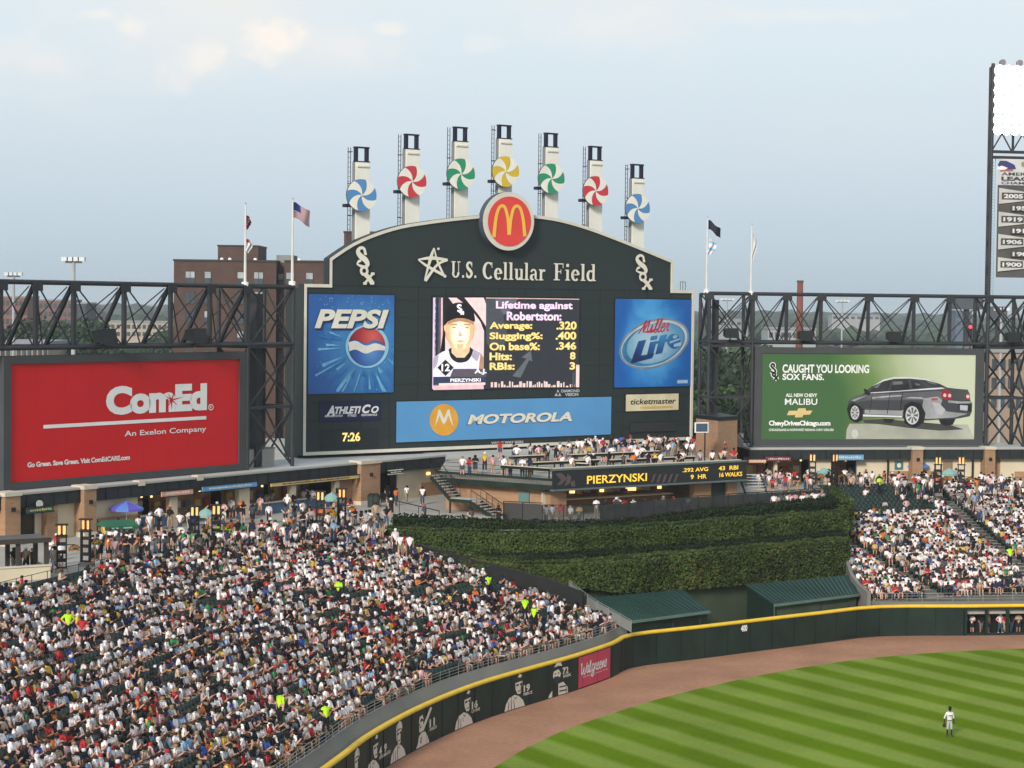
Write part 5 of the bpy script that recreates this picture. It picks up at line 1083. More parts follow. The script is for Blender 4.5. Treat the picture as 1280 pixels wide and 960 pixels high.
# banner with club emblem and pennants
bb=Board(LTW,out=.25); 
def lrect(u0,u1,z0,z1,n,o,th=.0): rect_m(bb,u0,u1,z0,z1,n,o,th)
bu0=lu0+.75; bu1=lu1-.3; zb1=zrow(199,1265); zb0=zrow(231,1265)
lrect(bu0,bu1,zb0,zb1,'banner_cloth',.25,.05)
def ux(px,py=220): return LTW.uv(px,py)[0]
for body,ya,yb,w_,bo in (('AMERICAN',215.2,219.3,.80,.02),('LEAGUE',220.6,225.8,.74,.045),('CHAMPIONS',226.9,230.2,.80,.02)):
    a_,f_=text_mesh(body,bo); zb_,zt_=zrow(yb,1246),zrow(ya,1246); x_=bu0+.3
    bb.layer('banner_letters').add([(x_+t[0]*(bu1-bu0)*w_*.62,-.27,zb_+t[1]*(zt_-zb_)) for t in a_],f_)
bb.poly([(1247,206),(1250,201),(1258,201),(1268,206),(1270,211),(1262,213),(1252,212)],'crest:a',.27); bb.poly([(1245,210),(1252,207),(1260,210),(1256,212),(1250,213)],'crest:b',.275); bb.poly([(1249,212.5),(1266,211.5),(1266,214),(1250,214.5)],'crest:c',.276)
bb.poly(circ(1279.5,205.5,3,3.2,14),'crest:d',.27)
zbk0=zrow(347,1265); lrect(bu0,bu1,zbk0,zb0-.05,'dark_backing',.1,.05)
Wb=bu1-bu0
for k,(yr,y0,y1,side) in enumerate([('2005',232.5,257.5,0),('1959',247,273,1),('1919',262,286,0),('1917',275.5,301,1),('1906',290,314.5,0),('1901',304.5,330,1),('1900',319,342,0)]):
    za=zrow(y0+2.5,1250); zc=zrow(y1-2.5,1250); zm=(za+zc)/2
    ln=Wb*.66
    if side==0: pts=[(bu0+.1,zc),(bu0+ln,zm),(bu0+.1,za)]
    else: pts=[(bu1-.1,za),(bu1-ln,zm),(bu1-.1,zc)]
    bb.layer('pennant:%d'%k).add([(x,-.2-.01*k,z) for x,z in pts],[(0,1,2)])
    inn=[((x-sum(p[0] for p in pts)/3)*.82+sum(p[0] for p in pts)/3,(z-zm)*.82+zm) for x,z in pts]
    # year plate
    a,f=text_mesh(yr,.04); w=2.15; h=.46
    x0=(bu0+.6) if side==0 else (ux(1262)-.0)
    if side==1: x0=ux(1264.5,y0)
    bb.layer('year_plate:%d'%k).box(x0-.2,x0+w+.15,-.29,-.27,zm-.32,zm+.36)
    bb.layer('year_digits:%d'%k).add([(x0+t[0]*w,-.31,zm-.24+t[1]*h) for t in a],f)
m_={'banner_cloth':mat('banner_cloth',(0.55,0.54,0.52)),'banner_letters':mat('banner_ink',(0.05,0.05,0.06)),'crest:a':mat('crest_navy',(0.05,0.05,0.16)),'crest:b':WHITE,'crest:c':mat('crest_red',(0.4,0.12,0.12)),'crest:d':mat('crest_olive',(0.25,0.25,0.1)),'dark_backing':mat('backing_grey',(0.09,0.085,0.08))}
for n in bb.L:
    if n.startswith('pennant'): m_[n]=mat('pennant_cream',(0.50,0.49,0.45))
    if n.startswith('year_plate'): m_[n]=mat('year_plate',(0.07,0.06,0.06))
    if n.startswith('year_digits'): m_[n]=mat('year_white',(0.62,0.62,0.6))
bb.build(lw,m_)
# ---------------------------------------------------------------- flagpoles
def flagpole(P,px,ytop,ybase,label,flag=None):
    u,z1=P.uv(px,ytop); z0=P.uv(px,ybase)[1]; r=P.root('flagpole',label,'flagpole',u,z0); h=z1-z0
    m_=MB(); m_.tube((0,0,-.1),(0,0,h),.13,8,r2=.06); m_.build('pole',mat('pole_white',(0.62,0.60,0.56)),r)
    m_=MB(); m_.tube((0,0,-.12),(0,0,.25),.3,8); m_.build('base',WHITE,r)
    m_=MB(); m_.tube((0,0,h),(0,0,h+.14),.1,8,r2=.03); m_.build('finial',mat('finial',(0.3,0.3,0.3)),r)
    return r,h,u,z1
def cloth(name,label,P,u,z,W_,H_,col_fn,drop,mats,group=None,hang=False):
    """waving cloth grid: nx x ny cells, own material per cell"""
    nx,ny=20,13; r=P.root(name,label,'flag',u,z,group); r.location=P.w(u,0,z); m_=MB(); vs=[]
    for j in range(ny+1):
        for i in range(nx+1):
            s=i/nx; t=j/ny
            if hang: x=.12+.14*math.sin(t*5)+s*W_*(.35+.25*math.sin(t*3.0)); y=.18*math.sin(s*9+t*4); z_=-t*H_-s*.2
            else: x=.1+s*W_; y=.22*math.sin(s*7+t*1.5)*s**.5; z_=-t*H_-drop*s**1.2+.1*math.sin(s*8)
            vs.append((x,y,z_))
    fs=[];ms=[]
    for j in range(ny):
        for i in range(nx): m_.add([],[]); fs.append((j*(nx+1)+i,(j+1)*(nx+1)+i,(j+1)*(nx+1)+i+1,j*(nx+1)+i+1)); ms.append(col_fn(i/nx,j))
    m_.v=vs; m_.f=fs; m_.m=ms; m_.build('cloth',mats,r,smooth=True); return r
FR=mat('flag_red',(0.45,0.06,0.08),.8); FW=mat('flag_white',(0.68,0.66,0.66),.8); FB=mat('flag_blue',(0.03,0.05,0.22),.8)
r,h,u,z=flagpole(LT,366,249,355,'white flagpole at the scoreboard end of the left truss flying the striped flag')
cloth('flag','red white and blue striped flag streaming right from the left truss pole','x' and LT,u,z-.25,2.4,1.35,lambda s,j:(2 if (s<.4 and j<7) else (0 if j%2==0 else 1)),.85,[FR,FW,FB])
r,h,u,z=flagpole(LT,307,255,356,'white flagpole in front of the brick tower with furled flags')
cloth('flag','furled dark flag hanging near the top of the pole by the brick tower',LT,u,z-.9,.55,1.1,lambda s,j:0 if j%3 else 1,.2,[mat('flag_dark',(0.03,0.03,0.05)),FR],hang=True)
cloth('flag','furled red and cream flag halfway down the pole by the brick tower',LT,u,z-2.9,.8,1.1,lambda s,j:0 if j<4 else 1,.2,[FR,FW],hang=True)
r,h,u,z=flagpole(RT_,884.5,272,365,'white flagpole nearest the scoreboard on the right truss')
cloth('flag','black flag streaming at the top of the pole beside the scoreboard',RT_,u,z-.25,1.35,.95,lambda s,j:0,.95,[mat('flag_black',(0.012,0.014,0.03))])
cloth('flag','pale blue and white flag hanging below the black flag',RT_,u,z-1.95,1.2,1.7,lambda s,j:(1 if j in(3,4,8,9) else 0),.1,[FW,mat('flag_pale_blue',(0.25,0.45,0.62))],hang=True)
r,h,u,z=flagpole(RT_,940,281,367,'white flagpole at the left end of the green billboard')
cloth('flag','furled white flag on the pole above the green billboard',RT_,u,z-.9,.5,2.6,lambda s,j:0,.1,[FW],hang=True)
# ================================================================ ivy terraces (batter's eye)
LEAF=vmat('ivy_leaf',rough=0.7)
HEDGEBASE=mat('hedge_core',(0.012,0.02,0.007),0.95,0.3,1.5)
def tint(me,cols):
    a=me.attributes.new('tint','FLOAT_COLOR','FACE'); c=np.ones((len(me.polygons),4),np.float32); c[:,:3]=cols; a.data.foreach_set('color',c.ravel())
def leaf_mesh(name,cen,nrm,size,cols,jit=0.7):
    """cen, nrm: (n,3); each leaf one quad turned at random about its normal"""
    n=len(cen); nrm=nrm+rng.normal(0,jit,(n,3)); nrm/=np.linalg.norm(nrm,axis=1)[:,None]
    t=rng.normal(0,1,(n,3)); t-=nrm*np.sum(t*nrm,1)[:,None]; t/=np.linalg.norm(t,axis=1)[:,None]; b=np.cross(nrm,t)
    sz=size*rng.uniform(.6,1.3,(n,1)); v=np.empty((n,4,3)); v[:,0]=cen-t*sz; v[:,1]=cen-b*sz*.6; v[:,2]=cen+t*sz; v[:,3]=cen+b*sz*.6
    me=bpy.data.meshes.new(name); me.vertices.add(4*n); me.vertices.foreach_set('co',v.ravel()); me.loops.add(4*n); me.loops.foreach_set('vertex_index',np.arange(4*n)); me.polygons.add(n); me.polygons.foreach_set('loop_start',np.arange(0,4*n,4)); me.update(calc_edges=True)
    tint(me,cols); return me
def vnoise(x,y,s,seed=0):
    """smooth value noise"""
    r=np.random.default_rng(seed); G=r.uniform(0,1,(64,64)); u=x/s; v=y/s; i=np.floor(u).astype(int); j=np.floor(v).astype(int); fu=u-i; fv=v-j; fu=fu*fu*(3-2*fu); fv=fv*fv*(3-2*fv)
    g=lambda a,b:G[a%64,b%64]; return (g(i,j)*(1-fu)+g(i+1,j)*fu)*(1-fv)+(g(i,j+1)*(1-fu)+g(i+1,j+1)*fu)*fv
def ivy(name,label,path,z0,z1,th,dens,size,base=(0.050,0.074,0.016),cat='hedge',top=True,brown=0.0,seed=1):
    """front face follows path; z0,z1 per path point; th depth to the back"""
    r=thing(name,label,cat,(0,0,0)); P=resample(path,80); s=np.linspace(0,1,80); zz0=np.interp(s,np.linspace(0,1,len(z0)),z0); zz1=np.interp(s,np.linspace(0,1,len(z1)),z1)
    m_=MB(); m_.wall([tuple(p) for p in P],list(zz0),list(zz1),th); m_.build('hedge_core',HEDGEBASE,r)
    L_=np.linalg.norm(np.diff(P,axis=0),axis=1).sum(); C_=[];N_=[]
    def frame(t):
        x=np.interp(t,s,P[:,0]); y=np.interp(t,s,P[:,1]); e=1e-2; dx=np.interp(np.minimum(t+e,1),s,P[:,0])-np.interp(np.maximum(t-e,0),s,P[:,0]); dy=np.interp(np.minimum(t+e,1),s,P[:,1])-np.interp(np.maximum(t-e,0),s,P[:,1]); l=np.hypot(dx,dy); return x,y,dx/l,dy/l
    hm=float(np.mean(zz1-zz0)); n=int(L_*hm*dens); t=rng.uniform(0,1,n); v=rng.uniform(0,1.03,n); x,y,dx,dy=frame(t); a=np.interp(t,s,zz0); b=np.interp(t,s,zz1)
    bul=0.05+0.42*vnoise(t*L_,v*hm,0.9,seed)+0.3*vnoise(t*L_,v*hm,2.6,seed+9); out=rng.uniform(0.0,1,n)*bul
    z=a+(b-a)*v; C1=np.c_[x+dy*out,y-dx*out,z]; N1=np.c_[dy,-dx,np.full(n,.35)]
    cl=0.4+1.25*(0.5*vnoise(t*L_,v*hm,0.8,seed+3)+0.5*vnoise(t*L_,v*hm,3.5,seed+4)); col1=np.array(base)[None]*(cl*rng.uniform(.7,1.35,n))[:,None]
    if brown: 
        w=(rng.uniform(0,1,n)<brown*vnoise(t*L_,v*hm,5,seed+5)*2)[:,None]; col1=np.where(w,col1*np.array((2.1,1.0,.9)),col1)
    if top:
        n2=int(L_*th*dens*0.8); t=rng.uniform(0,1,n2); w=rng.uniform(-.05,1.0,n2)*th; x,y,dx,dy=frame(t); b=np.interp(t,s,zz1); hh=rng.uniform(0,1,n2)*(0.06+0.32*vnoise(t*L_,w,0.8,seed+6))
        C2=np.c_[x-dy*w,y+dx*w,b+hh]; N2=np.c_[dy*.2,-dx*.2,np.ones(n2)]; col2=np.array(base)[None]*(0.75*rng.uniform(.7,1.4,n2)*(0.7+.6*vnoise(t*L_,w,1.5,seed+7)))[:,None]
        C1=np.r_[C1,C2]; N1=np.r_[N1,N2]; col1=np.r_[col1,col2]
    me=leaf_mesh('ivy_leaves',C1,N1,size,col1); me.materials.append(LEAF); link('ivy_leaves',me,r,kind='stuff'); return r
PB=[(-7.6,163.0),(-2.3,160.9),(3.9,161.0),(10.5,165.6),(21.1,173.7),(29.8,180.2)]
PA=[(-10.3,167.2),(-6,165.4),(-1.3,164.7),(4.2,165.3),(10.8,169.9),(20,176.9),(30.3,184.7)]
PH=[(-9.7,168.9),(-2,167.5),(4.6,168.2),(8.2,170.2),(12.2,173.8),(20,179.8),(29.9,187.4)]
ivy('ivy_wall','tall lower wall of trimmed ivy above the green shed roofs',PB,[7.0,5.9,4.4,4.1,4.0,3.9],[7.9,7.0,7.0,7.0,7.0,7.1],1.3,190,.105,brown=.10,seed=2)
ivy('ivy_wall','middle terrace wall of ivy stepped back above the lower ivy wall',PA,[7.4,6.9,6.9,6.8,6.8,6.8,6.8],[9.0,9.0,9.0,9.0,9.0,9.0,9.1],1.1,190,.105,base=(0.044,0.070,0.016),seed=5)
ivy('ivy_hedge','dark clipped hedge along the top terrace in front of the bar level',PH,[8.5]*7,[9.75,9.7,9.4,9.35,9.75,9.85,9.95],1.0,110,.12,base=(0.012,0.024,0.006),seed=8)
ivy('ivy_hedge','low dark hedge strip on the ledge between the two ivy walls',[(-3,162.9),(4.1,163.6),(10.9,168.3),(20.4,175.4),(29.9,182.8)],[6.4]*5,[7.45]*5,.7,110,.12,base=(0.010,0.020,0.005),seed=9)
ivy('ivy_hedge','ivy hedge turning back beside the right-field seats',[(30.3,184.7),(31.3,190.5),(31.2,199.5)],[7.5]*3,[9.3,9.6,9.9],.9,110,.13,seed=12)
m_=MB(); P_=[tuple(p) for p in PB]; m_.add([(*p,6.9) for p in P_]+[(p[0]-1.5,p[1]+7,6.9) for p in P_],[(i,i+1,7+i-1+0,6+i) for i in range(5)]); m_.build('terrace_soil',mat('soil',(0.02,0.02,0.012),.95),kind='structure')
# wall below the ivy and the batter's eye yard
BW=thing('batters_eye_wall','dull green painted wall beneath the lower ivy, between the two shed roofs','wall',(0,0,0))
EYE=mat('batters_eye_green',(0.052,0.070,0.042),0.8,0.18,0.5,streak=.5)
m_=MB(); off=[(p[0]-.25,p[1]+.35) for p in PB[1:]]; m_.wall(off,0,[5.9,4.6,4.4,4.3,4.3],.3); m_.build('wall_face',EYE,BW)
m_=MB(); q=gz(925,780,2.4); q=gz(925,770,2.0); q=q+np.array((.6,5.5,0)); m_.box(q[0]-.1,q[0]+.1,q[1]-.0,q[1]+5,0,4.3); m_.build('dividing_fin',GREEN_DK,BW)
m_=MB(); m_.add([(-8,164,.3),(9.8,156,.3),(31,171.6,.3),(31,184,.3),(10,171,.3),(0,163,.3)],[(0,1,4,5),(1,2,3,4)]); m_.build('batters_eye_yard',mat('yard_green',(0.03,0.04,0.03)),kind='structure')
def shed(label,tl,tr,br,bl):
    r=thing('shed',label,'shed',(0,0,0)); A=gz(*tl,4.35); B_=gz(*tr,4.35); C_=gz(*br,3.35); D=gz(*bl,3.35); th=.1
    m_=MB(); m_.add([A,B_,C_,D]+[(p[0],p[1],p[2]-th) for p in (A,B_,C_,D)],[(0,3,2,1),(4,5,6,7),(3,7,6,2),(0,4,7,3),(1,2,6,5),(0,1,5,4)]); m_.build('roof_sheet',GREEN_ROOF,r)
    n=int(np.linalg.norm(C_-D)/.42)
    for i in range(n+1):
        t=i/n; a=A+(B_-A)*t; b_=D+(C_-D)*t; m_=MB(); m_.bar((a[0],a[1],a[2]+.04),(b_[0],b_[1],b_[2]+.04),.06,.1); m_.build('roof_seam',GREEN_ROOF,r)
    m_=MB(); m_.bar(D-np.array((0,.03,.05)),C_-np.array((0,.03,.05)),.16,.2); m_.build('gutter',mat('gutter_green',(0.10,0.16,0.14),.4),r)
    # walls under the eaves
    ins=lambda p,c:(p[0]+(c[0]-p[0])*.03,p[1]+(c[1]-p[1])*.03+.25)
    cc=(A+B_+C_+D)/4; d_,c_=ins(D,cc),ins(C_,cc); a_,b2=ins(A,cc),ins(B_,cc)
    m_=MB(); m_.wall([d_,c_],0,3.3,.15); m_.build('front_wall',EYE if 'left' not in label else GREEN_DK,r); m_=MB(); m_.wall([c_,b2],0,[3.3,4.3],.15); m_.build('side_wall',GREEN_DK,r); m_=MB(); m_.wall([a_,d_],0,[4.3,3.3],.15); m_.build('side_wall',GREEN_DK,r)
    t=.55; p=(d_[0]+(c_[0]-d_[0])*t,d_[1]+(c_[1]-d_[1])*t); p2=(d_[0]+(c_[0]-d_[0])*.9,d_[1]+(c_[1]-d_[1])*.9); m_=MB(); m_.bar((p[0],p[1]-.06,0),(p[0],p[1]-.06,2.9),.08); m_.bar((p2[0],p2[1]-.06,0),(p2[0],p2[1]-.06,2.9),.08); m_.bar((p[0],p[1]-.06,2.9),(p2[0],p2[1]-.06,2.9),.08); m_.build('door_frame',STEEL,r)
shed('shed with a green standing seam roof at the left end below the ivy',(708,750),(852,737),(887,764),(787,777))
shed('shed with a green standing seam roof at the right end below the ivy',(932,731),(1061,719),(1073,743),(968,756))

# ================================================================ concession buildings
BULB=emat('warm_bulb',(1.0,0.62,0.26),1.8); BULB2=emat('lantern_glow',(1.0,0.46,0.14),1.5)
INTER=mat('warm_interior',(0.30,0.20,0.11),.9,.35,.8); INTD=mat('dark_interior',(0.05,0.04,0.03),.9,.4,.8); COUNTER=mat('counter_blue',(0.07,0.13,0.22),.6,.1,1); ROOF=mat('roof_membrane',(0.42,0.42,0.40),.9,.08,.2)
FASC=mat('fascia_panel',(0.020,0.024,0.026),.5,.15,.8)
def concession(P,label,pxs,yb,uend,zf=9.0,zr=12.8):
    r=P.root('concession_building',label,'building'); r.location=(*P.A,0); r.rotation_euler=(0,0,P.rz)
    U=lambda px:P.uv(px,yb(px))[0]; u0=U(pxs[0]); u1=uend if uend is not None else U(pxs[1])
    m_=MB(); m_.box(u0,u1,-.35,7,zr-.12,zr+.06); m_.build('roof',ROOF,r)
    m_=MB(); m_.box(u0,u1,-.30,.1,zr-1.12,zr-.12); m_.build('fascia',FASC,r)
    x=u0
    while x<u1-1.5: mb=MB(); mb.box(x,x+.07,-.34,-.28,zr-1.1,zr-.1); mb.build('fascia_joint',BLACK,r); x+=1.35
    m_=MB(); m_.box(u0,u1,-.4,-.28,zr-.12,zr+.0); m_.build('roof_edge',CONC,r)
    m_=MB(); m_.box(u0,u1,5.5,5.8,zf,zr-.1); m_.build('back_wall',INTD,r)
    return r,U
def pillar(P,r,u0,u1,z1=13.0,zf=9.0,front=-.75):
    m_=MB(); m_.box(u0,u1,front,.5,zf,z1-.3); m_.build('brick_pillar',BRICK,r); m_=MB(); m_.box(u0-.1,u1+.1,front-.1,.6,z1-.3,z1); m_.build('pillar_cap',STONE,r); m_=MB(); m_.box(u0-.06,u1+.06,front-.06,.1,zf,zf+.35); m_.build('pillar_base',STONE,r)
    uu=(u0+u1)/2; m_=MB(); m_.box(uu-.14,uu+.14,front-.16,front,zf+2.55,zf+2.85); m_.build('wall_light',BLACK,r)
def wallseg(r,u0,u1,z0,z1,m,y=.35,n='wall_panel',th=.15): mb=MB(); mb.box(u0,u1,y,y+th,z0,z1); return mb.build(n,m,r)
def opening(r,u0,u1,zf=9.0,warm=True,counter=True,n=1):
    """serving window: interior, counter, hanging lights, shelves"""
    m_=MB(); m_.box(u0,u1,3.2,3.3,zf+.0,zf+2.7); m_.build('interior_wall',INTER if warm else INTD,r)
    if counter: m_=MB(); m_.box(u0+.05,u1-.05,.3,.75,zf,zf+.95); m_.build('counter',COUNTER,r); m_=MB(); m_.box(u0,u1,.2,.85,zf+.95,zf+1.03); m_.build('counter_top',STONE,r)
    k=max(1,int((u1-u0)/1.1))
    for i in range(k):
        x=u0+(u1-u0)*(i+.5)/k; z=zf+2.25+.12*math.sin(i*7+u0)
        m_=MB(); m_.tube((x,1.6,z),(x,1.6,z+.16),.1,6); m_.build('pendant_light',BULB,r)
        m_=MB(); hh=.5+.4*abs(math.sin(i*3.3+u0)); m_.box(x-.35,x+.3,2.9,3.15,zf+1.0,zf+1.0+hh); m_.build('menu_board' if i%2 else 'shelf_goods',mat('goods_%d'%(i%4),[(0.5,0.35,0.12),(0.35,0.08,0.06),(0.55,0.5,0.4),(0.1,0.12,0.2)][i%4]),r)
def sign(P,name,label,cat,pxa,pya,pxb,pyb,face,marks,proud=.55,rim=None,kind='blocks',text=None):
    b_=Board(P); p=b_.p(pxa,pyb); q=b_.p(pxb,pya); r=P.root(name,label,cat); r.location=(*P.A,0); r.rotation_euler=(0,0,P.rz)
    u0,u1=p[0],q[0]; z0,z1=p[1],q[1]; m_=MB(); m_.box(u0,u1,-proud-.12,-proud,z0,z1); m_.build('sign_board',face,r)
    m_=MB(); 
    for a,b2,c,d in ((u0-.06,u1+.06,z1,z1+.07),(u0-.06,u1+.06,z0-.07,z0)): m_.box(a,b2,-proud-.15,-proud+.03,c,d)
    m_.build('sign_rim',rim or BLACK,r)
    if text:
        a,f=text_mesh(text,.02); h=(z1-z0); m_=MB(); m_.add([(u0+(u1-u0)*(.08+.84*t[0]),-proud-.14,z0+h*(.25+.5*t[1])) for t in a],f); m_.build('lettering',marks,r)
    else:       # lettering too small to read in the photograph: rows of worn strokes
        rn_=random.Random(int(pxa)); x=u0+.12*(u1-u0)
        m_=MB(); h=z1-z0
        while x<u1-.12*(u1-u0):
            w=rn_.uniform(.06,.16); m_.box(x,x+w,-proud-.14,-proud-.11,z0+h*.3,z0+h*(.55+.2*rn_.random())); x+=w+rn_.uniform(.05,.12)
        tag(m_.build('worn_lettering',marks,r),kind='stuff')
    return r
cl,U=concession(LP,'long tan and cream concession building under the red billboard and scoreboard',(-60,553),lambda px:640,None)
ybL=lambda px:P_
for a,b_ in ((-2,17),(97,112),(443,467)): pillar(LP,cl,U(a),U(b_))
for a,b_ in ((56,70),): m_=MB(); m_.box(U(a),U(b_),-.2,.5,9,11.68); m_.build('brick_pier',BRICK,cl)
for px in (173,246): m_=MB(); m_.box(U(px)-.35,U(px)+.35,-.42,.3,12.55,12.98); m_.build('roof_block',STONE,cl)
wallseg(cl,U(-60),U(-2),9,11.68,CREAMWALL)
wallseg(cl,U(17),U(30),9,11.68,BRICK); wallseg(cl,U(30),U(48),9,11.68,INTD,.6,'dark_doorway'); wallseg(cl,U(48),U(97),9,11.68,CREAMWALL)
wallseg(cl,U(122),U(176),9,11.68,CREAMWALL); wallseg(cl,U(112),U(122),9,11.4,BLACK,.3,'door'); wallseg(cl,U(125),U(176),9,10.2,BRICK,.2,'brick_dado')
opening(cl,U(176),U(213)); m_=MB(); m_.box(U(213),U(222),.0,.5,9,11.68); m_.build('cream_column',CREAMWALL,cl)
opening(cl,U(222),U(298),counter=False); m_=MB(); m_.box(U(299),U(312),.0,.5,9,11.68); m_.build('cream_column',CREAMWALL,cl)
opening(cl,U(312),U(364)); m_=MB(); m_.box(U(364),U(370),.0,.5,9,11.68); m_.build('cream_column',CREAMWALL,cl)
opening(cl,U(370),U(419)); m_=MB(); m_.box(U(419),U(424),.0,.5,9,11.68); m_.build('cream_column',CREAMWALL,cl); wallseg(cl,U(424),U(444),9,11.68,BRICK,.3)
wallseg(cl,U(467),U(492),9,11.68,INTD,2.5,'dark_passage'); wallseg(cl,U(492),U(500),9,11.68,BLACK,.5,'dark_wall'); wallseg(cl,U(500),U(553)+9,9,11.68,CREAMWALL,.35); wallseg(cl,U(528),U(553)+9,9,10.3,BRICK,.2,'brick_dado')
m_=MB(); m_.box(U(536),U(540),.2,.34,11.0,11.25); m_.build('wall_lamp',BULB,cl)
SW=mat('sign_white',(0.6,0.58,0.52)); SPK=mat('sign_salmon',(0.60,0.28,0.20)); SBL=mat('sign_blue',(0.12,0.30,0.52)); SOR=mat('sign_gold',(0.60,0.42,0.18)); SMR=mat('sign_maroon',(0.16,0.035,0.04)); SGR=mat('sign_green',(0.03,0.09,0.07))
sign(LP,'stall_sign','green sign with gold lettering at the far left concession door','sign',26,631.5,60,641,SGR,SOR)
e=Board(LP); r=LP.root('stall_emblem','round white emblem above the green stall sign','sign'); e.poly(circ(43,629.5,4.2,5,14),'emblem_disc',.6,th=.06); adopt(e,r,{'emblem_disc':SW})
sign(LP,'stall_sign','salmon sign with white bulbs under the lower right of the red billboard','sign',195,610.5,234,620.5,SPK,SW)
sign(LP,'stall_sign','long light blue sign with star end left of the gold sign','sign',246,601.5,314,614,SBL,SW)
sign(LP,'stall_sign','long gold sign with black zigzag edge under the left tower and scoreboard','sign',332,593,442,608,SOR,BLACK)
sign(LP,'passage_sign','small black sign with white lettering over the dark passage','sign',480.5,586.8,497.5,592.2,BLACK,SW,rim=SW,proud=.45)
# concourse things along the left building
cr_,U2=concession(RP,'long tan and cream concession building under the green billboard',(936,1300),lambda px:595,62.0)
zf=9.0
for a,b_ in ((1137,1150),(1227.5,1240)): pillar(RP,cr_,U2(a),U2(b_))
opening(cr_,U2(941),U2(968)); m_=MB(); m_.box(U2(968),U2(971.5),0,.5,9,11.68); m_.build('cream_column',CREAMWALL,cr_)
opening(cr_,U2(971.5),U2(1014),counter=False); wallseg(cr_,U2(1014),U2(1041),9,11.68,CREAMWALL); opening(cr_,U2(1041),U2(1071),counter=False)
wallseg(cr_,U2(1071),U2(1180),9,11.68,CREAMWALL); wallseg(cr_,U2(1112),U2(1136),9,10.4,BRICK,.2,'brick_dado'); wallseg(cr_,U2(1150),U2(1180),9,10.4,BRICK,.2,'brick_dado')
wallseg(cr_,U2(1180),U2(1217),9,11.68,CREAMWALL); wallseg(cr_,U2(1217),U2(1227),9,11.68,CREAMWALL); wallseg(cr_,U2(1240),U2(1252),9,11.68,BRICK,.5,'double_door'); wallseg(cr_,U2(1252),63,9,11.68,CREAMWALL); wallseg(cr_,U2(1270),63,9,10.3,BRICK,.2,'brick_dado')
wallseg(cr_,U2(1180),U2(1192),9,11.4,mat('tan_door',(0.25,0.17,0.10)),.3,'door')
for a in (1069,1110,1216): m_=MB(); m_.box(U2(a),U2(a)+.12,.1,.36,9,11.6); m_.build('downpipe',BLACK,cr_)
wallseg(cr_,U2(1119.5),U2(1130),10.55,11.45,mat('teal_poster',(0.06,0.16,0.17)),.28,'wall_poster'); b_=Board(RP); b_.poly(circ(1124.7,582,2.6,3,12),'poster_emblem',-.2); b_.build(cr_,{'poster_emblem':SW})
sign(RP,'stall_sign','dark maroon stall sign at the left end of the right concessions','sign',954,570,986.5,575.5,SMR,SW)
sign(RP,'stall_sign','light blue stall sign with star end between the two black lamp posts','sign',1040,567.5,1077,574.5,SBL,SW)
sign(RP,'stall_sign','pale orange stall sign at the right corner of the fan deck','sign',925,571.5,946,575.5,mat('sign_orange',(0.62,0.33,0.2)),SW,proud=3.0)
# ---- lamp posts with glowing lanterns
def lantern(px,py,label,z=9.0,h=3.3):
    p=gz(px,py,z); r=thing('lamp_post',label,'lamp post',tuple(p),random.Random(px).uniform(-.3,.3),'twin lantern lamp posts')
    for sx in (-.3,.3):
        for sy in (-.12,.12): m_=MB(); m_.bar((sx,sy,0),(sx,sy,h-.75),.09); m_.build('post',BLACK,r)
        m_=MB(); m_.tube((sx*.55,0,h-.72),(sx*.55,0,h-.12),.085,8); m_.build('lantern_tube',BULB2,r)
        for k in range(4):
            a=k*math.pi/2+.8; m_=MB(); m_.bar((sx*.55+.19*math.cos(a),.19*math.sin(a),h-.8),(sx*.55+.19*math.cos(a),.19*math.sin(a),h-.05),.035); m_.build('lantern_bar',BLACK,r)
    for k in range(5): m_=MB(); m_.bar((-.3,0,.3+k*.55),(.3,0,.3+k*.55),.06,.24); m_.build('crosspiece',BLACK,r)
    m_=MB(); m_.box(-.42,.42,-.24,.24,h-.1,h); m_.box(-.4,.4,-.22,.22,h-.86,h-.78); m_.build('lantern_cap',BLACK,r)
    m_=MB(); m_.box(-.42,.42,-.25,.25,0,.3); m_.build('base',CONC_DK,r)
    # hanging flower basket on an arm
    m_=MB(); m_.bar((.3,0,1.9),(.9,0,1.9),.05); m_.build('basket_arm',BLACK,r)
    m_=MB()
    rn_=random.Random(int(px)); 
    for k in range(40):
        a=rn_.uniform(0,6.28); e_=rn_.uniform(-.3,1.2); q=Vector((.85+.3*math.cos(a)*math.cos(e_),.3*math.sin(a)*math.cos(e_),1.6+.22*math.sin(e_))); w=.09
        m_.add([q+Vector((-w,0,-w)),q+Vector((w,w/2,-w/2)),q+Vector((w/2,0,w)),q+Vector((-w,-w/2,w/2))],[(0,1,2,3)],0 if k%2 else 1)
    tag(m_.build('flower_basket',[mat('petal_orange',(0.5,0.16,0.03)),mat('basket_green',(0.05,0.09,0.02))],r),kind='stuff')
for px,py,l in [(77,716,'twin lantern lamp post nearest the left pavilion'),(107,708,'twin lantern lamp post just right of the one by the pavilion'),(243,688,'twin lantern lamp post below the salmon sign'),(270,686,'twin lantern lamp post below the light blue sign by the guards'),
 (400,665,'twin lantern lamp post below the left half of the gold sign'),(427,661,'twin lantern lamp post beside the brick pillar at the scoreboard corner')]: lantern(px,py,l)
for px,py,l in [(1015,616,'twin lantern lamp post left of the right blue sign'),(1043,616,'twin lantern lamp post under the right blue sign'),(1172,620,'twin lantern lamp post right of the blue parasol'),(1201,620,'twin lantern lamp post left of the far right brick pillar')]: lantern(px,py,l,h=3.9)
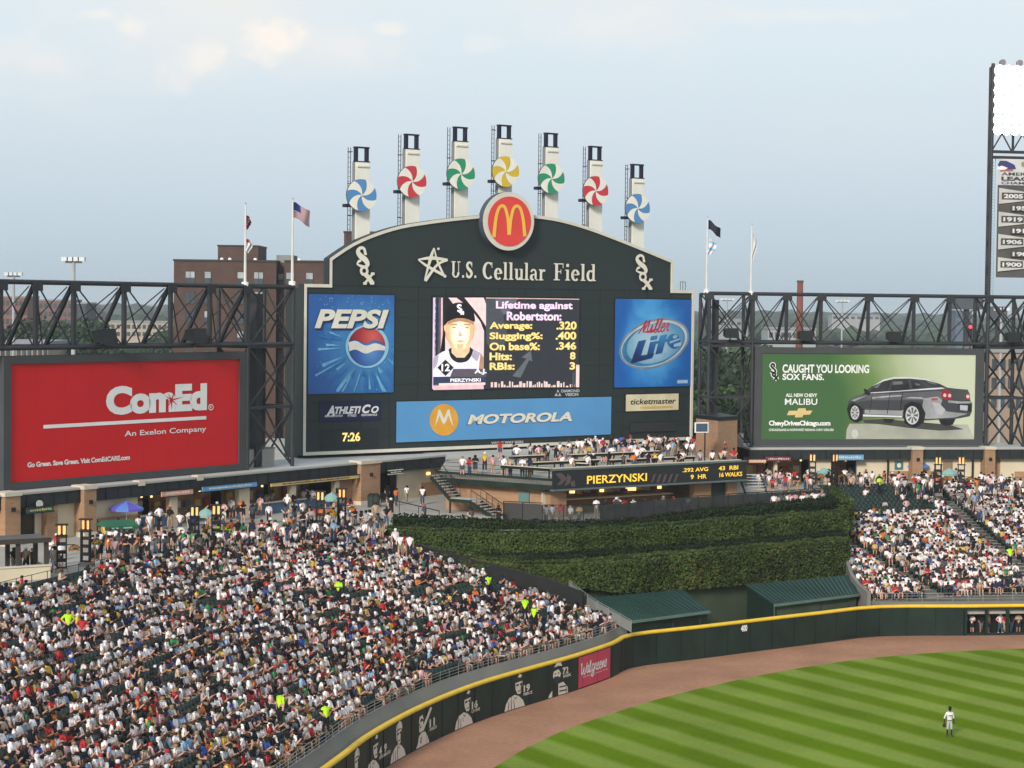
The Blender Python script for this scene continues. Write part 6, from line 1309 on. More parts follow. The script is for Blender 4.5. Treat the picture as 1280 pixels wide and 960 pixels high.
# ---- parasols
def parasol(px,py,label,cols,z=9.0,R0=1.3,h=2.5):
    p=gz(px,py,z); r=thing('parasol',label,'parasol',tuple(p),.3,'parasols on the concourse'); m_=MB(); m_.tube((0,0,0),(0,0,h),.03,6); m_.build('pole',WHITE,r)
    for k in range(8):
        a=k*math.pi/4; b2=a+math.pi/4; m_=MB(); n=3; vs=[(0,0,h)]
        for t in (.5,1.0):
            for s_ in (0,.5,1): ang=a+(b2-a)*s_; rr=R0*t*(.95 if s_==.5 else 1); vs.append((rr*math.cos(ang),rr*math.sin(ang),h-.55*t**1.4))
        vs+=[(v[0]*1.0,v[1]*1.0,v[2]-.18) for v in vs[4:7]]
        m_.add(vs,[(0,1,2),(0,2,3),(1,4,5,2),(2,5,6,3),(4,7,8,5),(5,8,9,6)]); m_.build('canopy_gore',cols[k%2],r)
PUR=mat('parasol_violet',(0.12,0.09,0.45),.6); PBL=mat('parasol_blue',(0.10,0.22,0.60),.6); TEA=mat('parasol_teal',(0.22,0.38,0.34),.6); GRN=mat('canopy_green',(0.02,0.11,0.06),.6)
parasol(158,666,'violet and blue parasol left of the salmon sign',[PUR,PBL],R0=1.35); parasol(257,668,'pale teal parasol between the two left lamp posts',[TEA,TEA],R0=.75,h=2.1); parasol(414,646,'pale teal parasol beside the lamp posts under the gold sign',[TEA,TEA],R0=.75,h=2.1)
parasol(1146,605,'bright blue parasol in front of the right brick pillar',[PBL,mat('parasol_blue_light',(0.16,0.3,0.7),.6)],R0=1.3); parasol(1186,612,'pale teal parasol between the two far right lamp posts',[TEA,TEA],R0=.9,h=2.2); parasol(1030,610,'pale teal parasol between the lamp posts at the right blue sign',[TEA,TEA],R0=.8,h=2.1)
# green vendor cart
p=gz(146,686,9); r=thing('vendor_cart','vendor cart under a dark green awning on the left concourse','cart',tuple(p),LP.rz-.35)
m_=MB(); m_.box(-1.0,1.0,-.5,.5,.25,1.0); m_.build('cart_body',BLACK,r); m_=MB(); m_.add([(-1.35,-.9,1.75),(1.35,-.9,1.75),(1.2,0,2.15),(-1.2,0,2.15),(1.35,.9,1.75),(-1.35,.9,1.75)],[(0,1,2,3),(3,2,4,5),(0,3,5),(1,4,2)]); m_.build('awning',GRN,r)
m_=MB(); m_.box(-1.35,1.35,-.93,-.89,1.5,1.76); m_.box(1.31,1.35,-.9,.9,1.5,1.76); m_.build('awning_valance',GRN,r)
m_=MB(); m_.box(-.9,-.3,-.95,-.93,1.58,1.68); m_.box(.1,.8,-.95,-.93,1.58,1.68); tag(m_.build('worn_lettering',mat('pale_green_ink',(.3,.45,.35)),r),kind='stuff')
for sx in (-1.1,1.1):
    for sy in (-.7,.7): m_=MB(); m_.bar((sx,sy,0),(sx,sy,1.8),.06); m_.build('awning_post',STEEL2,r)
for sx in (-.7,.7): m_=MB(); m_.tube((sx,-.55,.25),(sx,-.5,.25),.25,10); m_.build('wheel',BLACK,r)
# bins
def bin_(px,py,label):
    p=gz(px,py,9); r=thing('litter_bin',label,'litter bin',tuple(p),LP.rz,'litter bins'); m_=MB(); m_.tube((0,0,0),(0,0,1.0),.32,10,r2=.36); m_.build('bin_body',mat('bin_green',(0.03,0.045,0.04)),r); m_=MB(); m_.tube((0,0,1.0),(0,0,1.25),.38,10,r2=.2); m_.build('bin_lid',BLACK,r)
bin_(464,634,'dark green litter bin left of the pair by the brick pillar'); bin_(470,634,'dark green litter bin right of the pair by the brick pillar')
# ---- pavilion at the left edge
pc=gz(27,722,9); r=thing('pavilion','dark timber pavilion with a grey roof at the left edge of the concourse','pavilion',(pc[0],pc[1],9),.55)
TIM=mat('pavilion_timber',(0.05,0.042,0.036),.8)
m_=MB(); m_.box(-3.2,1.5,-1.3,1.3,2.55,2.7); m_.build('roof',mat('pavilion_roof',(0.10,0.095,0.09),.9),r)
m_=MB(); m_.box(-3.25,1.55,-1.38,-1.28,2.4,2.72); m_.build('fascia',TIM,r)
for x,y in ((1.3,-1.1),(1.3,1.1),(-.6,-1.1),(-.6,1.1),(-3,-1.1),(-3,1.1)): m_=MB(); m_.box(x-.13,x+.13,y-.13,y+.13,0,2.55); m_.build('post',TIM,r)
m_=MB(); m_.box(-3.2,1.5,-1.35,-1.15,0,.85); m_.build('low_wall',CREAMWALL,r); m_=MB(); m_.box(-3.2,1.55,-1.42,-1.05,.85,.95); m_.build('counter_top',STONE,r)
m_=MB(); m_.box(1.35,1.5,-1.15,1.3,0,.85); m_.build('low_wall',BRICK,r)
# rear rails of the concourse
rr=thing('rear_railing','dark railing along the back row of the left-field seats','railing',(0,0,0)); railing(rr,np.array(CBACK)+0.0,9.0,1.0,1.9,matl=BLACK,bars=2)
rr=thing('rear_railing','dark railing along the back row of the right-field seats','railing',(0,0,0)); railing(rr,[TR[0]+rn*.2,TR[1]+rn*.2],9.0,1.0,2.0,matl=BLACK,bars=2)
# rope line on the concourse near the passage
rl=thing('rope_barrier','dark rope barrier crossing the concourse beside the fan deck','barrier',(0,0,0)); pa=gz(476,634,9.0); pb=gz(549,652,9.0)
for t in (0,.33,.66,1): q=pa+(pb-pa)*t; m_=MB(); m_.bar((q[0],q[1],9),(q[0],q[1],9.95),.06); m_.build('post',BLACK,rl)
m_=MB(); m_.bar((pa[0],pa[1],9.9),(pb[0],pb[1],9.9),.07); m_.build('rope',BLACK,rl)

# ================================================================ fan deck and bar
DK0=gz(547,602,11.5)[:2]; DK2=gz(690,612.6,11.5)[:2]; DK3=gz(932,599.5,11.5)[:2]; ZD=12.25
fd=thing('fan_deck_bar','two storey tan brick bar building with an open drinking deck in front of the scoreboard','building',(0,0,0))
back0=np.array(SP.w(SP.uv(556,540)[0],-.3,0))[:2]; back1=np.array(SP.w(SP.uv(866,540)[0]+1.5,-.3,0))[:2]; DK4=DK3+(back1-DK3)*.96
m_=MB(); m_.slab([tuple(DK0),tuple(DK2),tuple(DK3),tuple(DK4),tuple(back1),tuple(back0)],11.9,ZD); m_.build('deck_slab',CONC,fd)
# fascia round the deck (polyline front)
m_=MB(); m_.wall([tuple(DK0),tuple(DK2)],11.45,12.45,.25); m_.build('deck_fascia',GREEN_DK,fd)
m_=MB(); m_.wall([tuple(DK3),tuple(DK4)],11.45,12.45,.25); m_.build('deck_fascia',GREEN_DK,fd)
RPn=Plane(DK2,DK3); LPn=Plane(DK0,DK2); rbl=float(np.linalg.norm(DK3-DK2)); lbl=float(np.linalg.norm(DK2-DK0))
# lower level walls
def in_poly(P,u,y): return P.w(u,y,0)[:2]
def pbox(P,root,u0,u1,y0,y1,z0,z1,m,n):
    mb=MB(); q=[P.w(u0,y0,0),P.w(u1,y0,0),P.w(u1,y1,0),P.w(u0,y1,0)]; mb.slab([(a[0],a[1]) for a in q],z0,z1); return mb.build(n,m,root)
pbox(LPn,fd,.2,lbl-1.2,1.0,1.3,9,11.9,BRICK,'brick_wall')
uu=LPn.uv(648,632)[0]; pbox(LPn,fd,uu-.6,uu+.5,.86,.98,10.2,11.1,mat('deck_poster',(0.10,0.18,0.17)),'wall_poster')
bq=Board(LPn); zz=LPn.uv(648.5,623)[1]
U3=lambda px:RPn.uv(px,625)[0]
for a,b_ in ((696,716),(876,897),(917,929)): pbox(RPn,fd,U3(a),U3(b_),.9,1.6,9,11.9,BRICK,'brick_pier')
pbox(RPn,fd,0.2,rbl-.2,5.5,5.8,9,11.9,mat('bar_back_wall',(0.16,0.12,0.08),.9,.3,.6),'bar_back_wall'); pbox(RPn,fd,0,rbl,.5,1.0,11.3,11.9,BLACK,'bar_header')
pbox(RPn,fd,U3(897),U3(917),1.2,1.4,9,11.5,mat('roller_shutter',(0.03,0.035,0.035)),'roller_shutter')
pbox(RPn,fd,.2,U3(696)+.2,1.6,1.8,9,11.2,mat('cream_door',(0.5,0.45,0.36)),'cream_door')
pbox(RPn,fd,U3(720),U3(870),3.6,4.2,9,10.15,mat('bar_front',(0.20,0.10,0.04)),'bar_counter'); pbox(RPn,fd,U3(718),U3(872),3.4,4.3,10.15,10.25,STONE,'bar_top')
rnd=random.Random(8)
for k in range(17):
    u=U3(722)+(U3(870)-U3(722))*k/16; q=RPn.w(u,5.2,0); mb=MB(); w=rnd.uniform(.18,.5); z=10.4+rnd.uniform(0,.15); mb.slab([(q[0]-w,q[1]),(q[0]+w,q[1]),(q[0]+w,q[1]+.1),(q[0]-w,q[1]+.1)],z,z+rnd.uniform(.25,.6)); mb.build('back_bar_shelf',[BULB,mat('goods_0',(0.5,0.35,0.12)),mat('goods_2',(0.55,0.5,0.4)),mat('goods_1',(0.35,0.08,0.06))][k%4],fd)  # shelf goods; every fourth one glows, warm bar light put into its material
for k in range(9):
    u=U3(730)+(U3(868)-U3(730))*k/8; q=RPn.w(u,2.6,0); mb=MB(); mb.tube((q[0],q[1],11.15),(q[0],q[1],11.3),.14,8); mb.build('pendant_light',BULB,fd)
# ribbon board
ub=thing('ribbon_board','black electronic ribbon board with yellow batting statistics along the deck edge','display',(0,0,0))
rbp=Board(RPn); ub.location=(*RPn.A,0); ub.rotation_euler=(0,0,RPn.rz)
z0=11.55; z1=13.15
rbp.layer('display_face').box(0,rbl,-.12,.05,z0,z1); rbp.layer('frame_top').box(-.05,rbl+.05,-.2,.3,z1,z1+.12); rbp.layer('frame_bottom').box(-.05,rbl+.05,-.2,.3,z0-.16,z0)
rbp.text('PIERZYNSKI',732.5,591,807.5,605,'digits',.14,bold=.015); rbp.text('.292 AVG',852,583.7,884,590.2,'digits',.14,bold=.02); rbp.text('9  HR',862,592.3,882,599,'digits',.14,bold=.02); rbp.text('43  RBI',897,581.5,921.5,588,'digits',.14,bold=.02); rbp.text('16 WALKS',898,589.3,926.5,596.3,'digits',.14,bold=.02)
for k,pts in enumerate([[(693,592),(700,591),(708,598),(700,606),(694,606),(700,600)],[(708,592),(713,596),(711,604),(704,608),(707,600)],[(712,602),(717,600),(718,608),(713,608)]]): rbp.poly(pts,'faint_art:%d'%k,.14)
for k in range(5): rbp.poly([(812+k*7,603),(816+k*7,593),(819+k*7,592),(815+k*7,603)],'faint_art:%d'%(k+3),.14)
mm_={'display_face':mat('display_black',(0.022,0.024,0.026),.4),'frame_top':mat('frame_green_grey',(0.10,0.13,0.12)),'frame_bottom':mat('frame_green_grey',(0.10,0.13,0.12)),'digits':emat('ribbon_yellow',(1.0,.62,.06),1.1)}
for k in range(8): mm_['faint_art:%d'%k]=mat('faint_art',(0.10,0.07,0.075))
rbp.build(ub,mm_)
# drink counters on the deck, parallel rows stepping back
CT=mat('counter_cream',(0.60,0.50,0.36),.7,.08,1)
def counter(P,u0,u1,y,z,label):
    r=P.root('drink_counter',label,'counter',u0,z); r.location=P.w(u0,y,ZD); L_=u1-u0; h=z-ZD
    m_=MB(); m_.box(0,L_,-.2,.2,h-.06,h); m_.build('counter_top',CT,r); m_=MB(); m_.box(0,L_,-.03,.03,h-.3,h-.06); m_.build('apron',GREEN_DK,r)
    x=.3
    while x<L_: m_=MB(); m_.box(x-.05,x+.05,-.05,.05,-.02,h-.06); m_.build('leg',GREEN_DK,r); x+=2.4
ords=['front','second','third','fourth']
for k,(y,a,b_) in enumerate([(.6,.2,rbl-.2),(6.0,2,rbl*.44),(12,4.5,rbl*.36),(6.0,rbl*.5,rbl-1),(12,rbl*.5,rbl*.98)]):
    counter(RPn,a,b_,y,ZD+1.08+.08*(k%3),['long cream drink counter directly above the ribbon board','cream drink counter in the second row, left half of the deck','cream drink counter in the third row, left half of the deck','cream drink counter in the second row, right half of the deck','cream drink counter in the third row, right half of the deck'][k])
counter(LPn,6.5,lbl-.3,.5,ZD+1.08,'cream drink counter along the left edge of the deck'); counter(LPn,10.5,lbl-.5,6.5,ZD+1.15,'short cream drink counter behind the left edge counter')
rr=thing('deck_railing','dark railing along the left edge of the fan deck','railing',(0,0,0)); railing(rr,[DK0,DK2],ZD,1.05,2.2,matl=BLACK,bars=3)
# stair on the left of the bar
st=thing('staircase','dark green outdoor stair with pale treads going up to the left of the deck','stairs',(0,0,0))
TRD=mat('tread_grey',(0.42,0.41,0.38),.8)
def flight(u0,z0,u1,z1,n,y0=-1.7,y1=-.25):
    for i in range(n):
        t=i/(n-1) if n>1 else 0; u=u0+(u1-u0)*t; z=z0+(z1-z0)*t; pbox(LPn,st,u-.02,u+abs(u1-u0)/n*.62+.05,y0+.05,y1-.05,z-.05,z,TRD,'tread')
    for y in (y0,y1):
        mb=MB(); a=LPn.w(u0,y,z0-.15); b_=LPn.w(u1,y,z1-.15); mb.bar(a,b_,.08,.34); mb.build('stringer',GREEN_DK,st); mb=MB(); a=LPn.w(u0,y,z0+.95); b_=LPn.w(u1,y,z1+.95); mb.bar(a,b_,.05); mb.build('handrail',BLACK,st)
        for i in range(5): t=i/4; a=LPn.w(u0+(u1-u0)*t,y,z0+(z1-z0)*t); mb=MB(); mb.bar(a,(a[0],a[1],a[2]+.95),.04); mb.build('baluster',BLACK,st)
V=lambda px,py:LPn.uv(px,py)[0]
flight(V(553,590),12.2,V(577,625),10.35,9); pbox(LPn,st,V(577,625),V(603,628),-1.75,-.2,10.2,10.33,TRD,'landing'); pbox(LPn,st,V(577,625),V(603,628),-1.8,-1.7,10.0,10.3,GREEN_DK,'landing_edge'); flight(V(603,628),10.2,V(632,652),9.0,7)
for u in (V(577,625),V(602,628)): pbox(LPn,st,u-.06,u+.06,-1.75,-1.63,9,10.2,GREEN_DK,'post')
# windscreen in front of the lower level
ws=thing('windscreen','row of dark tinted windscreen panels in front of the bar level','screen',(0,0,0))
def tinted(name,rgb,a):
    m=bpy.data.materials.new(name); m.use_nodes=True; t=m.node_tree; b=t.nodes['Principled BSDF']; b.inputs['Base Color'].default_value=(*rgb,1); b.inputs['Roughness'].default_value=.5; b.inputs['Alpha'].default_value=a; return m
TINT=tinted('windscreen_mesh',(0.03,0.035,0.035),.8); TINT2=tinted('windscreen_glass',(0.05,0.06,0.06),.35)
WSP=[gz(629,660,9)[:2]+[0,3.2],gz(672,663,9)[:2]+[0,3.4],gz(722,664,9)[:2]+[0,3.6],gz(760,662,9)[:2]+[0,3.8],gz(835,653,9)[:2]+[0,3.6],gz(1040,637,9)[:2]+[0,2.4]]
WSr=resample(WSP,22)
for i in range(21):
    a=WSr[i]; b_=WSr[i+1]; mb=MB(); h=1.75 if i>1 else 1.9
    mb.bar((*a,9),(*a,9+h),.09); mb.build('post',BLACK,ws); mb=MB(); d=(b_-a)*.03; pxm=(a[0])
    mb.wall([tuple(a+d),tuple(b_-d)],9.1,9+h-.1,.03); mb.build('panel',TINT2 if i in (2,3,4) else TINT,ws); mb=MB(); mb.bar((*a,9+h),(*b_,9+h),.07); mb.build('top_rail',BLACK,ws)
# brick block with tv right of the scoreboard
c=at(897,545,203.5); r=thing('brick_block','tan brick stair block with a dark flat roof at the right of the scoreboard','building',(c[0],c[1],9),0)
q=at(870,545,207.5)[:2]-c[:2]; q2=at(921.5,545,206)[:2]-c[:2]; pts=[(q[0],q[1]),(0,0),(q2[0],q2[1]),(q[0]+q2[0]+.4,q[1]+q2[1]+2)]
zt_=27.5-(526-381)/2580*203.5
m_=MB(); m_.slab(pts,0,zt_-9); m_.build('brick_wall',BRICK,r); m_=MB(); m_.slab([(x*1.06,y*1.06-.1) for x,y in pts],zt_-9,zt_-9+.35); m_.build('roof_cap',BLACK,r)
c=at(881,560,200); tv=thing('television','white framed television on a black pole beside the scoreboard corner','television',(c[0],c[1],ZD),.3); zt_=27.5-(541-381)/2580*200-ZD
m_=MB(); m_.bar((0,0,0),(0,0,zt_+.9),.1); m_.build('pole',BLACK,tv); m_=MB(); m_.box(-1.15,.25,-.25,-.1,zt_,zt_+1.0); m_.build('frame',WHITE,tv); m_=MB(); m_.box(-1.05,.15,-.27,-.24,zt_+.1,zt_+.9); m_.build('screen',mat('tv_screen',(.06,.09,.13),.2),tv)
# right stair by the deck
st2=thing('staircase','short dark stair with pale treads at the right end of the deck','stairs',tuple(gz(948,622,9)),.15)
for k in range(8): m_=MB(); m_.box(-1.1+k*.03,.9,-.0+k*.38,.36+k*.38,.25*k+.2,.25*k+.27); m_.build('tread',TRD,st2)
for x in (-1.2,.95): m_=MB(); m_.bar((x,0,.1),(x,3.1,2.1),.08,.3); m_.build('stringer',GREEN_DK,st2); m_=MB(); m_.bar((x,0,1.1),(x,3.1,3.1),.05); m_.build('handrail',BLACK,st2)
# ================================================================ city beyond the ballpark
CB=brick_mat('dark_red_brick',(0.088,0.048,0.036),(0.07,0.05,0.042),1.0,.5,.16); CB2=brick_mat('brown_brick',(0.10,0.055,0.043),(0.08,0.06,0.05),1.0,.5,.16)  # the second brick is simply a slightly lighter brown
WIN=mat('window_glass',(0.06,0.075,0.085),.15,.3,.4); BLIND=mat('window_blind',(0.30,0.33,0.33),.6,.25,.6); WFR=mat('window_frame',(0.03,0.028,0.028),.5)
def window(r,x,y,z,w,h,two=False,pale_top=True,yaw=0):  # the flag gives the upper pane the pale blind colour
    f=MB(); f.box(x-w/2-.06,x+w/2+.06,y-.08,y+.02,z-.06,z+h+.06); fo=f.build('window',WFR,r)
    cols=[(x-w/2,x-.04),(x+.04,x+w/2)] if two else [(x-w/2,x+w/2)]
    for a,b_ in cols:
        m_=MB(); m_.box(a,b_,y-.1,y-.07,z+h*.5,z+h); m_.build('pane',BLIND if pale_top else WIN,fo); m_=MB(); m_.box(a,b_,y-.1,y-.07,z,z+h*.47); m_.build('pane',WIN,fo)
YA=295.0
def ax(px): return (at(px,400,YA)[0])
def az_(px,py): return at(px,py,YA)[2]
x0=ax(217); x1=ax(345); x2=ax(356); x3=ax(411)
ap=thing('apartment_tower','dark red brick apartment tower behind the left truss','building',(x0,YA,0))
ztop=az_(217,326); 
m_=MB(); m_.box(0,x1-x0,0,18,0,ztop); m_.build('brick_wall',CB,ap); m_=MB(); m_.box(x1-x0,x2-x0,2.2,18,0,ztop-.05); m_.build('recessed_wall',CB2,ap); m_=MB(); m_.box(x2-x0,x3-x0+9,-.6,18,0,ztop+.02); m_.build('brick_wall',CB,ap)
m_=MB(); m_.box(-.12,x1-x0+.05,-.14,18,ztop,ztop+.25); m_.build('parapet_cap',WFR,ap); m_=MB(); m_.box(x2-x0-.05,x3-x0+9,-.74,18,ztop+.02,ztop+.27); m_.build('parapet_cap',WFR,ap)
px0=ax(268)-x0; px1=ax(319)-x0; m_=MB(); m_.box(px0,px1,3,13,ztop,az_(268,307)); m_.build('roof_penthouse',CB2,ap); m_=MB(); m_.box(px0-.1,px1+.1,2.9,13.1,az_(268,307),az_(268,307)+.2); m_.build('penthouse_cap',WFR,ap)
m_=MB(); m_.box(ax(341)-x0,ax(362)-x0,4,10,ztop,az_(350,318)); m_.build('roof_plant_room',mat('plant_room',(0.20,0.21,0.20)),ap)
for px in (275,285,317,372): m_=MB(); c=ax(px)-x0; m_.tube((c,1.5,ztop+.2),(c,1.5,ztop+.55),.32,10,r2=.15); m_.build('roof_vent',WHITE,ap)
zr=27.5-(338.5-372)/2580*YA-.0; fl=24.6/2580*YA
for k in range(9):
    z=zr-k*fl-1.72
    for px,w,two,yy in ((237.5,1.25,True,0),(259.5,.85,False,0),(300.5,.85,False,0),(323,1.25,True,0),(363,1.1,False,-.6),(387,.95,False,-.6)): window(ap,ax(px)-x0,yy,z,w,1.75,two,k<1 or (k*7+int(px))%3==0)
    window(ap,ax(348.5)-x0,2.2,z,.7,1.6,False,k==0)
# block seen above the left shoulder of the scoreboard
x0=at(430,300,300)[0]; x1=at(479,300,300)[0]; z1=at(430,291,300)[2]; r=thing('apartment_block','brown brick penthouse of a tower rising behind the scoreboard shoulder','building',(x0,300,0)); m_=MB(); m_.box(0,x1-x0,0,14,0,z1); m_.build('brick_wall',CB2,r); m_=MB(); m_.box(-.1,x1-x0+.1,-.1,14.1,z1,z1+.25); m_.build('parapet_cap',WFR,r)
for k in range(3): window(r,1.2+k*1.7,0,z1-2.6,.7,1.3)
# far slabs: (px0,px1,ytop,Y,rgb,label,floors,bays)
far=[(-10,34,372,720,(0.20,0.10,0.08),'long red brick housing slab at the far left beyond the truss',5,8),(36,90,376,800,(0.17,0.10,0.085),'brown housing slab behind the second truss bay',4,9),(97,108,380,760,(0.07,0.075,0.08),'narrow dark block beside the parking light mast',3,2),(125,216,403,900,(0.40,0.33,0.25),'long low cream and brown building behind the left truss',2,14),
(0,60,430,420,(0.34,0.26,0.2),'low tan roofline just above the left billboard',1,9),(1238,1300,441,330,(0.30,0.22,0.16),'tan brick building seen through the light tower legs',3,6),(1195,1215,389,900,(0.10,0.13,0.17),'blue grey block far behind the light tower',2,3),(1040,1100,394,1500,(0.3,0.3,0.3),'pale low building far beyond the green billboard truss',1,8),(960,1020,412,700,(0.30,0.32,0.32),'pale warehouse far behind the right truss',1,8),(890,935,400,1100,(0.26,0.27,0.28),'pale flat warehouse far behind the right truss poles',1,6)]
for a,b_,yt,Y,rgb,l,fl_,bays in far:
    A=at(a,yt,Y); B_=at(b_,yt,Y); r=thing('distant_building',l,'building',(A[0],Y,0)); w=B_[0]-A[0]; h=(A[2]+B_[2])/2; m_=MB(); m_.box(0,w,0,18,0,h); m_.build('wall',mat('far_wall_%d'%int(a+20),rgb,.9,.12,.05),r)
    m_=MB(); m_.box(-.2,w+.2,-.3,18.2,h,h+.6); m_.build('roof',mat('far_roof',(0.25,0.25,0.25)),r)
    fh=3.2 if Y>400 else 3.0
    for k in range(fl_):
        for j in range(bays):
            x=w*(j+.5)/bays; m_=MB(); m_.box(x-w/bays*.3,x+w/bays*.3,-.25,.02,h-1.0-k*fh-1.7,h-1.0-k*fh); m_.build('window',WIN,r)
# chimney
c=at(1000,370,520); z1=at(1000,353,520)[2]; r=thing('chimney','tall red brick chimney behind the right truss','chimney',(c[0],520,0)); m_=MB(); m_.tube((0,0,0),(0,0,z1),1.1,12,r2=.75); m_.build('stack',mat('chimney_red',(0.17,0.055,0.04),.9,.2,.3),r,smooth=True); m_=MB(); m_.tube((0,0,z1),(0,0,z1+.5),.85,12); m_.build('rim',CB2,r)
# backs of roadside boards
def rboard(px0,px1,y0,y1,Y,label):
    A=at(px0,y0,Y); B_=at(px1,y1,Y); r=thing('roadside_board',label,'billboard',((A[0]+B_[0])/2,Y,0)); w=B_[0]-A[0]; m_=MB(); m_.box(-w/2,w/2,0,.6,B_[2],A[2]); m_.build('panel',mat('roadside_panel',(0.07,0.08,0.095)),r); m_=MB(); m_.box(-.5,.5,.6,1.4,0,B_[2]+1); m_.build('mast',STEEL,r)
rboard(1190,1229,371,387,420,'grey back of a large roadside board on a mast beside the light tower'); rboard(1237,1259,383,399,500,'smaller dark roadside board seen through the light tower')
# parking light masts
def mast(px,yt,Y,label,w=3.2):
    c=at(px,yt,Y); r=thing('light_mast',label,'light mast',(c[0],Y,0)); h=c[2]; m_=MB(); m_.tube((0,0,0),(0,0,h),.35,8,r2=.22); m_.build('mast',mat('mast_grey',(0.35,0.36,0.36)),r); m_=MB(); m_.box(-w/2,w/2,-.15,.15,h-.3,h-.05); m_.build('cross_arm',STEEL2,r)
    for k in range(4): x=(-.5+k/3)*w; m_=MB(); m_.box(x-.4,x+.4,-.5,.4,h-.05,h+.45); m_.build('lamp_head',mat('lamp_head',(0.6,0.62,0.62)),r)
mast(92,326,250,'tall light mast behind the second bay of the left truss',2.0); mast(17,344,330,'shorter light mast at the far left',2.0); mast(1252,388,330,'pale light mast seen through the light tower',1.6); mast(909,375,600,'distant light mast behind the first bay of the right truss'); mast(1053,377,600,'distant light mast behind the middle of the right truss')
# ---- trees
TLEAF=vmat('tree_leaf',rough=.8)
TRUNK=mat('bark',(0.06,0.045,0.035),.95)
def tree(px,ytop,Y,R0,label,name='leafy_tree',base=(0.035,0.065,0.022),n=2600,seed=0):
    c=at(px,ytop,Y); h=c[2]; g=np.random.default_rng(seed); r=thing(name,label,'tree',(c[0],Y,0),0,'trees beyond the ballpark')
    m_=MB(); m_.tube((0,0,0),(0,0,h*.55),.35,7,r2=.2)
    limbs=[]
    for k in range(6):
        a=k*1.05+seed; e_=Vector((math.cos(a)*R0*.55,math.sin(a)*R0*.55,h*.72)); m_.tube((0,0,h*(.35+.03*k)),e_,.14,5,r2=.04); limbs.append(np.array(e_))
    m_.build('trunk',TRUNK,r)
    K=16; cc=np.c_[g.normal(0,.42,K)*R0,g.normal(0,.42,K)*R0,h*.62+g.uniform(-.26,.30,K)*h*.9]; cc[:,2]=np.minimum(cc[:,2],h-R0*.28); rr_=R0*g.uniform(.3,.52,K)
    i=g.integers(0,K,n); d=g.normal(0,1,(n,3)); d/=np.linalg.norm(d,axis=1)[:,None]; rad=rr_[i]*g.uniform(.55,1.08,n)**.6; P=cc[i]+d*rad[:,None]*np.array((1,1,.85)); col=np.array(base)[None]*(g.uniform(.6,1.3,n)*(.65+.7*g.uniform(0,1,K)[i]))[:,None]
    me=leaf_mesh('crown',P,d,.34*R0/4,col,.6); me.materials.append(TLEAF); link('crown',me,r); return r
k=0
TR_=[(892,468,262,4.5),(905,492,250,3.6),(918,470,275,5),(932,486,258,4),(874,500,262,3.6),(895,440,340,7),(925,436,360,7),(905,430,420,8),(945,432,400,7),
 (985,436,380,6),(1080,436,420,7),(1130,434,430,7),(1180,436,430,7),(1215,436,430,7),(1245,432,380,5),(1268,430,380,6),(1290,428,380,6)]
ords=['small','broad','rounded','bushy','low']
for i,(px,yt,Y,R0) in enumerate(TR_):
    where=('behind the tower right of the scoreboard' if px<950 else 'behind the top edge of the green billboard' if px<1230 else 'behind the light tower')
    tree(px,yt,Y,R0,'%s green tree %s, %s counting from the scoreboard'%(ords[i%5],where,['first','second','third','fourth','fifth','sixth','seventh','eighth','ninth','tenth','eleventh','twelfth','thirteenth','fourteenth','fifteenth','sixteenth','seventeenth'][i]),base=(0.03,0.058,0.022) if i%2 else (0.042,0.072,0.026),n=2200,seed=i)
TRL=[(10,395,560,8),(32,398,540,8),(55,392,600,9),(78,396,560,8),(100,402,520,8),(118,398,580,8),(138,424,420,5),(160,430,420,4),(205,412,700,9),(188,420,600,6),(20,418,460,7),(66,420,450,7),(96,424,440,6)]
for i,(px,yt,Y,R0) in enumerate(TRL):
    tree(px,yt,Y,R0,'%s tree behind the left truss, %s counting outward'%(ords[i%5],['first','second','third','fourth','fifth','sixth','seventh','eighth','ninth','tenth','eleventh','twelfth','thirteenth'][i]),base=(0.034,0.06,0.03),n=1800,seed=40+i)
# distant woodland belts: irregular canopy masses joined as one stand each
def belt(Y,depth,ztop,name,n,seed,rgb,sz):
    g=np.random.default_rng(seed); half=Y*.30; m=n; x=g.uniform(-half,half,m); y=Y+g.uniform(0,depth,m); nz_=vnoise(x+9000,y,sz*9,seed); h=ztop*(.35+.65*nz_)*g.uniform(.75,1.1,m); rr_=sz*g.uniform(.6,1.3,m)
    me=bpy.data.meshes.new(name); bm=bmesh.new(); bmesh.ops.create_icosphere(bm,subdivisions=1,radius=1); T=np.array([v.co for v in bm.verts]); Fc=np.array([[v.index for v in f.verts] for f in bm.faces]); bm.free()
    jt=g.uniform(.7,1.2,(m,len(T),1)); V=T[None]*jt*np.c_[rr_,rr_,h*.5][:,None,:]+np.c_[x,y,h*.5][:,None,:]
    V=V.reshape(-1,3); FF=(Fc[None]+(np.arange(m)*len(T))[:,None,None]).reshape(-1,3)
    me.vertices.add(len(V)); me.vertices.foreach_set('co',V.ravel()); me.loops.add(FF.size); me.loops.foreach_set('vertex_index',FF.ravel()); me.polygons.add(len(FF)); me.polygons.foreach_set('loop_start',np.arange(0,FF.size,3)); me.update(calc_edges=True)
    col=np.repeat(np.array(rgb)[None]*g.uniform(.6,1.3,(m,1)),len(Fc),0); tint(me,col); me.materials.append(TLEAF); link(name,me,kind='stuff')
belt(480,160,11,'woodland',420,1,(0.035,0.06,0.028),6); belt(800,300,14,'woodland',600,2,(0.04,0.062,0.03),8); belt(1300,600,17,'woodland',700,3,(0.042,0.062,0.035),12); belt(2400,1500,22,'woodland',700,4,(0.045,0.06,0.04),24)
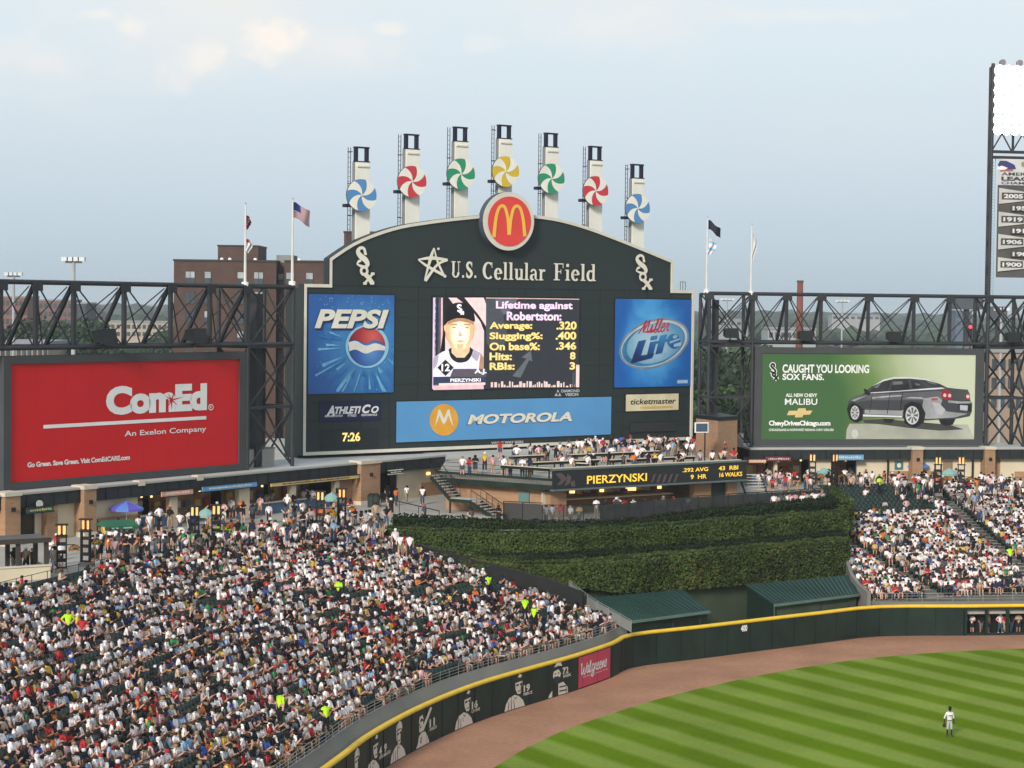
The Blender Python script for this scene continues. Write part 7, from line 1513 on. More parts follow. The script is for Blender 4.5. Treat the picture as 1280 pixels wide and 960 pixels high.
# roads: a pale expressway strip and a parking field
m_=MB(); A=at(0,445,400); m_.box(-110,-25,330,400,-.005,.006); m_.build('car_park',mat('asphalt',(0.06,0.06,0.062),.95,.15,.05),kind='structure')
m_=MB(); m_.box(-100,260,445,462,-.004,.008); m_.build('road',mat('asphalt',(0.06,0.06,0.062),.95,.15,.05),kind='structure')
m_=MB(); m_.box(-600,900,1180,1205,-.004,.5); m_.build('expressway',mat('pale_concrete_road',(0.3,0.3,0.29),.95),kind='structure')
# parked cars glimpsed between tower legs right of the scoreboard
CARC=[((.55,.55,.56),'silver'),((.6,.6,.58),'white'),((.05,.05,.06),'black'),((.3,.03,.03),'dark red'),((.1,.15,.25),'blue')]
def car(x,y,rz,k,label):
    rgb,nm=CARC[k%5]; r=thing('parked_car',label,'car',(x,y,0),rz,'cars parked beyond the ballpark'); prof=[(-2.2,.35),(2.2,.35),(2.25,.75),(1.5,.88),(.85,1.42),(-.9,1.45),(-1.6,.95),(-2.2,.85)]
    m_=MB(); m_.prism(prof,-.85,.85); m_.build('body',mat('car_paint_%d'%(k%5),rgb,.3),r); m_=MB(); m_.prism([(1.35,.92),(.8,1.36),(-.85,1.38),(-1.45,.98)],-.88,.88); m_.build('windows',GLASS_DK,r)
    for sx in (-1.4,1.4):
        for sy in (-.9,.72): m_=MB(); m_.tube((sx,sy,.33),(sx,sy+.18,.33),.33,10); m_.build('wheel',BLACK,r)
i=0
for px,py in [(893,498),(903,503),(912,497),(899,512),(908,519),(925,505),(1252,478),(1260,486),(905,470),(920,476),(893,480)]:
    p=gz(px,py,0); 
    if p[1]<700: car(p[0],p[1],.3*(i%3),i,'%s parked car glimpsed %s, %s'%(CARC[i%5][1],'through the tower right of the scoreboard' if px<1000 else 'through the light tower legs',['topmost','left side','right side','lowest','middle','near the cabinet','upper left','upper right','far row','next to a tree','far left'][i])); i+=1
# tail light glow of a traffic signal behind the truss
c=at(1213,408.5,300); r=thing('traffic_signal','glowing red traffic signal seen through the right truss','traffic light',(c[0],300,0)); m_=MB(); m_.tube((0,0,0),(0,0,c[2]-.6),.12,6); m_.build('pole',STEEL,r); m_=MB(); m_.box(-.3,.3,0,.3,c[2]-1.6,c[2]+.5); m_.build('signal_box',BLACK,r); m_=MB(); m_.tube((0,-.06,c[2]),(0,0,c[2]),.28,12); m_.build('red_lens',emat('signal_red',(1.0,.08,.10),1.4),r)
# ---- air
if HAZE:
    hm=bpy.data.materials.new('summer_haze'); hm.use_nodes=True; t=hm.node_tree; t.nodes.clear(); o_=t.nodes.new('ShaderNodeOutputMaterial'); v=t.nodes.new('ShaderNodeVolumePrincipled'); v.inputs['Density'].default_value=HAZE; v.inputs['Color'].default_value=(0.86,0.92,0.97,1); v.inputs['Anisotropy'].default_value=.2; t.links.new(v.outputs[0],o_.inputs['Volume'])
    m_=MB(); m_.box(-9500,9500,-9500,9700,-1.2,62); o=m_.build('haze',hm,kind='stuff')
# ================================================================ people
# one continuous skinned body per pose; colours by body region
PM=vmat('people_cloth_and_skin',rough=.85)
HEADR={'head','hair','cap'}
def body_template(J,bones,detail=0):
    """J: name -> (x,y,z,radius); bones: (a,b,region). returns verts, tri/quads array, region per face"""
    names=list(J); idx={n:i for i,n in enumerate(names)}
    me=bpy.data.meshes.new('sk'); me.from_pydata([J[n][:3] for n in names],[(idx[a],idx[b]) for a,b,_ in bones],[])
    o=bpy.data.objects.new('sk',me); COL.objects.link(o)
    md=o.modifiers.new('s','SKIN'); md.use_smooth_shade=True
    for i,n in enumerate(names):
        r=J[n][3]; r=(r,r) if not hasattr(r,'__len__') else r
        me.skin_vertices[0].data[i].radius=r; me.skin_vertices[0].data[i].use_root=(n=='pelvis')
    if detail: m2=o.modifiers.new('d','SUBSURF'); m2.levels=detail; m2.render_levels=detail
    dg=bpy.context.evaluated_depsgraph_get(); dg.update(); ev=o.evaluated_get(dg); m=ev.to_mesh()
    V=np.array([v.co for v in m.vertices]); Fc=[tuple(p.vertices) for p in m.polygons]; ev.to_mesh_clear(); bpy.data.objects.remove(o); bpy.data.meshes.remove(me)
    seg=[(np.array(J[a][:3]),np.array(J[b][:3]),rg,(J[a][3] if not hasattr(J[a][3],'__len__') else J[a][3][0])) for a,b,rg in bones]
    reg=[]
    for f in Fc:
        c=V[list(f)].mean(0); best=1e9; br=None
        for a,b,rg,rr in seg:
            d=b-a; t=np.clip(np.dot(c-a,d)/max(1e-9,np.dot(d,d)),0,1); q=np.linalg.norm(c-(a+d*t))-.5*rr
            if q<best: best=q; br=rg
        if br=='head':
            h=np.array(J['head'][:3])
            if c[2]>h[2]+.045 or c[1]>h[1]+.06: br='hair'
        reg.append(br)
    return V,Fc,reg
def rig(hip=(0,0,.92),torso=(0,0),hands=((-.24,0,.82),(.24,0,.82)),elbows=((-.25,.03,1.12),(.25,.03,1.12)),knees=((-.11,-.02,.5),(.11,-.02,.5)),feet=((-.12,0,.06),(.12,0,.06)),sit=False,look=0.0,lean=0.0,w=1.0):
    hx,hy,hz=hip; tx,ty=torso; J={}
    J['pelvis']=(hx,hy,hz,(.15*w,.11)); J['waist']=(hx+tx*.4,hy+ty*.4,hz+.18,(.15*w,.11)); J['chest']=(hx+tx*.8,hy+ty*.8,hz+.38,(.18*w,.12)); J['neck']=(hx+tx,hy+ty,hz+.54,.065)
    J['jaw']=(hx+tx+look*.01,hy+ty-.02,hz+.62,.085); J['head']=(hx+tx+look*.01,hy+ty-.02,hz+.70,.105); J['crown']=(hx+tx,hy+ty,hz+.79,.07)
    B=[('pelvis','waist','shirt'),('waist','chest','shirt'),('chest','neck','shirt'),('neck','jaw','skin'),('jaw','head','head'),('head','crown','hair')]
    for k,s in ((0,-1),(1,1)):
        n='LR'[k]; J['sh'+n]=(hx+tx*.85+s*.19*w,hy+ty*.85,hz+.47,.07); J['el'+n]=(*elbows[k],.05); J['wr'+n]=(*hands[k],.038)
        d=np.array(hands[k])-np.array(elbows[k]); d=d/np.linalg.norm(d)*.1; J['ha'+n]=(*(np.array(hands[k])+d),.035)
        B+=[('chest','sh'+n,'shirt'),('sh'+n,'el'+n,'sleeve'),('el'+n,'wr'+n,'skin'),('wr'+n,'ha'+n,'skin')]
        J['hp'+n]=(hx+s*.09,hy-(.03 if sit else 0),hz-.03,.09); J['kn'+n]=(*knees[k],.065); J['an'+n]=(*feet[k],.045); J['to'+n]=(feet[k][0]+s*.02,feet[k][1]-.16,feet[k][2]-.02,.04)
        B+=[('pelvis','hp'+n,'trouser'),('hp'+n,'kn'+n,'trouser'),('kn'+n,'an'+n,'shin'),('an'+n,'to'+n,'shoe')]
    return J,B
SH=.44
seatp=[]
for k,(hn,el,kn,ft,to,lk) in enumerate([
 (((-.12,-.38,.62),(.12,-.38,.62)),((-.26,-.1,.66),(.26,-.1,.66)),((-.14,-.42,.5),(.14,-.42,.5)),((-.14,-.46,.08),(.14,-.46,.08)),(0,.04),0),
 (((-.2,-.3,.95),(.16,-.34,.66)),((-.3,-.08,.7),(.27,-.1,.66)),((-.18,-.42,.5),(.16,-.44,.5)),((-.2,-.38,.08),(.12,-.5,.08)),(0.02,-.03),3),
 (((-.05,-.42,.8),(.05,-.42,.8)),((-.25,-.22,.66),(.25,-.22,.66)),((-.13,-.42,.5),(.15,-.42,.5)),((-.16,-.36,.08),(.16,-.5,.08)),(0,-.12),-2),
 (((-.14,-.36,.6),(.3,-.2,1.12)),((-.27,-.1,.66),(.32,-.06,.82)),((-.14,-.44,.5),(.1,-.44,.52)),((-.14,-.46,.08),(.02,-.48,.2)),(-.03,.02),2),
 (((-.3,-.12,1.35),(.3,-.14,1.38)),((-.33,-.06,1.1),(.33,-.06,1.1)),((-.14,-.42,.5),(.14,-.42,.5)),((-.14,-.46,.08),(.14,-.46,.08)),(0,0),0),
 (((-.42,-.1,.7),(.14,-.3,.6)),((-.34,.0,.78),(.27,-.08,.66)),((-.2,-.4,.5),(.18,-.42,.5)),((-.22,-.4,.08),(.2,-.44,.08)),(.04,.06),-3)]):
    seatp.append(rig((0,-.0,SH+.1),to,hn,el,kn,ft,True,lk))
standp=[rig(),rig(hands=((-.12,-.22,1.18),(.12,-.22,1.18)),elbows=((-.27,-.02,1.14),(.27,-.02,1.14))),
 rig(hands=((-.2,-.04,1.0),(.2,-.04,1.0)),elbows=((-.36,.08,1.18),(.36,.08,1.18)),feet=((-.18,.02,.06),(.16,-.04,.06))),
 rig(hands=((-.25,-.2,1.0),(.22,.16,.86)),elbows=((-.26,-.05,1.14),(.25,.1,1.12)),knees=((-.1,-.16,.5),(.1,.06,.5)),feet=((-.1,-.24,.06),(.1,.24,.08)),torso=(0,-.04)),
 rig(hands=((-.1,-.2,1.5),(.25,0,.84)),elbows=((-.3,-.12,1.3),(.25,.03,1.12)))]
ST=[body_template(*r) for r in seatp]; STD=[body_template(*r) for r in standp]
SHIRTS=[('white',(0.88,0.80,0.775),.40),('light grey',(0.40,0.39,0.39),.09),('black',(0.014,0.014,0.017),.17),('dark grey',(0.07,0.075,0.08),.07),('navy',(0.02,0.028,0.07),.06),('red',(0.42,0.03,0.035),.045),('tan',(0.48,0.36,0.25),.05),('pale blue',(0.26,0.38,0.52),.03),('pink',(0.70,0.42,0.42),.045),('orange',(0.62,0.17,0.04),.018),('yellow',(0.66,0.44,0.08),.018),('green',(0.05,0.22,0.09),.016),('blue',(0.05,0.10,0.35),.016)]
_p=np.array([s[2] for s in SHIRTS]); _p/=_p.sum()
SKIN=[(0.55,0.30,0.21),(0.48,0.25,0.17),(0.62,0.38,0.29),(0.30,0.15,0.09),(0.10,0.05,0.03)]; SKP=[.4,.25,.2,.08,.07]
HAIR=[('dark hair',(0.018,0.012,0.009)),('brown hair',(0.06,0.032,0.018)),('fair hair',(0.28,0.18,0.08)),('grey hair',(0.22,0.21,0.20)),('a black cap',(0.010,0.010,0.012)),('a white cap',(0.62,0.62,0.62)),('a red cap',(0.38,0.03,0.03))]; HP=[.33,.24,.06,.02,.24,.08,.03]
PANT=[('dark',(0.02,0.022,0.03)),('denim',(0.05,0.08,0.14)),('khaki',(0.32,0.25,0.16)),('grey',(0.15,0.15,0.15)),('white',(0.5,0.5,0.5))]; PP=[.32,.3,.22,.1,.06]
def look(shirt=None,hair=None,pant=None):
    s=shirt if shirt is not None else rng.choice(len(SHIRTS),p=_p); h=hair if hair is not None else rng.choice(len(HAIR),p=np.array(HP)/sum(HP)); p=pant if pant is not None else rng.choice(len(PANT),p=np.array(PP)/sum(PP)); k=SKIN[rng.choice(5,p=SKP)]
    sh=np.array(SHIRTS[s][1])*rng.uniform(.8,1.15); bare=rng.random()<.6
    c={'shirt':sh,'sleeve':sh if rng.random()<.55 else np.array(k),'skin':k,'head':k,'hair':HAIR[h][1],'trouser':PANT[p][1],'shin':k if bare else PANT[p][1],'shoe':(0.5,0.5,0.5) if rng.random()<.4 else (.03,.03,.03)}
    return c,SHIRTS[s][0],HAIR[h][0]
RK=['shirt','sleeve','skin','head','hair','trouser','shin','shoe']
def prep(T):
    V,Fc,reg=T; L4=[f for f in Fc]; tot=np.array([len(f) for f in L4]); loops=np.concatenate([np.array(f) for f in L4]); rid=np.array([RK.index(r) for r in reg]); return V,tot,loops,rid
STp=[prep(t) for t in ST]; STDp=[prep(t) for t in STD]
def crowd_mesh(name,items):
    """items: (template, x,y,z,rot,scale,colours dict) -> one mesh"""
    VV=[];TT=[];LL=[];CC=[]; off=0
    for T,x,y,z,rz,s,c in items:
        V,tot,loops,rid=T; ca,sa=math.cos(rz)*s,math.sin(rz)*s; P=np.empty_like(V); P[:,0]=V[:,0]*ca-V[:,1]*sa+x; P[:,1]=V[:,0]*sa+V[:,1]*ca+y; P[:,2]=V[:,2]*s+z
        VV.append(P); TT.append(tot); LL.append(loops+off); off+=len(V); CC.append(np.array([c[k] for k in RK])[rid])
    V=np.concatenate(VV);T=np.concatenate(TT);L_=np.concatenate(LL);C=np.concatenate(CC)
    me=bpy.data.meshes.new(name); me.vertices.add(len(V)); me.vertices.foreach_set('co',V.ravel()); me.loops.add(len(L_)); me.loops.foreach_set('vertex_index',L_); me.polygons.add(len(T)); me.polygons.foreach_set('loop_start',np.r_[0,np.cumsum(T)[:-1]]); me.polygons.foreach_set('use_smooth',np.ones(len(T),bool)); me.update(calc_edges=True); tint(me,C); me.materials.append(PM); return me
ORD=['first','second','third','fourth','fifth','sixth','seventh','eighth','ninth','tenth','eleventh','twelfth','thirteenth','fourteenth','fifteenth','sixteenth','seventeenth','eighteenth','nineteenth','twentieth']
def ordw(n): return ORD[n] if n<20 else '%dth'%(n+1) if (n+1)%10 not in (1,2,3) else '%d%s'%(n+1,{1:'st',2:'nd',3:'rd'}[(n+1)%10])
SEEN={}
def person(T,x,y,z,rz,s,c,label,group):
    while len(label.split())>16: w_=label.split(', '); label=', '.join(w_[:1]+w_[2:])
    me=crowd_mesh('person',[(T,0,0,0,0,s,c)]); o=bpy.data.objects.new('person',me); COL.objects.link(o); o.location=(x,y,z); o.rotation_euler=(0,0,rz); tag(o,label,'person',group); return o
# ---------------------------------------------------------------- left bowl
SEATM=mat('seat_green',(0.012,0.026,0.021),.45,.15,1)
def seat_parts():
    m_=MB(); m_.box(-.23,.23,-.1,.2,.38,.44); m_.add([(-.24,.17,.46),(.24,.17,.46),(.24,.27,.8),(-.24,.27,.8),(-.24,.21,.46),(.24,.21,.46),(.24,.31,.8),(-.24,.31,.8)],[(0,1,2,3),(7,6,5,4),(3,2,6,7),(0,3,7,4),(1,5,6,2)]); m_.box(-.25,-.235,-.12,.2,.0,.56); m_.box(.235,.25,-.12,.2,.0,.56); return m_
SPm=seat_parts(); SV=np.array(SPm.v); SF=SPm.f
def seats_mesh(name,items):
    n=len(items); A=np.array(items); ca=np.cos(A[:,3])[:,None]; sa=np.sin(A[:,3])[:,None]; X=SV[None,:,0]*ca-SV[None,:,1]*sa+A[:,0:1]; Y=SV[None,:,0]*sa+SV[None,:,1]*ca+A[:,1:2]; Z=SV[None,:,2]+A[:,2:3]
    V=np.stack([X,Y,Z],-1).reshape(-1,3); F4=np.array(SF); FF=(F4[None]+(np.arange(n)*len(SV))[:,None,None]).reshape(-1,4)
    me=bpy.data.meshes.new(name); me.vertices.add(len(V)); me.vertices.foreach_set('co',V.ravel()); me.loops.add(FF.size); me.loops.foreach_set('vertex_index',FF.ravel()); me.polygons.add(len(FF)); me.polygons.foreach_set('loop_start',np.arange(0,FF.size,4)); me.update(calc_edges=True); me.materials.append(SEATM); return me
left=[];lseats=[]
for i,C in enumerate(LROWS):
    L_=np.r_[0,np.cumsum(np.linalg.norm(np.diff(C,axis=0),axis=1))]; z=Z0+i*RISE; s=.4+.26*(i%2); empty=0
    while s<L_[-1]-.4:
        x=np.interp(s,L_,C[:,0]); y=np.interp(s,L_,C[:,1]); x2=np.interp(s+.2,L_,C[:,0]); y2=np.interp(s+.2,L_,C[:,1]); d=np.array((x2-x,y2-y)); d/=np.linalg.norm(d); nn=np.array((-d[1],d[0])); q=np.array((x,y))+nn*.5
        # world -> picture test, drop what lies far outside the frame
        v=RM.transposed()@(Vector((q[0],q[1],z))-Vector((0,0,H))); pxx=640+F*v.x/-v.z; pyy=480-F*v.y/-v.z
        if pxx>-90 and pyy<1060:
            rz=math.atan2(nn[1],nn[0])-math.pi/2
            lseats.append((q[0],q[1],z,rz))
            if empty>0: empty-=1
            elif rng.random()<.022: empty=int(rng.integers(1,7))
            elif rng.random()<.94:
                left.append((q[0],q[1],z,rz,i,pxx,pyy))
        s+=.53
link('seat_rows',seats_mesh('seat_rows',lseats),kind='stuff')['label']='rows of dark green seats under the left-field crowd'
items=[]
left.sort(key=lambda t:t[0]**2+t[1]**2)
vis=[t for t in left if -5<t[5]<1285 and t[6]<965]; near=set(map(id,vis[:75]))
byrow={}
guards=[(85,786),(350,893),(407,905),(423,745),(610,735),(656,766),(668,778)]
rowcount={}
for t in left:
    x,y,z,rz,i,pxx,pyy=t; c,sn,hn=look(); T=STp[[0,0,0,1,2,2,2][rng.integers(0,7)]] if rng.random()<.95 else STp[[3,4,5][rng.integers(0,3)]]; stand=rng.random()<.012
    if stand: T=STDp[rng.integers(0,5)]
    if any(abs(pxx-gx)<11 and -4<pyy-gy<14 for gx,gy in guards): continue
    a=rz+rng.normal(0,.3); s=rng.uniform(.84,1.0); 
    rec=(T,x+rng.normal(0,.04),y-.0+rng.normal(0,.03),z,a,s,c)
    if id(t) in near: byrow.setdefault(i,[]).append((pxx,rec,sn,hn,stand))
    else: items.append(rec)
for i,lst in byrow.items():
    lst.sort(key=lambda e:e[0])
    for k,(pxx,rec,sn,hn,stand) in enumerate(lst):
        person(*rec,'%s fan in %s, %s, %s row above murals, %s from left'%('standing' if stand else 'seated',sn,hn,ordw(i),ordw(k)),'spectators in the nearest left-field seats')
o=link('seated_crowd',crowd_mesh('seated_crowd',items),kind='stuff'); o['label']='dense crowd of seated fans filling the left-field bleachers'
# ---------------------------------------------------------------- right bowl
items=[];rs=[];free=[]
for j in range(RN):
    a,b=rrow(j); z=Z0+j*RZ; L_=np.linalg.norm(b-a); rz=math.atan2(rn[1],rn[0])-math.pi/2; s=.5+.26*(j%2); empty=0
    while s<L_-.3:
        q=a+(b-a)/L_*s+rn*.5; v=RM.transposed()@(Vector((q[0],q[1],z))-Vector((0,0,H))); pxx=640+F*v.x/-v.z; pyy=480-F*v.y/-v.z
        if pxx<1480 and not in_aisle(q):
            emp=(j>=RN-10 and pxx<1130+ (RN-1-j)*5 and pyy<665) or (j>=RN-5 and pxx<1175)
            if emp and rng.random()<.95: free.append((q[0],q[1],z,rz,j,pxx))
            else:
                rs.append((q[0],q[1],z,rz))
                if empty>0: empty-=1
                elif rng.random()<.012: empty=int(rng.integers(1,4))
                elif rng.random()<.975:
                    c,_,_=look(); T=STp[[0,0,0,1,2,2,3][rng.integers(0,7)]] if rng.random()<.97 else STDp[rng.integers(0,5)]; items.append((T,q[0]+rng.normal(0,.04),q[1]+rng.normal(0,.03),z,rz+rng.normal(0,.3),rng.uniform(.84,1.0),c))
        s+=.53
link('seat_rows',seats_mesh('seat_rows',rs),kind='stuff')['label']='rows of dark green seats under the right-field crowd'
o=link('seated_crowd',crowd_mesh('seated_crowd',items),kind='stuff'); o['label']='dense crowd of seated fans filling the right-field bleachers'
sme=seats_mesh('stadium_seat',[(0,0,0,0)])
free.sort(key=lambda t:-t[4]); 
for t in free[:300]: link('stadium_seat',sme,None,t[:3],t[3],label='empty dark green stadium seat among the unfilled rows at the top of the right-field bleachers',cat='seat',group='empty seats at the top of the right-field bleachers')
if len(free)>300: link('seat_rows',seats_mesh('seat_rows',[t[:4] for t in free[300:]]),kind='stuff')
# people in the right aisle
# ---------------------------------------------------------------- standing people
used=set()
COLW={'white':0,'grey':1,'black':2,'dark':3,'navy':4,'red':5,'tan':6,'lblue':7,'pink':8,'orange':9,'yellow':10,'green':11,'blue':12}
PLACES={}
def stand_at(px,py,z,where,shirt=None,hair=None,face=None,pose=None,group=None,extra='',lime=False):
    p=gz(px,py,z); c,sn,hn=look(COLW.get(shirt) if shirt else None,hair)
    if lime: c['shirt']=np.array((0.50,0.86,0.02)); c['sleeve']=c['shirt'] if rng.random()<.5 else np.array((.02,.02,.03)); sn='a lime yellow vest'; c['trouser']=c['shin']=(0.012,0.012,0.016)
    k=PLACES.get(where,0); PLACES[where]=k+1
    face=face if face is not None else rng.uniform(-.9,.9)
    T=STDp[pose if pose is not None else rng.integers(0,5)]
    PEND.append((where,px,T,p,face,rng.uniform(.93,1.06),c,sn,hn,group,extra))
PEND=[]
def cluster(n,x0,y0,x1,y1,z,where,jx=3,jy=4,**k):
    for i in range(n):
        t=(i+.5)/n; stand_at(x0+(x1-x0)*t+rng.normal(0,jx),y0+(y1-y0)*t+rng.normal(0,jy),z,where,**k)
G1='people standing on the left concourse'
for a_ in ((115,702,300,692,22),(290,687,480,674,18),(130,690,230,676,5),(300,676,440,662,6)): cluster(a_[4],*a_[:4],9,'left concourse crowd',jx=5,jy=2.5)
for a_ in ((185,668,300,652,7),(305,655,445,640,8),(120,680,200,668,4),(440,665,480,655,4)): cluster(a_[4],*a_[:4],9,'left concourse crowd',jx=7,jy=4)
for a_ in ((946,610,1062,606,16),(1064,613,1200,611,18)): cluster(a_[4],*a_[:4],9,'left concourse crowd',jx=6,jy=3)
G2='people standing on the right concourse'; G3='people on the fan deck'
# row of standers along the back rail, left
w='by the left rear rail'
cluster(8,112,705,165,694,9,w,jy=2,group=G1); cluster(7,172,696,240,689,9,w,jy=1.5,group=G1,face=0)
for px,sh in ((158,'white'),(205,None),(218,'black'),(229,'green'),(236,'tan'),(240,'green'),(247,'black'),(254,'tan')): stand_at(px,694,9,w,shirt=sh if sh!='grey' else None,group=G1,face=rng.normal(3.1,.5))
stand_at(273,683,9,'below the left blue sign',lime=True,group=G1,extra='guard'); stand_at(285,683,9,'below the left blue sign',lime=True,group=G1,extra='guard')
w='behind the left seats'
for px,sh in ((289,'red'),(297,'black'),(304,'green'),(315,'navy'),(327,'red'),(336,'black'),(344,'white'),(355,'green'),(362,'black')): stand_at(px,677+rng.normal(0,1.5),9,w,shirt=sh,group=G1)
w='by the gold sign lamp posts'
cluster(5,375,668,392,664,9,w,jx=2,jy=2,group=G1); stand_at(416,662,9,w,'yellow',group=G1); stand_at(427,661,9,w,'white',group=G1); cluster(3,450,666,464,664,9,w,jx=2,jy=1,group=G1); stand_at(472,668,9,w,'dark',group=G1,pose=2)
cluster(7,372,655,430,650,9,w,jx=8,jy=4,group=G1)
w='at the gold sign counters'
for px,py,sh in ((325,645,'pink'),(340,637,'white'),(359,642,'white'),(366,640,'grey'),(379,636,'white'),(383,634,'grey'),(390,636,'white'),(302,650,'orange'),(289,648,'grey')): stand_at(px,py,9,w,sh if sh!='grey' else None,group=G1,face=3.0)
cluster(5,318,640,420,632,9,w,jx=6,jy=2,group=G1)
w='by the dark passage'
for px,py,sh in ((438,648,'red'),(489,648,'black'),(495,632,'orange'),(508,629,'white'),(528,631,'white'),(530,655,'dark'),(484,628,'black')): stand_at(px,py,9,w,sh,group=G1,pose=3)
w='on the left open concourse'
cluster(6,120,690,178,682,9,w,jx=5,jy=5,group=G1); stand_at(199,660,9,w,'white',group=G1,pose=2); cluster(9,222,664,300,655,9,w,jx=7,jy=4,group=G1); cluster(5,62,712,74,700,9,w,jx=4,jy=4,group=G1)
w='inside the left pavilion'
for px,sh in ((17,'black'),(24,'red'),(33,'tan'),(41,'dark')): stand_at(px,716,9.0,w,sh,group=G1)
# small group beside the hedge corner
w='at the hedge corner seats'
for px,py,sh in ((494,690,'white'),(500,696,'white'),(506,696,'red'),(512,698,'white')): stand_at(px,py,8.6,w,sh,group=G1,face=0)
for px,py,z,l in ((85,800,7.6,'standing beside a red shirt'),(423,754,7.0,'half way up the left seats'),(610,745,5.9,'near the hedge side wall'),(656,776,4.6,'left guard at end railing'),(668,787,4.2,'right guard at end railing'),(350,905,5.0,'low in the left seats'),(407,915,4.0,'just above the murals')): stand_at(px,py,z,l,lime=True,group='guards in lime vests',extra='guard')
stand_at(103,806,7.5,'beside a lime guard','red',group=G1); 
# right concourse
w='at the maroon sign stalls'
cluster(12,945,612,1010,612,9,w,jx=5,jy=3,group=G2); cluster(7,1020,614,1062,606,9,w,jx=4,jy=2,group=G2)
stand_at(1099,618,9,'by the right cream wall',lime=True,group=G2,extra='guard'); stand_at(1262,708,5.9,'in the right seating aisle',lime=True,group=G2,extra='guard')
w='behind the empty right seats'
cluster(8,1064,610,1095,606,9,w,jx=5,jy=3,group=G2); cluster(14,1122,616,1168,612,9,w,jx=4,jy=5,group=G2); stand_at(1176,617,9,w,'red',group=G2)
w='atop the right aisle'
cluster(26,1205,622,1292,616,9,w,jx=5,jy=6,group=G2)
for px,py,z in ((1214,636,8.6),(1218,640,8.4),(1224,652,7.9),(1116,691,6.4)): stand_at(px,py,z,'in the right seating aisle',group=G2)
# fan deck
zd=ZD
w='on the fan deck, back left'
cluster(16,705,569,762,566,zd,w,jx=4,jy=3,group=G3,face=0); cluster(9,640,579,700,575,zd,w,jx=4,jy=2,group=G3)
w='at the back of the fan deck'
cluster(26,770,567,862,566,zd,w,jx=4,jy=3,group=G3); cluster(7,792,574,800,584,zd,w,jx=3,jy=2,group=G3)
w='at the second row deck counters'
cluster(14,690,580,790,577,zd,w,jx=3,jy=1.5,group=G3,face=0); cluster(10,806,574,905,570,zd,w,jx=3,jy=1.5,group=G3,face=0)
w='at the front deck counter'
cluster(16,697,592,922,583,zd,w,jx=4,jy=1,group=G3,face=0); stand_at(905,583,zd,w,'pink',group=G3); 
w='on the left deck side'
for px,py,sh in ((578,594,'white'),(587,594,'red'),(594,594,'grey'),(606,589,'yellow'),(616,592,'pink'),(629,595,'white'),(638,596,'tan'),(653,597,'white'),(662,597,'navy'),(625,572,'red')): stand_at(px,py,zd,w,sh if sh!='grey' else None,group=G3)
w='behind the bar windscreen'
for px,py,sh in ((682,657,'white'),(690,656,'white'),(700,656,'red'),(713,655,'white'),(724,656,'yellow')): stand_at(px,py,8.95,w,sh,group=G3)
cluster(12,740,649,860,643,9,w,jx=4,jy=1,group=G3)
stand_at(589,660,9,'at the left deck stair foot','dark',group=G3); stand_at(623,657,9,'at the left deck stair foot','black',group=G3)
w='above the right ivy hedge'
cluster(15,965,641,1030,637,8.9,w,jx=1.2,jy=.5,group=G3,face=0)
# bullpen
w='inside the bullpen bays'
for px,sh in ((1207,'dark'),(1217,'grey'),(1228,'grey'),(1236,'tan'),(1252,'white'),(1257,'red'),(1266,'black'),(1275,'tan')):
    p=gz(px,795,0); stand_at(px,792.5,0.02,w,sh if sh!='grey' else None,group='people inside the bullpen')
BACK={'left concourse crowd','on the fan deck, back left','at the back of the fan deck','at the second row deck counters'}; DECK=[]
PEND.sort(key=lambda e:(e[0],e[1])); cnt={}
tot_={}
for e in PEND: tot_[e[0]]=tot_.get(e[0],0)+1
for where,px,T,p,face,s,c,sn,hn,group,extra in PEND:
    k=cnt.get(where,0); cnt[where]=k+1
    if where.startswith('inside the bullpen'):
        p=p+np.array((0,.6,0))
    lab='%s in %s, %s, %s'%('guard' if extra else 'person',sn,hn,where)
    if tot_[where]>1: lab+=', %s from left'%ordw(k)
    if len(lab.split())>16: lab=lab.replace(hn+', ','',1)
    if where in BACK: DECK.append((T,p[0],p[1],p[2],face,s,c))
    else: person(T,p[0],p[1],p[2]-0.0,face,s,c,lab,group)
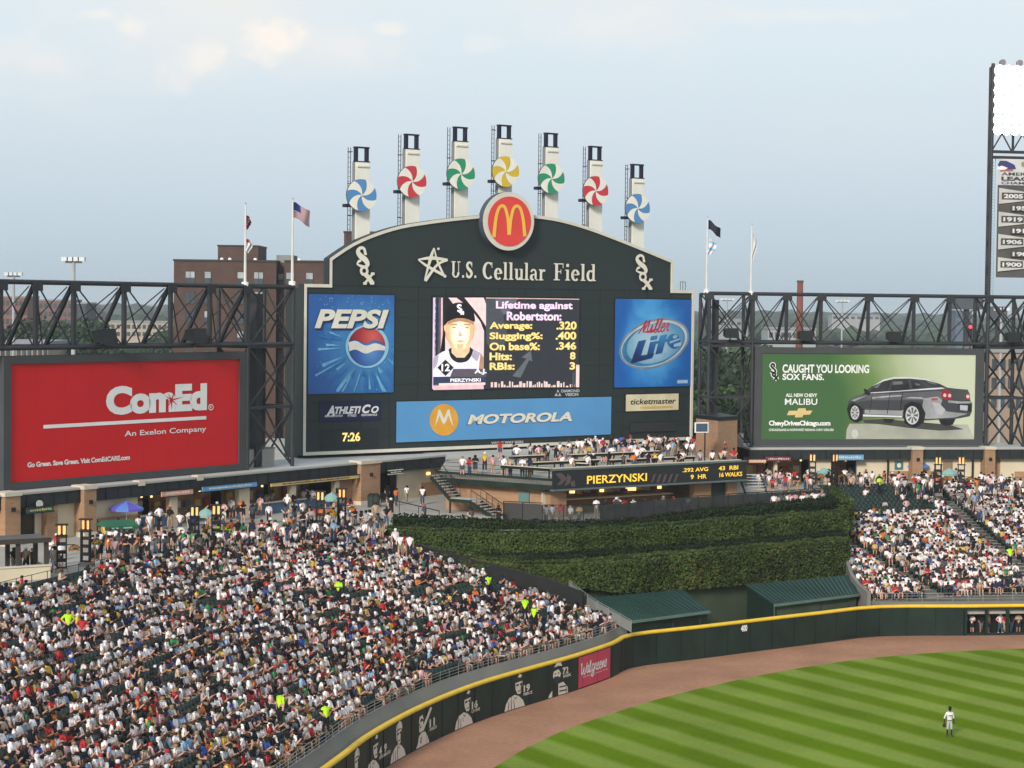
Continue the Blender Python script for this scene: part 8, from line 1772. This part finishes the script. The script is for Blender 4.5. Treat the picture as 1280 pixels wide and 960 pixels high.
link('standing_crowd',crowd_mesh('standing_crowd',DECK),kind='stuff')['label']='fans standing crowded together on the concourses and at the back of the fan deck'
# ---------------------------------------------------------------- the outfielder
J,B=rig(hip=(0,0,.95),hands=((-.33,-.06,.86),(.26,-.02,.86)),elbows=((-.31,.03,1.13),(.27,.05,1.13)),knees=((-.12,-.04,.52),(.1,-.06,.52)),feet=((-.14,.02,.08),(.13,-.06,.08)))
V,Fc,reg=body_template(J,B,1)
pc=gz(1186.5,921,0.02)
of=thing('baseball_player','outfielder in a pale uniform with dark cap and glove standing alone on the grass','person',tuple(pc),.15)
c={'shirt':(0.66,0.65,0.63),'sleeve':(0.64,0.63,0.62),'skin':(0.035,0.02,0.015),'head':(0.06,0.03,0.022),'hair':(0.01,0.01,0.012),'trouser':(0.42,0.41,0.40),'shin':(0.02,0.018,0.022),'shoe':(0.10,0.03,0.03)}
me=crowd_mesh('body',[(prep((V,Fc,reg)),0,0,0,0,1.08,c)]); link('body',me,of)
m_=MB(); m_.tube((0,-.03,1.87),(0,-.03,1.98),.125,14,r2=.07); m_.build('cap_crown',BLACK,of,smooth=True); m_=MB(); m_.add([(-.1,-.12,1.875),(.1,-.12,1.875),(.07,-.25,1.86),(-.07,-.25,1.86),(-.1,-.12,1.86),(.1,-.12,1.86),(.07,-.25,1.85),(-.07,-.25,1.85)],[(0,3,2,1),(4,5,6,7),(3,7,6,2)]); m_.build('cap_peak',BLACK,of)
m_=MB()
for k in range(5): a=-.8+k*.4; m_.bar((-.37,-.08,.84),(-.37+.13*math.sin(a),-.1,.84-.2*math.cos(a)),.07)
m_.tube((-.37,-.12,.80),(-.37,-.03,.80),.1,10); m_.build('glove',mat('glove_leather',(0.03,0.016,0.01)),of)
m_=MB(); m_.box(-.13,.13,-.14,-.13,1.36,1.42); m_.build('jersey_lettering',mat('jersey_red',(0.5,0.08,0.08)),of)
m_=MB(); 
for k in range(14): a=k*2*math.pi/14; m_.bar((.168*math.cos(a),.125*math.sin(a),1.08),(.168*math.cos(a+.45),.125*math.sin(a+.45),1.08),.015,.04)
m_.build('belt',BLACK,of)
